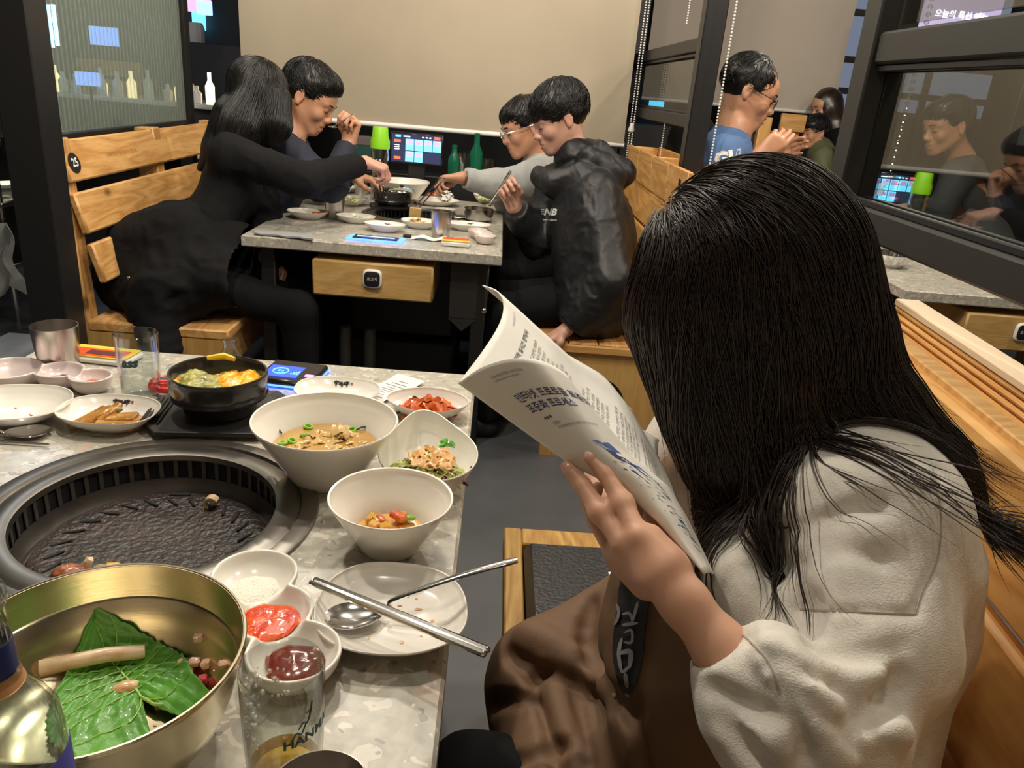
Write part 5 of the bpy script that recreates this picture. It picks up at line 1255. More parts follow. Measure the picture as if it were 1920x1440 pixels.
# on the griddle
GZ = TZ - .0495
def on_grill(px, py, dz=.004): p = atz(px, py, GZ + dz); return p
p = on_grill(397, 940, .008)
t = thing('mushroom_slice', 'small browned mushroom slice at the back of the griddle', 'mushroom', tuple(p)); g = G()
P = np.zeros((10, 5, 3))
for i in range(10):
    a = pi * .15 + i / 9 * pi * 1.2
    for j in range(5): P[i, j] = (.0085 * cos(a), -.006 + .003 * j, .009 * sin(a) - .002)
sheet(P, .0026, g=g); obj('cap_curl', g, 'mushroom', t); obj('stem_piece', blob((.004, 0, 0), (.004, .006, .006), jit=.1), 'mushroom', t)
p = on_grill(128, 1076, .010); g = blob((0, 0, 0), (.019, .012, .011), 18, 12, jit=.05, T=Tm((0, 0, 0), .5), seed=2); V = np.vstack(g.v); V += vnoise(V * 110)[:, None] * .003; o = obj('meat_piece', G().add(V, g.f), 'meat'); o.location = p; tag(o, 'dark browned chunk of meat at the front of the griddle', 'meat')
for px, py, s_, m_, lb, tl in ((163, 1062, (.007, .022, .012), 'mushroom', 'upright white mushroom chunk beside the meat on the griddle', .4), (187, 1070, (.011, .014, .009), 'mushroom', 'short white mushroom chunk on the griddle', -.3), (211, 1062, (.011, .010, .010), 'gold_food', 'golden grilled chunk peeking over the brass bowl', .2)):
    p = on_grill(px, py, .010); gg = G(); b = box((0, 0, 0), (s_[0] * 1.6, s_[2], s_[1]), .003); gg.add(b.v[0] + rr.randn(24, 3) * .0008, b.f, 0, Tm((0, 0, 0), .4, 0, tl)); o = obj('mushroom_chunk' if m_ == 'mushroom' else 'potato_chunk', gg, m_); o.location = p; tag(o, lb, 'mushroom' if m_ == 'mushroom' else 'potato')
# ------------------------------------------------------------------ soju bottle
t = thing('soju_bottle', 'clear glass liquor bottle with blue labels at the lower left corner', 'bottle', (-.263, .343, TZ))
bo = [(0, 0), (.029, 0), (.0325, .004), (.0328, .02), (.0328, .150), (.031, .168), (.024, .184), (.0165, .196), (.0142, .212), (.0135, .235), (.0135, .247), (.0150, .249), (.0155, .254), (.0142, .259), (.0128, .262), (.0138, .266), (.0138, .272)]
bi = [(max(r - .0024, 0), z) for r, z in bo]; bi[0] = (0, .005); bi[1] = (.026, .006); bi[2] = (.029, .009)
obj('glass_body', lathe(bo + bi[::-1], 64), 'bottle_glass', t)
obj('neck_label', lathe([(.0146, .205), (.0150, .2055), (.0143, .226), (.0139, .226)], 48), 'label_navy', t); obj('neck_band', lathe([(.0172, .196), (.0166, .1965), (.0150, .2052), (.0146, .2052)], 48), 'label_gold', t)
obj('front_label', lathe([(.0329, .030), (.0333, .0305), (.0333, .128), (.0329, .1285)], 48, a0=-2.4, a1=-.95), 'label_blue', t); obj('back_label', lathe([(.0329, .030), (.0333, .0305), (.0333, .146), (.0329, .1465)], 24, a0=-.35, a1=.6), M('indigo_label', (.05, .05, .25), .5), t)
g = G(); R = .0336
for a, z, ww in ((-1.85, .108, .5), (-1.5, .070, .45)): g.add([(R * cos(a + q * ww * .5 + sl), R * sin(a + q * ww * .5 + sl), z + zz) for q, zz, sl in ((-1, -.012, 0), (1, -.012, 0), (1, .012, .2), (-1, .012, .2))], [(0, 1, 2, 3)])
obj('label_shape', g, 'whitetext', t, smooth=False)

# ================================================================== TABLEWARE ON THE MIDDLE TABLE
def bdish(label, px, py, rf, h, mat='ceramic', zr=.775, **k): p = atz(px, py, zr); return dish(label, 'dish', p[0], p[1], rf, h, mat, seg=40, **k)
ov = supere(.078, .058, 2.3)
bdish('white oval dish with red sauce at the left front of the middle table', 577, 397, ov, .028)
bdish('white oval dish with green pepper slices on the middle table', 667, 405, supere(.076, .056, 1.9), .026)
bdish('empty white pointed dish at the front centre of the middle table', 722, 421, supere(.077, .054, 1.9), .028, mark=(pi / 2, .018, .9))
bdish('white dish of tofu slices left of the tall steel cup', 787, 415, supere(.072, .055, 2.3), .028)
bdish('long white dish with brush lettering right of the tall steel cup', 880, 420, supere(.085, .05, 2.8), .026, mark=(pi / 2, .018, 1.0))
bdish('white oval salad plate behind the left steel cup', 655, 373, supere(.08, .075, 2.2), .03)
bdish('white side dish behind the salad plate on the middle table', 675, 352, supere(.065, .05), .025); bdish('pale dish with carrot strips by the long sleeved arm', 642, 352, supere(.05, .045), .025)
bdish('three-lobed white platter with orange food in front of the grey sleeve', 815, 374, supere(.115, .080, 2.0, [(-1.0, .1, .3)]), .026)
bdish('square white saucer in front of the three-lobed platter', 835, 390, supere(.05, .045, 1.7), .02); bdish('white bowl of rice by the hand of the boy', 912, 370, supere(.065, .06), .038)
p = atz(758, 333, .86); t = D('big white noodle bowl beside the black pot on the middle table', 'bowl', p[0], p[1], one, .095, prof=bowl_prof(.118, .095, .05), name='soup_bowl')
def smallfood(px, py, z, label, mat, r=.03, h=.008, n=14, cat='food', ln=.03, wd=.012, seed=0): p = atz(px, py, z); g = crumple(n, p[0], p[1], z - .01, r, h, ln, wd, seed + 30, mis=[0], th=.002); tag(obj('side_food', g, mat), label, cat, kind='stuff')
smallfood(600, 397, .775, 'orange red sauce and food in the left front dish', 'kimchi', seed=1); smallfood(672, 404, .772, 'green pepper slices in the pointed dish', 'scallion', .025, .004, 10, seed=2)
smallfood(780, 413, .775, 'tan tofu slices in the dish by the steel cup', 'fish', .035, .008, 10, ln=.045, wd=.03, seed=3); smallfood(660, 371, .785, 'pale shredded salad on the oval plate', 'cabbage', .045, .015, 40, wd=.004, seed=4)
smallfood(820, 362, .785, 'orange carrot strips on the three-lobed platter', 'kimchi', .035, .014, 20, ln=.05, seed=5); smallfood(912, 368, .79, 'pale rice and vegetables in the bowl by the boy', 'cabbage', .04, .012, 24, seed=6)
smallfood(740, 392, .735, 'pink grilled meat strips on the griddle of the middle table', 'meat', .06, .006, 16, ln=.05, wd=.02, seed=7)
p = atz(631, 372, .82); cup('steel cup at the left side of the middle table', p[0], p[1] - .04, .040, .085); p = atz(828, 398, .84); cup('tall shiny steel cup at the front of the middle table', p[0], p[1], .038, .095)
p = atz(680, 330, .83); cup('steel cup behind the hand of the long haired woman', p[0], p[1] - .05, .036, .085)
p = atz(735, 350, .83); t = thing('stone_pot', 'black stone pot with a shiny lid rim in the middle of the middle table', 'pot', (-.455, 3.42, TZ))
obj('pot_wall', lathe([(0, 0), (.06, 0), (.068, .015), (.083, .028), (.086, .034), (.083, .039), (.085, .07), (.08, .074), (.07, .07), (.06, .03), (0, .02)], 40), 'stone_pot', t)
obj('pot_foot', lathe([(.09, 0), (.10, .004), (.10, .010), (.088, .012), (0, .012)], 40), 'stone_pot', t)
t = thing('steel_lid', 'steel lid tilted on the black pot of the middle table', 'lid', (-.415, 3.40, TZ + .075)); obj('dome', lathe([(.058, 0), (.052, .008), (.03, .016), (0, .019)], 32), 'chrome', t); obj('lid_knob', blob((0, 0, .022), (.008, .008, .006)), 'black', t)
p = atz(898, 392, .80); t = thing('steel_bowl', 'steel rice bowl under the chopsticks of the boy', 'bowl', (p[0], p[1], TZ)); obj('bowl_shell', lathe([(0, 0), (.04, 0), (.055, .01), (.06, .03), (.061, .052), (.059, .052), (.057, .03), (.05, .012), (0, .006)], 36), 'steel', t)
p = atz(906, 441, .775); triple('white three-lobed sauce dish at the right front corner of the middle table', [(p[0] - .022, p[1] + .075), (p[0] - .004, p[1] + .030), (p[0] + .008, p[1] - .025)], (.036, .036, .038), .032, 'ceramic_pink')
p = atz(855, 457, .757); t = thing('sauce_pack', 'red and yellow topped plastic pack on the middle table', 'package', (p[0], p[1], TZ), 0)
obj('tray', box((0, 0, .009), (.100, .062, .018), .005), 'white', t); obj('lid', box((0, 0, .0195), (.096, .058, .003), .001), 'card_yellow', t); obj('lid_print', box((0, .010, .0213), (.090, .034, .0012), .0004), 'card_red', t)
p = atz(705, 447, .755); t = thing('call_device', 'flat device glowing bright blue on the front of the middle table', 'device', (p[0], p[1], TZ), -.03); obj('edge_light', box((0, 0, .003), (.196, .085, .005), .002), 'glow_blue', t); obj('case', box((0, 0, .0065), (.155, .055, .004), .0015), 'tablet', t); obj('screen', box((0, .002, .0090), (.13, .012, .001), .0003), 'glow_violet', t)
P = np.zeros((6, 10, 3)); p = atz(523, 437, .755)
for i in range(6):
    for j in range(10): P[i, j] = (p[0] - .09 + .2 * j / 9 + .02 * i / 5, p[1] + .03 - .075 * i / 5 - .02 * j / 9, .7535 + .004 * abs(sin(j * .9 + i)))
tag(obj('folded_cloth', sheet(P, .005), M('grey_wipe', (.30, .31, .31), .8)), 'folded grey cloth at the left front corner of the middle table', 'cloth')
p = atz(795, 447, .755); P = np.zeros((4, 12, 3))
for i in range(4):
    for j in range(12): P[i, j] = (p[0] - .045 + .125 * j / 11, p[1] + .03 - .055 * i / 3, .753 + .0045 * (1 - math.cos(j * .9)))
tag(obj('receipt', sheet(P, .0006), 'paper'), 'curled paper receipt on the front of the middle table', 'receipt')
tag(obj('lighter', box((p[0] - .062, p[1] + .02, .756), (.03, .022, .009), .003), 'navycloth'), 'small dark box beside the curled receipt', 'box')
scissors('red handled scissors at the right edge of the middle table', (atz(932, 398, .757)[0] - .02, atz(932, 398, .757)[1]), .5)
t = thing('steel_plate', 'steel tray rim behind the griddle of the middle table', 'tray', (-.16, 3.30, TZ)); obj('plate_disc', lathe([(0, .002), (.05, .002), (.072, .008), (.071, .010), (.05, .004), (0, .004)], 32), 'steel', t)
# tablet, bottles on the back ledge
p = aty(781, 279, 3.72)
t = thing('order_tablet', 'black tablet showing a blue and red picture menu on the middle table', 'tablet', (p[0], 3.72, TZ)); hh = p[2] - TZ
obj('body', box((0, 0, hh), (.245, .014, .140), .006), 'tablet', t)
g = G(); z0 = hh
box((0, -.0075, z0), (.230, .001, .124), .0003, 0, g)
for k in range(4): box((-.045 + k * .042 + .014, -.0083, z0 + .016), (.038, .001, .050), .0003, 1, g); box((-.045 + k * .042 + .014, -.0088, z0 + .027), (.030, .001, .020), .0003, 3, g)
for k in range(2): box((-.045 + k * .042 + .014, -.0083, z0 - .036), (.038, .001, .046), .0003, 1, g); box((-.045 + k * .042 + .014, -.0088, z0 - .026), (.030, .001, .018), .0003, 3, g)
for zz in (.030, -.045): box((-.088, -.0083, z0 + zz), (.030, .001, .012), .0003, 2, g)
box((.095, -.0083, z0 + .052), (.028, .001, .013), .0003, 2, g)
for k in range(3): box((-.090, -.0083, z0 + .012 - k * .009), (.022, .001, .003), .0003, 4, g)
for k in range(3): box((.03 + k * .016, -.0083, z0 + .052), (.009, .001, .005), .0003, 4, g)
box((-.045, -.0083, z0 + .052), (.03, .001, .005), .0003, 4, g); box((-.085, -.0083, z0 + .052), (.024, .001, .010), .0003, 1, g)
obj('menu_screen', g, ['glow_dark', 'glow_cyan', 'glow_red', 'glow_meat', 'glow_white'], t); obj('stand', box((0, .03, hh * .45), (.08, .02, hh * .9), .004), 'black', t); obj('stand_foot', box((0, .01, .006), (.12, .09, .012), .004), 'black', t)
p = aty(713, 268, 3.62)
t = thing('water_bottle', 'clear water bottle with a lime green cap left of the tablet', 'bottle', (p[0], 3.62, TZ)); zt = p[2] + .02 - TZ
obj('bottle_body', lathe([(0, 0), (.036, 0), (.040, .006), (.040, zt - .055), (.036, zt - .04), (.034, zt - .04), (.038, zt - .057), (.038, .006), (0, .004)], 32), 'plastic_clear', t); obj('cap', lathe([(.037, zt - .045), (.043, zt - .043), (.043, zt - .01), (.036, zt + .010), (.034, zt + .045), (.031, zt + .049), (0, zt + .05)], 32), 'lime', t)
def ledge(name, label, cat, px, x_mat, r, h, y=3.97, neck=True):
    q = aty(px, 290, y); t = thing(name, label, cat, (q[0], y, .8402)); pf_ = [(0, 0), (r, 0), (r, h * .6), (r * .45, h * .78), (r * .4, h), (0, h)] if neck else [(0, 0), (r * .85, 0), (r, h), (r - .002, h), (r * .83, .004), (0, .004)]
    obj('body', lathe(pf_, 20), x_mat, t)
    if neck: obj('cap', lathe([(r * .44, h * .93), (r * .46, h * 1.03), (0, h * 1.04)], 12), 'greenglass' if x_mat != 'white' else 'red', t)
    return t
ledge('liquor_bottle', 'green liquor bottle standing on the back ledge', 'bottle', 893, 'greenglass', .032, .21); ledge('liquor_bottle', 'half hidden green bottle right of the tablet', 'bottle', 852, 'greenglass', .03, .15, 3.96)
ledge('glass_tumbler', 'clear tumbler on the back ledge right of the tablet', 'glass', 872, 'glass', .036, .12, neck=False); ledge('glass_tumbler', 'clear tumbler right of the green liquor bottle', 'glass', 917, 'glass', .034, .10, neck=False); ledge('spice_jar', 'white jar on the back ledge', 'jar', 862, 'white', .022, .10, 4.03)
t = thing('tissue_box', 'dark teal striped box by the blind left of the green cap', 'box', (aty(680, 275, 3.98)[0], 3.975, .8402)); obj('box_body', box((0, 0, .08), (.15, .10, .16), .004), 'ironteal', t); obj('box_band', box((0, -.048, .14), (.152, .008, .04), .002), M('grey_red_print', (.12, .09, .09), .6), t)
t = thing('crumpled_tissue', 'crumpled white tissue behind the hand of the man in glasses', 'tissue', tuple(np.append(aty(835, 310, 3.66)[:2], TZ)))
g = crumple(12, 0, 0, .02, .03, .05, .06, .04, 44, mis=[0], th=.0015); obj('paper_folds', g, 'paper', t)
# utensils and cups on the right table
p = atz(1655, 452, .80); t = thing('steel_bowl', 'steel bowl at the corner of the right table', 'bowl', (1.53, 2.95, TZ)); obj('bowl_shell', lathe([(0, 0), (.05, 0), (.07, .02), (.078, .05), (.076, .05), (.068, .022), (0, .008)], 32), 'chrome', t)
t = thing('water_bottle', 'slim white capped bottle on the table behind the reading woman', 'bottle', (1.55, 3.2, TZ)); obj('bottle_body', lathe([(0, 0), (.03, 0), (.03, .16), (.015, .20), (.014, .25), (0, .25)], 20), 'plastic_clear', t); obj('cap', lathe([(.016, .24), (.018, .245), (.018, .285), (0, .288)], 16), 'white', t)
t = thing('scissors_basket', 'red handled tongs on the shelf under the right table', 'tongs', (1.75, 2.75, .29)); obj('handle_loop', tube([(.07 * cos(a), .03 * sin(a), .015) for a in np.linspace(0, 2 * pi, 24)[:-1]], .008, 8, closed=True), 'red', t)
obj('wire_shelf', box((1.88, 2.85, .275), (.7, .4, .02), .004), 'black', tC)
# ================================================================== PEOPLE IN THE BACKGROUND
def pmid(a, b, t=.5): return np.asarray(a) * (1 - t) + np.asarray(b) * t
def face_bits(root, loc, W, sc, hm, eye='closed', glasses=None, lips='lip'):
    f = lambda p: W(*p) - loc
    g = G(); g2 = G(); g3 = G()
    for q in (-1, 1):
        tube([f((q * .017, .0925, -.004)), f((q * .026, .0945, -.0075)), f((q * .036, .0905, -.007)), f((q * .045, .0815, -.004))], np.array([.0012, .0017, .0016, .001]) * sc, 5, g=g)
        tube([f((q * .011, .1005, .020)), f((q * .024, .0990, .0245)), f((q * .036, .0925, .0245)), f((q * .047, .0830, .020))], np.array([.0022, .0030, .0026, .0012]) * sc, 6, g=g2)
    obj('eyelashes', g, 'hair', root); obj('eyebrows', g2, hm, root)
    tube([f((-.020, .0945, -.0635)), f((0, .1010, -.0600)), f((.020, .0945, -.0635))], np.array([.0015, .0042, .0015]) * sc, 8, g=g3)
    tube([f((-.018, .0935, -.0735)), f((0, .0995, -.0765)), f((.018, .0935, -.0735))], np.array([.0015, .0046, .0015]) * sc, 8, g=g3); obj('lips', g3, lips, root)
    if eye == 'open':
        g = G()
        for q in (-1, 1): blob(f((q * .031, .0905, .0005)), np.array([.011, .004, .0045]) * sc, 10, 7, g=g, T=None)
        obj('eyes', g, 'hair', root)
    if glasses:
        gl = G()
        for q in (-1, 1):
            lp = [f((q * .033 + .0225 * math.copysign(abs(cos(a)) ** .6, cos(a)), .110 - .25 * max(0, abs(.033 + q * .0225 * cos(a)) - .02), -.006 + .0165 * math.copysign(abs(sin(a)) ** .6, sin(a)))) for a in np.linspace(0, 2 * pi, 21)[:-1]]
            tube(lp, .0013 * sc, 5, closed=True, g=gl); tube([f((q * .056, .103, .003)), f((q * .082, .05, .004)), f((q * .086, -.01, .004))], .0015 * sc, 5, g=gl)
        tube([f((-.011, .112, -.002)), f((0, .114, 0)), f((.011, .112, -.002))], .0013 * sc, 5, g=gl); obj('glasses', gl, glasses, root)
def short_hair(root, loc, W, A, c, sc, mat, fringe=.0, n=900, balding=0, bulk=1.0, nape=-.055, seed=1):
    s = SDF(c - .16, c + .16, .0045); s.pad = .03
    r = np.array((.082, .106, .094)) * sc * (1, bulk, bulk); cc = W(0, -.018, .036 + (bulk - 1) * .03)
    s.ell(cc, r, A, .01); s.ell(W(0, .044, .066 - fringe * .5), np.array((.064, .050, .046)) * sc, A, .02)
    s.ell(W(0, .108, -.034 - fringe), np.array((.092, .080, .086)) * sc, A, .010, 's')
    for q in (-1, 1): s.ell(W(q * .088, .010, -.020), np.array((.022, .040, .034)) * sc, A, .010, 's')
    s.cut(W(0, 0, nape), -A[:, 2], .01)
    if balding: s.ell(W(0, .095, .085), np.array((.060, .085, .075)) * sc, A, .02, 's')
    V, Q = s.mesh(); V = relax(V, Q, 2); N = vnormals(V, Q); V2 = folds(V, N, 26, .0035)
    h = obj('hair', (V2 - loc, Q), 'hair' if mat is None else mat, root)
    L = (V - c) @ A / sc
    cr = W(0, -.045, .13) if not balding else W(0, .02, .13)
    up = A[:, 2]; fw = A[:, 1]
    def flow(P, t): d = P - cr; d -= up * (d @ up)[:, None]; return d / (np.linalg.norm(d, axis=1)[:, None] + 1e-6) * .9 - up * (.35 + t * .6) + fw * .25
    m = (L[:, 2] > (.0 if not balding else -.02)) & (s.grad(V)[:, :] @ up > -.3)
    R0 = roots_on(V, N, m, n, seed); Vs, Qs = strands(s, R0, flow, 10, .0062 * sc, .0013, off=.003, free=.012, seed=seed, wob=.22)
    obj('hair_strands', (Vs - loc, Qs), 'hair' if mat is None else mat, h, ang=None); return s
def person(label, base, P, top, bottom='trousers', skin='skin_m', hands=None, sc=1.0, tw=1.0, hair=None, face=None, res=.0045, fold=.008, hem=None, collar=.062, slv=1.0, shoe=True, bare=0):
    """P: joints in world space. one continuous body; garments, hair and glasses are its children"""
    loc = np.array([base[0], base[1], 0.]); root = thing('person', label, 'person', tuple(loc))
    A = axes(P['hf'], P['hu']); c = np.asarray(P['head'])
    pts = np.array([v for k, v in P.items() if k not in ('hf', 'hu', 'bf', 'mouth', 'hopt', 'extra')]); lo = pts.min(0) - .17; hi = pts.max(0) + .17; lo[2] = max(lo[2], -.01)
    s = SDF(lo, hi, res); s.pad = .012
    W = head_sdf(s, c, A, sc, mouth_open=P.get('mouth', 0))
    s.cap(W(0, -.025, -.06), P['neck'], .050 * sc, .056 * sc, .03)
    ch = P['chest']; hp = P['hip']
    s.chain([P['neck'], ch, hp], np.array([.06, .085, .10]) * tw, .04)
    for q in 'LR':
        s.cap(P['neck'] * .7 + ch * .3, P['sh' + q], .05, .045 * tw, .03)
        s.chain([P['sh' + q], P['el' + q], P['wr' + q]], np.array([.043, .034, .0245]) * sc, .012)
        s.chain([hp, P['kn' + q], P['an' + q]], np.array([.07, .050, .036]) * sc, .02)
        f = P['an' + q] + unit(P['bf']) * .12; s.chain([P['an' + q] - [0, 0, .02], f * [1, 1, 0] + [0, 0, .045]], .034 * sc, .01)
        if hands and q in hands: h = hands[q]; hand_sdf(s, P['wr' + q], h[0], h[1], h[2], h[3], sc * .95, thumb=h[4] if len(h) > 4 else (.5, .5), k=.005)
    sdf_obj('body', s, skin, root, loc, 1)
    g = SDF(lo - .03, hi + .03, max(.0055, res)); g.pad = .015
    side = unit(P['shL'] - P['shR']); upb = unit(P['neck'] - hp); T = np.stack([side, unit(np.cross(upb, side)), unit(np.cross(side, np.cross(upb, side)))], 1)
    sw = np.linalg.norm(P['shL'] - P['shR']) / 2
    g.ell(ch, np.array([sw * .92, .118 * tw, .17]), T, .05); g.ell(pmid(ch, hp, .55), np.array([.150 * tw, .122 * tw, .17]), T, .06); g.ell(hp + upb * .03, np.array([.165 * tw, .135 * tw, .12]), T, .06)
    for q in 'LR':
        g.cap(P['neck'] * .75 + ch * .25, P['sh' + q], .062, .068 * slv, .05)
        e = pmid(P['el' + q], P['wr' + q], .86)
        if not bare: g.chain([P['sh' + q], P['el' + q], e], np.array([.068, .056, .042]) * slv, .03)
        else: g.chain([P['sh' + q], pmid(P['sh' + q], P['el' + q], .8)], np.array([.066, .062]) * slv, .03)
        if not bare:
            d = unit(P['wr' + q] - P['el' + q]); w_ = P['wr' + q]; g.cut(pmid(P['el' + q], w_, .90), d, .004, w_ - .09, w_ + .09)
    g.cap(P['neck'] - upb * .02, P['neck'] + upb * .012, .058, collar, .02)
    if collar > .05: g.cut(P['neck'] + upb * .035, upb, .006, P['neck'] - .13, P['neck'] + .13) if collar < .075 else None
    hz = hem if hem is not None else hp[2] - .06
    g.cut((0, 0, hz), (0, 0, -1), .01)
    for x in P.get('extra', []): g.chain(x[0], x[1], x[2])
    g = sdf_obj('top', g, top, root, loc, 2, [dict(scale=9, amp=fold, stretch=(1, 1, .6)), dict(scale=24, amp=fold * .3)])
    t = SDF(lo - .03, hi + .03, .007); t.pad = .01
    t.ell(hp, np.array([.155, .12, .11]) * tw, T, .04)
    for q in 'LR': t.chain([hp, P['kn' + q], P['an' + q] + [0, 0, .02]], np.array([.095, .072, .056]) * tw, .03)
    t.cut((0, 0, .07), (0, 0, -1), .005); sdf_obj('trousers', t, bottom, root, loc, 2, [dict(scale=8, amp=.006)])
    if shoe:
        for q in 'LR':
            u = SDF(P['an' + q] - [.2, .2, .1], P['an' + q] + [.2, .2, .1], .006); f = P['an' + q] * [1, 1, 0] + unit(P['bf']) * .15
            u.chain([P['an' + q] * [1, 1, 0] + [0, 0, .05], f + [0, 0, .035]], [.047, .040], .01); u.cut((0, 0, .002), (0, 0, -1), .003); sdf_obj('shoe', u, 'sole', root, loc, 1)
    if hair == 'short': short_hair(root, loc, W, A, c, sc, None, **(P.get('hopt') or {}))
    face_bits(root, loc, W, sc, 'hair', **(face or {}))
    return root, s, g, W, A, loc
def legs(hip, bf, kx, y=None, dz=.0, gap=.09):
    bf = unit(bf); sd = np.cross([0, 0, 1.], bf); o = {}
    for q, sg in (('L', 1), ('R', -1)):
        k = hip + bf * kx + sd * sg * gap; k[2] = .50 + dz; o['kn' + q] = k; a = k + bf * .02; a = np.array([a[0], a[1], .08]); o['an' + q] = a
    return o
v3 = lambda *a: np.array(a, float)
class Bv:
    def __init__(s, o, loc):
        from mathutils.bvhtree import BVHTree
        s.t = BVHTree.FromPolygons([tuple(np.array(v.co) + loc) for v in o.data.vertices], [tuple(p.vertices) for p in o.data.polygons])
    def hit(s, px, py, z0=.3, z1=2):
        h = s.t.ray_cast(Vector((0, 0, CAM_H)) + Vector(_ray(px, py)) * .2, Vector(_ray(px, py))); return np.array(h[0]) if h[0] is not None else at(px, py, z1)
def decal(s, shapes, mat, parent, loc, lift=.0015, name='print'):
    g = G()
    for V2, Fs in shapes:
        vs = []
        for x, y in V2: p = s.hit(x, y, .4, 6); vs.append(p - unit(p - v3(0, 0, CAM_H)) * lift - loc)
        g.add(vs, Fs)
    return obj(name, g, mat, parent, smooth=False)
def px_text(txt, cx, cy, size, ang=0, **kw):
    V, Fs = text_geo(txt, size, **kw); c, s_ = cos(ang), sin(ang); return (np.stack([cx + V[:, 0] * c + V[:, 1] * s_, cy - V[:, 1] * c + V[:, 0] * s_], 1), Fs)
def px_stroke(P, w):
    P = catmull(P, 5); T = np.gradient(P, axis=0); T /= np.linalg.norm(T, axis=1)[:, None] + 1e-9; N = np.stack([-T[:, 1], T[:, 0]], 1); n = len(P); ww = w * np.clip(np.sin(np.linspace(.25, pi - .25, n)) * 1.3, .3, 1)
    V = np.vstack([P + N * ww[:, None] / 2, P - N * ww[:, None] / 2]); return V, [(i, i + 1, n + i + 1, n + i) for i in range(n - 1)]

# A long haired woman in black reaching over the table
hip = v3(-1.07, 2.64, .56); bf = v3(1, .12, 0)
P = dict(head=at(482, 176, 2.80), hf=v3(.86, .42, -.42), hu=v3(.35, 0, .94), neck=at(452, 262, 2.78), chest=at(432, 350, 2.78), hip=hip, bf=bf, shR=at(432, 292, 2.64), elR=at(570, 338, 2.66), wrR=at(684, 304, 2.86),
         shL=at(480, 300, 2.96), elL=at(500, 420, 2.92), wrL=at(497, 482, 2.74), **legs(hip, bf, .40))
P['hopt'] = None
rt, sA, gA, W, A_, loc = person('woman with long straight black hair in black reaching across the middle table', (-1.07, 2.64), P, 'blackcloth', skin='skin_p', sc=.94, tw=.86, slv=.98, fold=.010,
    hands=dict(R=((1, .15, -.25), (.1, .2, -1), (.2, 1, 0), (.9, 1.0, 1.1, 1.2), (.9, .6)), L=((.3, -.2, -.9), (.9, .2, .2), (0, 1, 0), (1.2, 1.3, 1.3, 1.3))))
s = SDF(P['head'] - [.30, .25, .42], P['head'] + [.22, .25, .18], .005); s.pad = .04
s.ell(W(0, -.010, .030), np.array([.086, .106, .094]), A_, .02)
for pts_, rr_ in (([(480, 190, 2.79), (462, 245, 2.74), (438, 290, 2.72), (412, 330, 2.74)], [.092, .085, .065, .045]), ([(512, 190, 2.74), (518, 235, 2.72), (512, 270, 2.72)], [.060, .045, .022]),
                  ([(440, 220, 2.80), (405, 275, 2.80), (376, 315, 2.82)], [.075, .045, .014]), ([(470, 180, 2.86), (460, 250, 2.88), (440, 300, 2.88)], [.085, .075, .05])): s.chain([at(*q) for q in pts_], rr_, .03)
s.ell(W(0, .13, -.05), np.array([.07, .055, .11]), A_, .01, 's')
V, Q = s.mesh(); V = relax(V, Q, 2); N = vnormals(V, Q); h = obj('hair', (V - loc, Q), 'hair_base', rt)
dn = unit(at(440, 300, 2.78) - at(480, 170, 2.78)); crown = W(0, -.02, .13)
def fl(P_, t): d = P_ - crown; return d / (np.linalg.norm(d, axis=1)[:, None]) * .8 * (1 - t) + dn * (.4 + t)
Vs, Qs = strands(s, roots_on(V, N, ((V - P['head']) @ A_)[:, 2] > .05, 1700, 2), fl, 24, .0135, .0017, off=.003, free=.03, seed=2, wob=.06); obj('hair_strands', (Vs - loc, Qs), 'hair', h, ang=None)
# heaped coat on her side of the bench
s = SDF((-1.52, 2.28, .02), (-.86, 3.0, .95), .008)
for pts_, rr_ in (([(205, 510, 2.72), (270, 470, 2.68), (340, 445, 2.66)], [.05, .10, .12]), ([(240, 540, 2.70), (330, 530, 2.62), (420, 520, 2.60)], [.09, .11, .10]), ([(300, 560, 2.62), (300, 650, 2.55)], [.10, .06]), ([(380, 470, 2.72), (440, 470, 2.7)], [.13, .10])):
    s.chain([at(*q) for q in pts_], rr_, .06)
V, Q = s.mesh(); V = relax(V, Q, 2); V = folds(V, vnormals(V, Q), 8, .022); V = folds(V, vnormals(V, Q), 20, .008); o = obj('coat_folds', (V - v3(-1.15, 2.6, .45), Q), 'blackcloth')
ct = thing('winter_coat', 'black padded coat heaped round the hips of the long haired woman', 'coat', (-1.15, 2.6, .45)); o.parent = ct
q = s.hit(242, 521, 1, 4) - v3(-1.15, 2.6, .45); obj('snap_button', blob(q, (.006, .006, .006)), 'steel', ct)

# B man eating with a spoon
hip = v3(-1.10, 3.10, .56); bf = v3(1, 0, 0)
P = dict(head=at(580, 182, 3.02), hf=v3(.86, -.10, -.50), hu=v3(.5, 0, .86), neck=at(538, 262, 3.05), chest=at(510, 350, 3.08), hip=hip, bf=bf, shR=at(548, 296, 2.92), elR=at(622, 350, 2.92), wrR=at(654, 266, 3.0),
         shL=at(545, 280, 3.24), elL=at(600, 350, 3.26), wrL=at(660, 330, 3.3), mouth=.004, hopt=dict(fringe=-.022, n=1100, nape=-.06, bulk=1.03), **legs(hip, bf, .42))
rt, sB, gB, W, A_, loc = person('man with short black hair in a navy top eating from a steel spoon', (-1.10, 3.10), P, 'navycloth', sc=1.03, hair='short', face=dict(lips='lip'), tw=1.05,
    hands=dict(R=((.25, .05, .95), (-.5, -.75, .2), (-.6, .5, .3), (1.25, 1.35, 1.4, 1.4), (1.0, .9)), L=((1, 0, -.1), (0, 0, -1), (0, -1, 0), .5)))
t = thing('spoon', 'steel spoon held at the mouth of the man in navy', 'spoon', tuple(at(624, 238, 2.93))); e_ = at(664, 214, 2.93) - at(624, 238, 2.93)
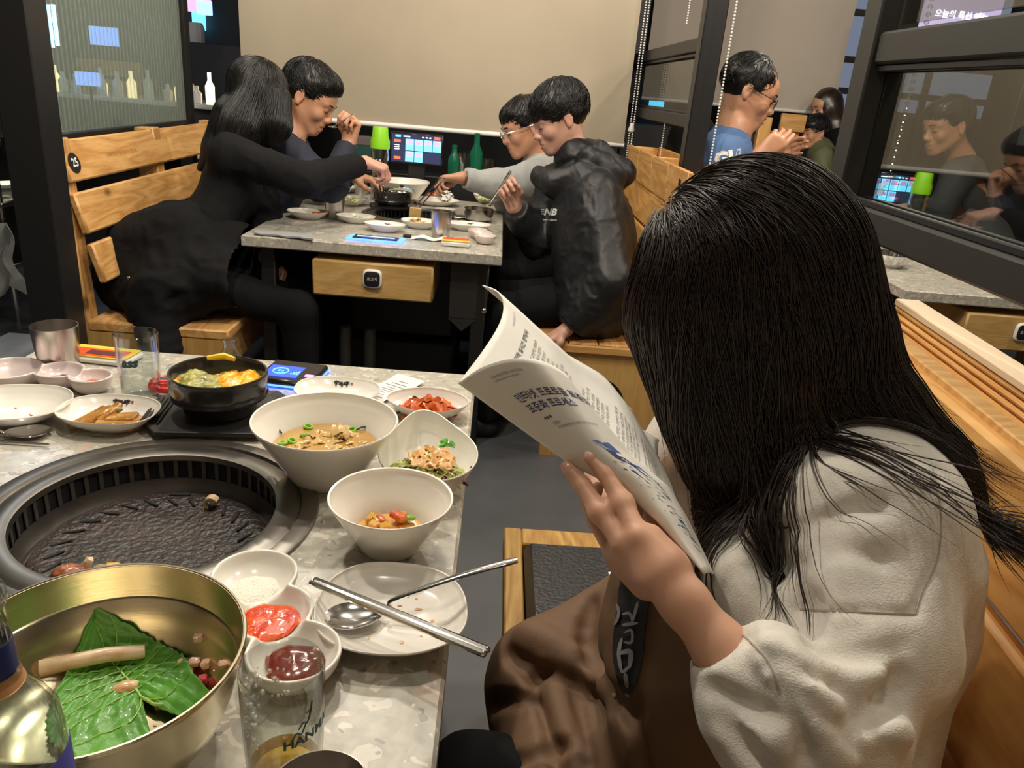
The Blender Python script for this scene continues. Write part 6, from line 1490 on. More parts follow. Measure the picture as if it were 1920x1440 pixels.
obj('spoon_bowl', blob((0, 0, 0), (.019, .013, .004), 12, 8), 'chrome', t); obj('handle', tube([(0, 0, 0), e_ * .3 + [0, 0, .002], e_], [.0022, .0018, .0032], 8), 'chrome', t)
g = tube([P['wrR'] + unit(P['elR'] - P['wrR']) * .025 + .033 * (cos(a) * v3(1, 0, .2) + sin(a) * v3(0, 1, 0)) - loc for a in np.linspace(0, 2 * pi, 24)[:-1]], .006, 8, closed=True); obj('watch_strap', g, 'black', rt)

# C boy in the black puffer
hip = v3(.44, 2.86, .56); bf = v3(-1, -.05, 0)
P = dict(head=at(1048, 222, 2.86), hf=v3(-.86, -.26, -.42), hu=v3(-.25, 0, .95), neck=at(1082, 305, 2.90), chest=at(1100, 400, 2.90), hip=hip, bf=bf, shL=at(1115, 372, 2.76), elL=at(1148, 525, 2.68), wrL=at(1062, 618, 2.74),
         shR=at(1050, 350, 3.02), elR=at(1010, 450, 2.98), wrR=at(964, 388, 2.86), hopt=dict(fringe=.028, n=1300, nape=-.065, bulk=1.10), **legs(hip, bf, .40))
P['extra'] = [([at(1010, 330, 2.86), at(1040, 345, 2.80), at(1090, 330, 2.78)], [.034, .042, .046], .02), ([at(1080, 275, 2.98), at(1125, 295, 2.90), at(1165, 325, 2.92), at(1150, 345, 2.98)], [.035, .055, .052, .04], .02), ([at(1110, 300, 2.8), at(1150, 330, 2.82)], [.05, .045], .02),
              ([at(1110, 420, 2.86), at(1120, 560, 2.84)], [.155, .155], .05)]
rt, sC, gC, W, A_, loc = person('boy with black fringe in a black padded jacket on the right bench', (.44, 2.86), P, 'puffer', skin='skin_p', sc=.98, hair='short', tw=1.0, slv=1.22, fold=.014, collar=.082, hem=.475,
    hands=dict(R=((-.45, -.1, .85), (.2, -.9, .1), (.6, 0, .5), (.9, 1.1, 1.2, 1.2), (.7, .6)), L=((-.8, -.1, -.5), (0, 0, -1), (0, -1, 0), .5)))
gC = Bv(gC, loc)
decal(gC, [px_text('NB', 1031, 398, 17, .02, shear=.3, bold=.7), px_text('new balance', 1031, 412, 5.2, .03, bold=.12)], 'whitetext', rt, loc, .002, 'chest_logo')
for k in range(3): decal(gC, [px_stroke([(1014, 393 + k * 4), (1021, 393 + k * 4)], 1.6)], 'whitetext', rt, loc, .002, 'logo_stripe')
a_, b_ = at(957, 322, 2.78), at(916, 385, 3.0)
t = thing('serving_spoon', 'long steel spoon in the hand of the boy', 'spoon', tuple(a_)); obj('handle', tube([(0, 0, 0), (b_ - a_) * .6, b_ - a_], [.0055, .0045, .006], 8), 'chrome', t); obj('spoon_bowl', blob(b_ - a_, (.014, .012, .006)), 'chrome', t)

# D man with glasses in grey
hip = v3(.42, 3.38, .56); bf = v3(-1, 0, 0)
P = dict(head=at(985, 238, 3.28), hf=v3(-.88, -.30, -.36), hu=v3(-.3, 0, .95), neck=at(1012, 300, 3.36), chest=at(1030, 370, 3.38), hip=hip, bf=bf, shL=at(1000, 335, 3.22), elL=at(925, 345, 3.28), wrL=at(866, 333, 3.20),
         shR=at(1000, 330, 3.52), elR=at(960, 400, 3.5), wrR=at(930, 360, 3.4), hopt=dict(fringe=.01, n=700, nape=-.05), **legs(hip, bf, .40))
rt, sD, gD, W, A_, loc = person('man with clear glasses in a light grey sweater behind the boy', (.42, 3.38), P, 'grey_knit', sc=.98, hair='short', face=dict(glasses='chrome'), slv=1.0, fold=.008,
    hands=dict(L=((-1, -.05, -.10), (0, -.2, -1), (0, 1, 0), (.8, .9, 1.0, 1.1), (.8, .6))))
g = tube([P['wrL'] + unit(P['elL'] - P['wrL']) * .022 + .031 * (cos(a) * v3(.1, 0, 1) + sin(a) * v3(0, 1, 0)) - loc for a in np.linspace(0, 2 * pi, 24)[:-1]], .006, 6, closed=True); obj('bead_bracelet', g, M('brown_beads', (.12, .04, .02), .4), rt)
for k, (a_, b_, nm) in enumerate(((at(833, 335, 3.08), at(787, 388, 3.2), 'near steel chopstick held by the man with clear glasses'), (at(827, 333, 3.10), at(779, 386, 3.22), 'far steel chopstick held by the man with clear glasses'), (at(706, 300, 2.92), at(716, 382, 3.3), 'left steel chopstick held by the long haired woman'), (at(712, 300, 2.93), at(722, 384, 3.3), 'right steel chopstick held by the long haired woman'))):
    t = thing('chopstick', nm, 'chopstick', tuple(a_)); obj('shaft', tube([(0, 0, 0), b_ - a_], [.0042, .0028], 8), 'chrome', t)
q = at(778, 402, 3.05); g = G(); b = box((0, 0, 0), (.045, .006, .055), .002); g.add(b.v[0], b.f, 0, Tm((0, 0, 0), .1, .2, .1)); o = obj('tofu_slice', g, 'fish'); o.location = q; tag(o, 'browned slice held up by the chopsticks over the tofu dish', 'food')

# E man in blue T-shirt at the next booth
hip = v3(.98, 2.95, .56); bf = v3(1, -.05, 0)
P = dict(head=at(1404, 172, 3.02), hf=v3(.90, -.22, -.32), hu=v3(.3, 0, .95), neck=at(1372, 252, 3.05), chest=at(1352, 330, 3.08), hip=hip, bf=bf, shR=at(1352, 292, 2.90), elR=at(1375, 390, 2.84), wrR=at(1424, 292, 2.86),
         shL=at(1362, 262, 3.26), elL=at(1400, 350, 3.28), wrL=at(1440, 300, 3.2), hopt=dict(n=500, balding=1, nape=-.06), **legs(hip, bf, .40))
rt, sE, gE, W, A_, loc = person('balding man with dark glasses in a blue T-shirt at the next booth', (.98, 2.95), P, 'blueshirt', sc=1.06, hair='short', face=dict(glasses='black', eye='open'), bare=1, tw=1.1, fold=.008,
    hands=dict(R=((.7, -.1, .75), (.2, .9, .1), (.6, 0, .6), (.5, .6, .7, .8), (.5, .4)), L=((.8, 0, .5), (0, -.8, 0), (.4, 0, .6), .5)))
gE = Bv(gE, loc)
decal(gE, [px_text('GIA', 1370, 297, 36, -.12, bold=2.2)], 'whitetext', rt, loc, .002, 'chest_lettering')
t = thing('black_jacket', 'black jacket hanging behind the planter of the middle booth', 'jacket', (.86, 3.75, .45)); s = SDF((.70, 3.4, .4), (1.1, 4.2, 1.3), .009)
s.chain([(.90, 3.55, .6), (.90, 3.6, 1.0), (.90, 3.8, 1.12), (.90, 4.0, 1.0), (.90, 4.0, .55)], .09, .06); s.chain([(.9, 3.8, .6), (.9, 3.8, 1.1)], .10, .06); V, Q = s.mesh(); V = relax(V, Q, 2); V = folds(V, vnormals(V, Q), 9, .015); obj('padded_shell', (V - v3(.86, 3.75, .45), Q), 'blackcloth', t)

# F, G far woman and small boy
hip = aty(1570, 330, 5.45); hip[2] = .56; bf = v3(-1, -.1, 0)
P = dict(head=at(1548, 200, 5.45), hf=v3(-.9, -.25, -.3), hu=v3(-.2, 0, 1), neck=at(1562, 240, 5.5), chest=at(1570, 280, 5.5), hip=hip, bf=bf, shL=at(1572, 262, 5.36), elL=at(1570, 320, 5.3), wrL=at(1540, 330, 5.3), shR=at(1565, 258, 5.7), elR=at(1550, 310, 5.7), wrR=at(1530, 330, 5.6), hopt=None, **legs(hip, bf, .40))
rt, sF, gF, W, A_, loc = person('far woman with long brown hair in black, beside the far blind', (hip[0], hip[1]), P, 'blackcloth', skin='skin_m', sc=.98, res=.007, shoe=False)
s = SDF(P['head'] - [.2, .2, .45], P['head'] + [.28, .22, .18], .008); s.pad = .04; s.ell(W(0, -.02, .03), np.array([.086, .105, .095]), A_, .02)
s.chain([at(1556, 200, 5.45), at(1565, 235, 5.42), at(1572, 275, 5.40)], [.09, .085, .06], .03); s.ell(W(0, .13, -.05), np.array([.08, .065, .11]), A_, .01, 's'); V, Q = s.mesh(); V = relax(V, Q, 2); V = folds(V, vnormals(V, Q), 16, .006, (1, 1, .15)); obj('hair', (V - loc, Q), 'hairw', rt)
hip = aty(1545, 345, 5.15); hip[2] = .52
P = dict(head=at(1528, 248, 5.15), hf=v3(-.9, -.3, -.15), hu=v3(-.1, 0, 1), neck=at(1536, 282, 5.18), chest=at(1540, 312, 5.18), hip=hip, bf=bf, shL=at(1543, 298, 5.06), elL=at(1540, 340, 5.0), wrL=at(1510, 340, 5.0), shR=at(1535, 295, 5.32), elR=at(1520, 330, 5.3), wrR=at(1505, 335, 5.25), hopt=dict(n=400, fringe=.015, bulk=1.08), **legs(hip, bf, .3))
person('small boy with dark hair in an olive jacket, far right of the back blind', (hip[0], hip[1]), P, 'olive', skin='skin_m', sc=.86, tw=.8, res=.007, hair='short', shoe=False, collar=.075)

# H man across the right booth, seen through the big pane
hip = v3(2.46, 3.62, .56); bf = v3(-1, 0, 0)
P = dict(head=at(1776, 236, 3.72), hf=v3(-.92, -.2, -.28), hu=v3(-.25, 0, .95), neck=at(1800, 300, 3.80), chest=at(1815, 365, 3.82), hip=hip, bf=bf, shL=at(1795, 330, 3.66), elL=at(1760, 395, 3.62), wrL=at(1700, 392, 3.64),
         shR=at(1815, 320, 3.98), elR=at(1850, 390, 3.95), wrR=at(1810, 372, 3.78), hopt=dict(fringe=.0, n=600, nape=-.055), **legs(hip, bf, .40))
person('man in a dark grey jacket facing left behind the big glass pane', (2.46, 3.62), P, M('dark_grey_cloth', (.05, .052, .056), .8), sc=1.08, hair='short', hands=dict(L=((-1, 0, 0), (0, 0, -1), (0, 1, 0), .6), R=((-1, -.1, .2), (0, -.3, -1), (0, 1, 0), .7)))
p = atz(1675, 385, TZ); 
r2 = dup(bpy.data.objects['order_tablet'], (1.84, 3.70, TZ), 0, 'order tablet with a blue menu seen through the big glass pane'); r3 = dup(bpy.data.objects['water_bottle'], (1.925, 3.58, TZ), 0, 'lime capped water bottle seen through the big glass pane')
for i, (x, y, nm) in enumerate(((1.80, 3.45, 'white dish in front of the tablet on the right table'), (2.05, 3.35, 'white dish by the hand of the man in dark grey'), (2.08, 3.10, 'near white dish on the right table behind the pane'), (1.62, 3.42, 'white dish at the left side of the right table'))): dup(bpy.data.objects['side_dish_plate.004'], (x, y, TZ), .3 * i, nm)
t = thing('booth_bench', 'pine bench behind the man in dark grey, seen through the big pane', 'bench', (2.65, 2.6, 0))
obj('seat', box((-.02, .7, .435), (.46, 1.4, .035), .006), 'wood', t)
for k in range(4): obj('plank', plankbox((.24 - .012 * (3 - k), .7, .60 + k * .145), (.026, 1.4, .125), .05), 'wood', t)
for yy in (.04, 1.36): obj('post', box((.28, yy, .53), (.05, .06, 1.06), .004), 'woodz', t)
t = thing('menu_board', 'violet lit hanging menu board above the big right partition', 'sign', tuple(aty(1800, 30, 4.9))); obj('panel', box((0, 0, 0), (.46, .03, .34), .005), M('lilac_panel', (.3, .28, .4), .4, emit=((.30, .25, .42), .55)), t); g = G()
for k, (s_, x) in enumerate((('오늘의 특선 메뉴', .0),)): text_on(g, s_, .045, Tm((x, -.018, .0), 0, pi / 2), bold=.001)
obj('board_text', g, 'glow_white', t, smooth=False); obj('hanger', box((0, 0, .8), (.02, .02, 1.25), .002), 'black', t)
t = thing('partition_frame', 'dark frame with a grey screen behind the man in dark grey', 'partition', (3.2, 4.6, 0)); obj('post', box((-.30, 0, 1.37), (.06, .06, 2.74), .004), 'frame', t); obj('post', box((.4, 0, 1.37), (.06, .06, 2.74), .004), 'frame', t)
for z_ in (1.18, 1.55): obj('rail', box((.05, 0, z_), (.70, .05, .05), .004), 'frame', t)
obj('grey_panel', box((.05, .0, 1.365), (.64, .02, .32), .002), M('grey_panel', (.13, .13, .14), .3), t)
# ================================================================== THE READING WOMAN AND HER BOOKLET
SN = np.array([(0, 860, 718, .710), (.22, 968, 797, .687), (.42, 1064, 866, .664), (.62, 1168, 921, .640), (.78, 1232, 976, .622), (1.0, 1322, 1076, .600)])
def spine_pt(u): return np.array([np.interp(u, SN[:, 0], SN[:, i]) for i in (1, 2, 3)])
def curve_off(tab, v):
    tab = np.array(tab); c = catmull(tab[:, 1:], 8); vv = np.interp(np.linspace(0, 1, len(c)), np.linspace(0, 1, len(tab)), tab[:, 0]); return np.array([np.interp(v, vv, c[:, i]) for i in range(3)])
NT = [(0, 0, 0, 0), (.22, 45, -30, -.026), (.45, 102, -46, -.044), (.65, 155, -40, -.046), (.82, 200, -14, -.028), (1, 214, 18, .008)]
FT = [(0, 0, 0, 0), (.25, 42, -55, .022), (.5, 74, -106, .048), (.72, 84, -144, .070), (.87, 72, -171, .082), (1, 45, -183, .092)]
FB = [(0, 0, 0, 0), (.25, -22, -62, .034), (.5, -46, -124, .070), (.72, -68, -176, .100), (.87, -92, -222, .118), (1, -108, -246, .13)]
def near_leaf(u, v, off=0):
    b = spine_pt(u); o = curve_off(NT, v); s = 1 - .93 * u
    return at(b[0] + o[0] * s + .0, b[1] + o[1] * s, b[2] + o[2] * s + (1 - s) * (.004 + .085 * v * v) + off * .001 * (.3 + v))
def far_leaf(u, v, off=0):
    b = spine_pt(u); a, c = curve_off(FT, v), curve_off(FB, v); e = u ** 1.1; o = a * (1 - e) + c * e
    rc = max(0, (u - .93) / .07) * max(0, (v - .85) / .15) * 22
    return at(b[0] + o[0] + rc, b[1] + o[1] - rc * .2, b[2] + .003 + o[2] + off)
loc = spine_pt(.5); loc = at(*loc)
bk = thing('booklet', 'open white booklet with Korean text and blue print held by the reading woman', 'booklet', tuple(loc))
U = np.linspace(0, 1, 40); VV = np.linspace(0, 1, 30)
obj('front_cover', sheet(np.array([[near_leaf(u, v) - loc for v in VV] for u in U]), .0010), 'cover', bk, ang=0)
obj('page', sheet(np.array([[near_leaf(u, v, 5) - loc for v in VV * .985] for u in U]), .0022), 'page', bk, ang=0)
obj('page', sheet(np.array([[near_leaf(u, v, 13) - loc for v in VV * .95] for u in U]), .0006), 'page', bk, ang=0)
obj('page', sheet(np.array([[far_leaf(u, v) - loc for v in VV] for u in U]), .0008), 'page', bk, ang=0)
obj('back_cover', sheet(np.array([[far_leaf(u, v, .004) - loc for v in VV] for u in U]), .0022), 'cover', bk, ang=0)
GRID = {}
def leaf_grid(fn):
    if fn not in GRID:
        n = 121; P = np.array([[fn(u, v) for v in np.linspace(0, 1, n)] for u in np.linspace(0, 1, n)])
        N = np.cross(np.gradient(P, axis=0), np.gradient(P, axis=1)); N /= np.linalg.norm(N, axis=2)[..., None] + 1e-12
        N *= np.sign(((v3(0, 0, CAM_H) - P) * N).sum(2))[..., None]; GRID[fn] = (P, N)
    return GRID[fn]
def on_leaf(fn, g, V2, Fs, u0, v0, mi=0, lift=.0009):
    P, N = leaf_grid(fn); V2 = np.asarray(V2)[:, :2]
    v = np.clip(v0 + V2[:, 0] / .20, 0, 1) * 119.99; u = np.clip(u0 - V2[:, 1] / .29, 0, 1) * 119.99
    i, j = u.astype(int), v.astype(int); fu, fv = (u - i)[:, None], (v - j)[:, None]
    L_ = lambda A: A[i, j] * (1 - fu) * (1 - fv) + A[i + 1, j] * fu * (1 - fv) + A[i, j + 1] * (1 - fu) * fv + A[i + 1, j + 1] * fu * fv
    g.add(L_(P) + L_(N) * lift - loc, Fs, mi)
def leaf_text(fn, g, s, size, u0, v0, mi=0, **kw):
    V, Fs = text_geo(s, size, align='LEFT', **kw)
    if len(V): on_leaf(fn, g, V[:, :2], Fs, u0, v0, mi)
g = G()
leaf_text(near_leaf, g, '인터넷 프로토콜 표준화 기구인 IETF', .0125, .155, .20, 0, bold=.00018); leaf_text(near_leaf, g, '표준화 프로세스', .0125, .205, .20, 0, bold=.00018)
leaf_text(near_leaf, g, '● ● ●', .0042, .255, .24, 1)
leaf_text(near_leaf, g, '김평화', .0050, .285, .26, 2); leaf_text(near_leaf, g, '한국전자통신연구원 표준연구본부 책임연구원', .0040, .305, .27, 2)
leaf_text(near_leaf, g, 'TTA 저널 특집호 인터넷 표준', .0040, .050, .20, 2); leaf_text(near_leaf, g, 'ICT Standard & Certification', .0032, .066, .20, 2)
def poly(P, mi): P = np.array(P, float); n = len(P); on_leaf(near_leaf, g, P, [tuple(range(n))], 0, 0, mi, .0008)
# blue angular print, coordinates (v metres, -u metres) along the leaf
rr = np.random.RandomState(12)
def shard(u, v, du, dv, w_, mi):
    x, y = v * .20, -u * .29; dx, dy = dv * .20, -du * .29; nx, ny = -dy, dx; L_ = math.hypot(dx, dy); nx, ny = nx / L_ * w_, ny / L_ * w_
    poly([(x, y), (x + dx * .35 + nx, y + dy * .35 + ny), (x + dx, y + dy), (x + dx * .6 - nx * .7, y + dy * .6 - ny * .7)], mi)
for q in [(0.385, 0.43, 0.061, 0.097, 0.007, 4), (0.4, 0.51, 0.061, 0.073, 0.0105, 3), (0.425, 0.47, 0.097, 0.024, 0.0088, 0), (0.47, 0.49, 0.085, 0.085, 0.007, 0), (0.5, 0.37, 0.085, 0.169, 0.007, 0), (0.515, 0.53, 0.109, 0.073, 0.014, 3), (0.535, 0.47, 0.109, 0.121, 0.0105, 4), (0.54, 0.37, 0.121, 0.169, 0.0088, 0), (0.6, 0.39, 0.109, 0.218, 0.0088, 3), (0.61, 0.55, 0.109, 0.097, 0.0088, 0), (0.63, 0.31, 0.121, 0.242, 0.0088, 0), (0.69, 0.43, 0.109, 0.194, 0.0105, 0), (0.7, 0.31, 0.097, 0.266, 0.0088, 3), (0.74, 0.47, 0.121, 0.169, 0.0105, 0), (0.76, 0.33, 0.121, 0.242, 0.0105, 0), (0.8, 0.51, 0.097, 0.145, 0.0105, 3), (0.82, 0.39, 0.109, 0.242, 0.0105, 0)]: shard(*q)
tag(obj('cover_print', g, ['navy_ink', 'ink', 'inkgrey', 'blue_ink', 'sky_ink'], bk, smooth=False), label='navy heading and blue angular shapes printed on the cover')
g = G()
leaf_text(far_leaf, g, '인터넷 표준화 기구', .0036, .055, .60, 1)
leaf_text(far_leaf, g, '고전적 실시간 영역(AI)', .0070, .115, .34, 0, bold=.0001)
body = ['Real-time) 영역은 고전적인 통신을', '그리고 대역 제어 기술의 표준을', '를 위한 프로토콜로 발전하였다', '또한 기구는 문서를 공개하며', '등 인터넷 표준화 작업이 된다', '각 분야의 전문가들이 참여한다']
for k in range(30):
    if k in (9, 10, 17, 24): continue
    leaf_text(far_leaf, g, body[k % 6], .0050, .165 + k * .0235, .30, 1 if k % 7 else 0)
obj('page_text', g, ['ink', 'inkgrey'], bk, smooth=False)

# ---- body: one continuous surface
wl = v3(.40, .70, 0)
root = thing('person', 'woman with long brown hair in a pale grey sweatshirt and brown apron, reading', 'person', (.42, .70, 0)); wl = v3(.42, .70, 0)
hc = at(1428, 545, .775); hf = unit(at(1300, 690, .79) - at(1428, 545, .775)); hu = unit(at(1440, 330, .765) - at(1420, 560, .775)); A = axes(hf, hu)
s = SDF((-.06, .40, .40), (.58, 1.02, 1.30), .0025); s.pad = .010
W = head_sdf(s, hc, A, .93)
s.cap(W(0, -.03, -.06), at(1470, 850, .80), .048, .055, .03); s.chain([at(1470, 850, .80), at(1520, 1050, .78), v3(.42, .70, .58)], [.055, .07, .09], .04)
shn, eln, wrn = at(1600, 1010, .69), at(1545, 1385, .60), at(1238, 1078, .605)
s.chain([at(1500, 900, .78), shn], [.05, .042], .03); s.chain([shn, eln], [.042, .034], .02)
s.chain([eln, at(1400, 1275, .592), at(1352, 1216, .592), at(1282, 1128, .60), wrn], [.030, .0240, .0205, .0180, .0175], .012)
# near (left) hand: back of the hand to the lens, fingers pressed on the cover
Dp = lambda a, b: at(*a) - at(*b)
k = [at(1198, 1006, .612), at(1168, 1018, .622), at(1153, 1034, .638), at(1156, 1050, .654)]
palm0 = [at(1245, 1052, .606), at(1228, 1066, .612), at(1215, 1080, .62), at(1212, 1092, .628)]
for i in range(4): s.cap(palm0[i], k[i], .0138, .0100, .012)
s.cap(at(1258, 1062, .612), at(1222, 1004, .618), .0110, .0085, .012)
fing = [[k[0], at(1168, 944, .632), at(1136, 888, .646), at(1107, 857, .652)], [k[1], at(1124, 960, .638), at(1092, 910, .652), at(1064, 878, .660)],
        [k[2], at(1118, 975, .660), at(1105, 945, .680), at(1120, 915, .694)], [k[3], at(1132, 1000, .676), at(1128, 970, .692), at(1145, 945, .700)]]
for i, f in enumerate(fing): s.chain(f, np.array([.0090, .0083, .0077, .0062]) * (1 if i < 3 else .88), .0035)
s.chain([at(1266, 1066, .620), at(1262, 1012, .650), at(1236, 962, .664), at(1204, 920, .676)], [.0125, .0102, .0092, .0075], .012)
for i in (0, 1): s.ell(fing[i][1], (.0093,) * 3, None, .006)
# far (right) arm and hand behind the booklet
s.chain([at(1480, 880, .82), at(1318, 850, .89), at(1250, 1000, .87), at(1160, 950, .80)], [.045, .040, .033, .024], .015)
hand_sdf(s, at(1160, 950, .80), Dp((1150, 900, .85), (1160, 950, .80)), v3(-.1, -.8, .5), v3(.5, 0, .8), (.5, .6, .7, .8), .85)
hipw = v3(.40, .70, .56)
for q, yy in ((1, .585), (-1, .82)):
    yy = yy + (.05 if q > 0 else 0); kn = v3(.05 if q > 0 else .14, yy, .535); s.chain([hipw + v3(0, (yy - .7) * .8, 0), kn, v3(.06, yy, .42)], [.07, .034, .03], .02)
V, Q = s.mesh(); V = relax(V, Q, 2, .5); body = obj('body', (V - wl, Q), 'skin', root)
g = G()
for i in (0, 1, 2):
    f = fing[i]; d = unit(f[3] - f[2]); n = unit(v3(0, 0, CAM_H) - f[3]); n = unit(n - d * (n @ d)); sd = np.cross(d, n); T = frame(f[3] - d * .0005 + n * .0050 - wl, d, sd, n)
    if i < 2: lathe([(0, .0016), (.6, .0013), (.9, .0002), (1, -.001), (.9, -.0012), (0, -.001)], 20, rf=lambda a, r, z: 1 / math.sqrt((cos(a) / .0066) ** 2 + (sin(a) / .0050) ** 2), g=g, T=T)
obj('fingernails', g, 'nail', root)
face_bits(root, wl, W, .93, 'hair')

# ---- sweatshirt
s = SDF((.02, .36, .38), (.66, 1.06, 1.12), .0038); s.pad = .02
P_ = lambda *L: [at(*q) for q in L]
s.chain(P_((1470, 870, .80), (1560, 930, .75), (1625, 985, .705)), [.068, .078, .078], .04)
s.chain(P_((1620, 985, .705), (1632, 1100, .735), (1672, 1185, .735)), [.078, .087, .058], .04)
s.chain(P_((1490, 1000, .79), (1525, 1150, .79), (1530, 1330, .80), (1510, 1560, .78)), [.100, .103, .103, .110], .04)
s.chain(P_((1470, 1010, .72), (1430, 1085, .70), (1455, 1160, .69)), [.030, .046, .040], .03)
s.chain(P_((1680, 1190, .735), (1610, 1270, .74), (1570, 1420, .73)), [.056, .060, .075], .04)
s.chain(P_((1610, 1010, .675), (1605, 1200, .635), (1558, 1345, .595)), [.074, .070, .057], .03)
s.chain(P_((1552, 1360, .592), (1465, 1352, .580), (1412, 1300, .583), (1352, 1222, .590)), [.057, .053, .043, .0245], .02)
s.chain(P_((1500, 860, .84), (1335, 835, .90), (1290, 880, .90)), [.070, .062, .058], .03); s.chain(P_((1310, 860, .90), (1262, 985, .88), (1178, 955, .81)), [.060, .046, .030], .02)
s.cut(at(1348, 1210, .59), unit(at(1290, 1125, .59) - at(1350, 1212, .59)), .003, at(1348, 1210, .59) - .07, at(1348, 1210, .59) + .07)
s.cut(at(1172, 952, .81), unit(at(1150, 940, .80) - at(1178, 955, .81)), .003, at(1172, 952, .81) - .06, at(1172, 952, .81) + .06)
s.cap(at(1352, 1216, .592), at(1290, 1140, .60), .0212, .0212, .003, 's')
s.cap(at(1450, 800, .80), at(1470, 850, .80), .062, .058, .01, 's')
def ridge(pts, r, inn, k=.014, mode='u'):
    c = catmull(pts, 3); s.chain([s.hit(x, y) + unit(s.hit(x, y) - v3(0, 0, CAM_H)) * inn for x, y in c], r, k, mode)
ridge([(1452, 1010), (1462, 1060), (1486, 1110), (1496, 1160)], .013, .002, .020, 's'); ridge([(1500, 1075), (1560, 1050), (1640, 1045)], .006, .001, .014, 's'); ridge([(1505, 1010), (1570, 985), (1650, 950)], .006, .001, .016, 's')
ridge([(1490, 1035), (1560, 1015), (1650, 1000)], .010, .006, .016); ridge([(1490, 1120), (1530, 1085), (1610, 1075)], .010, .006, .016)
ridge([(1375, 1060), (1400, 1100), (1400, 1170)], .008, .005, .016)
ridge([(1432, 1195), (1500, 1235), (1590, 1262), (1660, 1225)], .011, .004, .014); ridge([(1445, 1215), (1510, 1262), (1600, 1330), (1690, 1375)], .009, .003, .010); ridge([(1440, 1225), (1475, 1300), (1470, 1385)], .010, .004, .012); ridge([(1450, 1225), (1520, 1310), (1600, 1385)], .010, .003, .011)
ridge([(1465, 1250), (1530, 1345), (1570, 1420)], .009, .004, .012); ridge([(1448, 1240), (1490, 1285), (1560, 1355), (1620, 1410)], .0045, .0, .007, 's'); ridge([(1450, 1222), (1530, 1268), (1620, 1320)], .0045, .0, .007, 's'); ridge([(1460, 1290), (1500, 1370), (1510, 1430)], .0045, .0, .007, 's')
ridge([(1330, 1290), (1390, 1320), (1450, 1345)], .005, .0, .010, 's'); ridge([(1345, 1345), (1400, 1400), (1440, 1440)], .005, 0, .01, 's')
ridge([(1520, 1205), (1600, 1225), (1690, 1215)], .006, .0, .012, 's'); ridge([(1690, 1270), (1650, 1330), (1600, 1360)], .006, .0, .012, 's')
seams = [[(1500, 1142), (1600, 1147), (1714, 1152)], [(1748, 880), (1764, 970), (1757, 1050), (1728, 1112), (1716, 1152)], [(1392, 1188), (1440, 1240), (1462, 1300)]]
for q in seams: ridge(q, .0022, .0004, .004, 's')
V, Q = s.mesh(); V = relax(V, Q, 2); N = vnormals(V, Q); V = folds(V, N, 7, .006, (1, 1, 1.4), seed=3); V = folds(V, vnormals(V, Q), 17, .0022, seed=5); sw = obj('sweatshirt', (V - wl, Q), 'sweat', root)
bv = Bv(sw, wl)
for q in seams: obj('seam_stitching', tube([bv.hit(x, y) - wl + unit(v3(0, 0, CAM_H) - bv.hit(x, y)) * .0003 for x, y in catmull(q, 9)], .0009, 5), 'seam', sw)
decal(bv, [px_stroke(q, 3.2) for q in ([(1448, 962), (1434, 968), (1436, 980), (1456, 984), (1464, 976)], [(1456, 984), (1470, 990), (1480, 988)], [(1448, 970), (1458, 966)], [(1452, 958), (1462, 962)], [(1430, 966), (1424, 972)])], 'ink', root, wl, .0015, 'sleeve_script')

SW = s
# ---- trousers and apron
t = SDF((-.08, .40, .02), (.62, 1.02, .72), .006)
for yy in (.585, .82): t.chain([hipw + v3(.03, (yy - .7) * .8, 0), v3(.022 if yy < .7 else .12, yy + (.055 if yy < .7 else 0), .535), v3(.03 if yy < .7 else .12, yy + (.06 if yy < .7 else 0), .10)], [.085, .060, .050], .03)
t.ell(hipw, (.13, .16, .09), None, .03); t.cut((0, 0, .07), (0, 0, -1), .004); V, Q = t.mesh(); V = relax(V, Q, 2); V = folds(V, vnormals(V, Q), 9, .006); obj('trousers', (V - wl, Q), 'trousers', root)
for yy in (.585, .82):
    u = SDF((-.16, yy - .08, -.01), (.14, yy + .08, .14), .005); u.chain([(.05, yy, .05), (-.09, yy, .035)], [.046, .038], .01); u.cut((0, 0, .002), (0, 0, -1), .003); sdf_obj('shoe', u, 'sole', root, wl, 1)
a = SDF((-.06, .42, .30), (.60, 1.06, 1.06), .0042); a.pad = .02
for yy, r_ in ((.585, .070), (.80, .072)): a.chain([v3(.40, .7 + (yy - .7) * .9, .565), v3(.24, yy, .562), v3(.118, yy, .552)], [.10, .080, r_], .05)
a.chain([v3(.25, .60, .585), v3(.25, .80, .585)], .085, .06); a.chain([v3(.125, .60, .562), v3(.12, .79, .562)], .070, .05)
a.chain([v3(.112, .81, .552), v3(.18, .84, .60), v3(.27, .86, .72)], [.064, .045, .045], .05)
a.chain(P_((1330, 930, .86), (1310, 1060, .83), (1300, 1200, .80), (1330, 1330, .76)), [.055, .070, .085, .10], .05)
a.chain(P_((1290, 905, .845), (1400, 930, .83), (1440, 1000, .80)), [.032, .045, .05], .03)
a.chain([v3(.10, .55, .50), v3(.10, .82, .50)], .05, .05)
def ar(pts, r, inn, k=.014, mode='u'):
    c = catmull(pts, 3); a.chain([a.hit(x, y) + unit(a.hit(x, y) - v3(0, 0, CAM_H)) * inn for x, y in c], r, k, mode)
ar([(955, 1225), (1000, 1260), (1025, 1330), (1045, 1400), (1060, 1460)], .010, .002, .012, 's'); ar([(1010, 1270), (1050, 1262), (1110, 1290), (1190, 1330)], .010, .002, .014, 's'); ar([(1075, 1300), (1085, 1370), (1100, 1450)], .007, .001, .012, 's'); ar([(915, 1320), (960, 1312), (1020, 1318)], .008, .001, .012, 's')
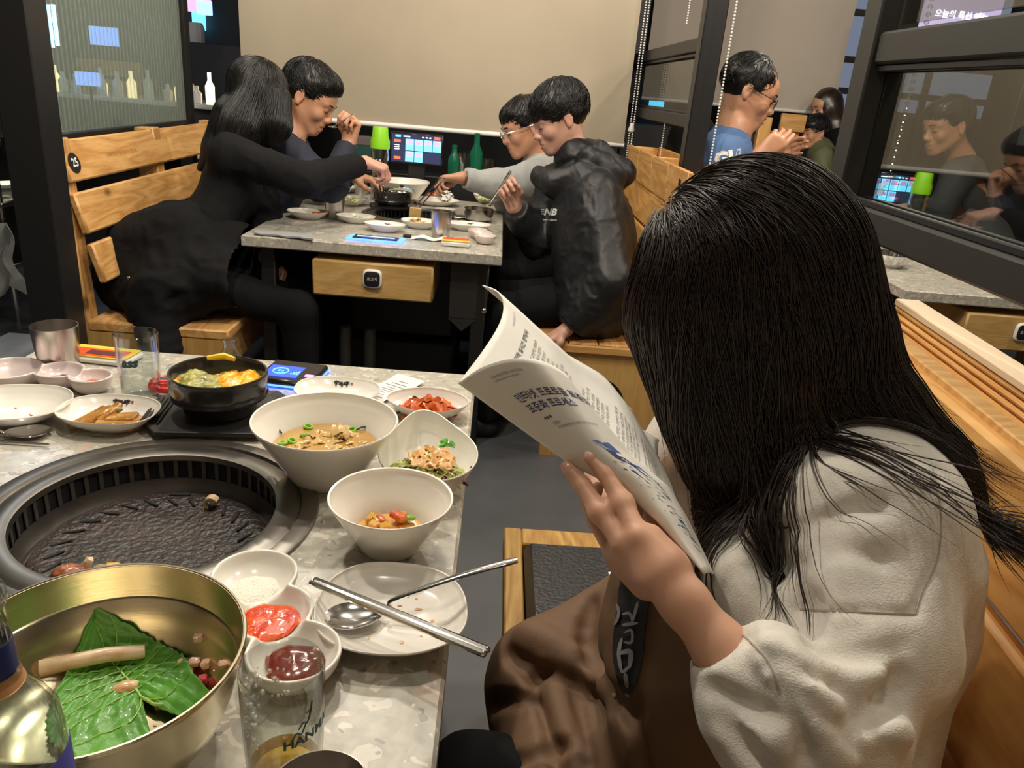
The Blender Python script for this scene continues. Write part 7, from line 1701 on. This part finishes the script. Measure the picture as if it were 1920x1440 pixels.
ar([(1035, 1290), (1060, 1360), (1080, 1440)], .012, .006, .012); ar([(985, 1190), (1040, 1215), (1150, 1290)], .012, .006, .02); ar([(915, 1440), (990, 1420), (1060, 1400)], .007, .001, .012, 's'); ar([(1180, 1330), (1200, 1400), (1210, 1450)], .006, .001, .010, 's'); ar([(1110, 1130), (1100, 1200), (1140, 1290)], .008, .002, .014, 's')
V, Q = a.mesh(); V = relax(V, Q, 2); V = folds(V, vnormals(V, Q), 9, .004, seed=9); V = folds(V, vnormals(V, Q), 30, .0008, seed=2); ap = obj('apron', (V - wl, Q), 'apron', root)
bv = Bv(ap, wl)
decal(bv, [([(1178, 1085), (1216, 1092), (1216, 1180), (1204, 1300), (1160, 1290), (1146, 1200), (1160, 1120)], [(0, 1, 2, 3, 4, 5, 6)])] if False else [px_stroke([(1190, 1062), (1188, 1120), (1178, 1200), (1176, 1300)], 58)], 'strap_black', root, wl, .004, 'black_strap')
for q, w_ in (([(1196, 1128), (1190, 1150), (1184, 1168)], 6), ([(1166, 1152), (1180, 1150), (1186, 1166)], 5), ([(1156, 1132), (1160, 1150), (1152, 1172)], 6), ([(1166, 1172), (1196, 1168)], 6), ([(1170, 1186), (1184, 1182), (1184, 1204), (1170, 1204)], 5), ([(1166, 1196), (1160, 1226), (1166, 1262)], 7),
    ([(1160, 1226), (1182, 1222), (1180, 1252)], 9), ([(1166, 1262), (1184, 1246)], 6), ([(1172, 1262), (1176, 1290)], 8), ([(1148, 1300), (1154, 1304)], 5), ([(1172, 1300), (1180, 1308)], 6), ([(1178, 1076), (1184, 1082)], 5)): decal(bv, [px_stroke(q, w_)], 'greytext', root, wl, .006, 'strap_lettering')

# ---- hair
s = SDF((-.02, .40, .68), (.66, 1.12, 1.32), .0045); s.pad = .045
s.ell(W(0, -.006, .028), np.array([.080, .096, .088]), A, .02)
s.chain(P_((1424, 500, .775), (1432, 590, .775), (1462, 690, .770), (1490, 765, .765)), [.088, .087, .084, .066], .05)
s.chain(P_((1330, 690, .75), (1345, 780, .745), (1376, 870, .75), (1398, 960, .76)), [.040, .038, .034, .012], .03)
s.chain(P_((1320, 500, .76), (1290, 590, .755), (1335, 690, .76), (1350, 770, .775)), [.046, .040, .036, .022], .04)
s.chain(P_((1555, 710, .76), (1650, 800, .735), (1755, 885, .705), (1820, 960, .69)), [.048, .034, .020, .007], .04)
s.chain(P_((1400, 830, .79), (1400, 930, .80), (1392, 1020, .80)), [.055, .032, .010], .03); s.chain(P_((1345, 760, .77), (1325, 830, .78)), [.030, .010], .02)
V, Q = s.mesh(); V = relax(V, Q, 2); N = vnormals(V, Q); V2 = folds(V, N, 12, .003, (1, 1, .25), seed=4); hb = obj('hair', (V2 - wl, Q), 'hair_base', root)
px_of = lambda P: (lambda c: np.stack([CXP + F_PX * (c @ Xi) / (c @ Zi), CYP + F_PX * (c @ Yi) / (c @ Zi)], 1))(P - v3(0, 0, CAM_H))
Xi, Yi, Zi = tow(v3(1, 0, 0)), tow(v3(0, 1, 0)), tow(v3(0, 0, 1))
part_a, part_b = at(1262, 420, .69), at(1470, 330, .70)
down_l = unit(at(1330, 820, .775) - at(1300, 520, .74)); down_m = unit(at(1470, 900, .75) - at(1430, 560, .74)); down_r = unit(at(1690, 830, .73) - at(1580, 560, .76)); swp = unit(at(1790, 900, .70) - at(1600, 790, .74))
def fl(P, t):
    q = px_of(P); a = np.clip((q[:, 0] - 1270) / 200, 0, 1)[:, None]; b = np.clip((q[:, 0] - 1480) / 150, 0, 1)[:, None]
    d = down_l * (1 - a) + down_m * a * (1 - b) + down_r * b
    c = np.clip((q[:, 0] - 1500) / 70, 0, 1)[:, None] * np.clip((q[:, 1] - 690) / 90, 0, 1)[:, None]; d = d * (1 - c) + swp * c
    l = np.clip((q[:, 1] - 640) / 150, 0, 1)[:, None] * (1 - a); d = d * (1 - l) + unit(at(1370, 960, .79) - at(1330, 760, .77)) * l
    top = np.clip((470 - q[:, 1]) / 110, 0, 1)[:, None]; side = (P - W(0, .02, .13)); side -= hu * (side @ hu)[:, None]; side /= np.linalg.norm(side, axis=1)[:, None] + 1e-6
    return d * (1 - top * .75) + side * top * .9
def GT(P): q = px_of(P); return (q[:, 1] < 770) | (q[:, 0] > 1570) | (q[:, 0] < 1390)
L = (V - hc) @ A; m = (L[:, 2] > .035)
Vs, Qs = strands(s, roots_on(V, N, m & (L[:, 2] > .07), 2600, 2), fl, 44, .0125, .00085, off=.0035, free=.028, seed=2, wob=.10, var=.5, s2=SW, gate=GT); obj('hair_strands', (Vs - wl, Qs), 'hairw', hb, ang=None)
Vs, Qs = strands(s, roots_on(V, N, m, 1500, 5), fl, 38, .0115, .0007, off=.006, free=.02, seed=8, wob=.16, var=.55, s2=SW, gate=GT); obj('hair_strands', (Vs - wl, Qs), 'hairw', hb, ang=None)
m2 = (px_of(V)[:, 1] > 640) & (px_of(V)[:, 1] < 860)
Vs, Qs = strands(s, roots_on(V, N, m2, 1100, 6), fl, 22, .0115, .0007, off=.004, free=.018, seed=9, wob=.20, var=.6, s2=SW, gate=GT); obj('hair_strands', (Vs - wl, Qs), 'hairw', hb, ang=None)
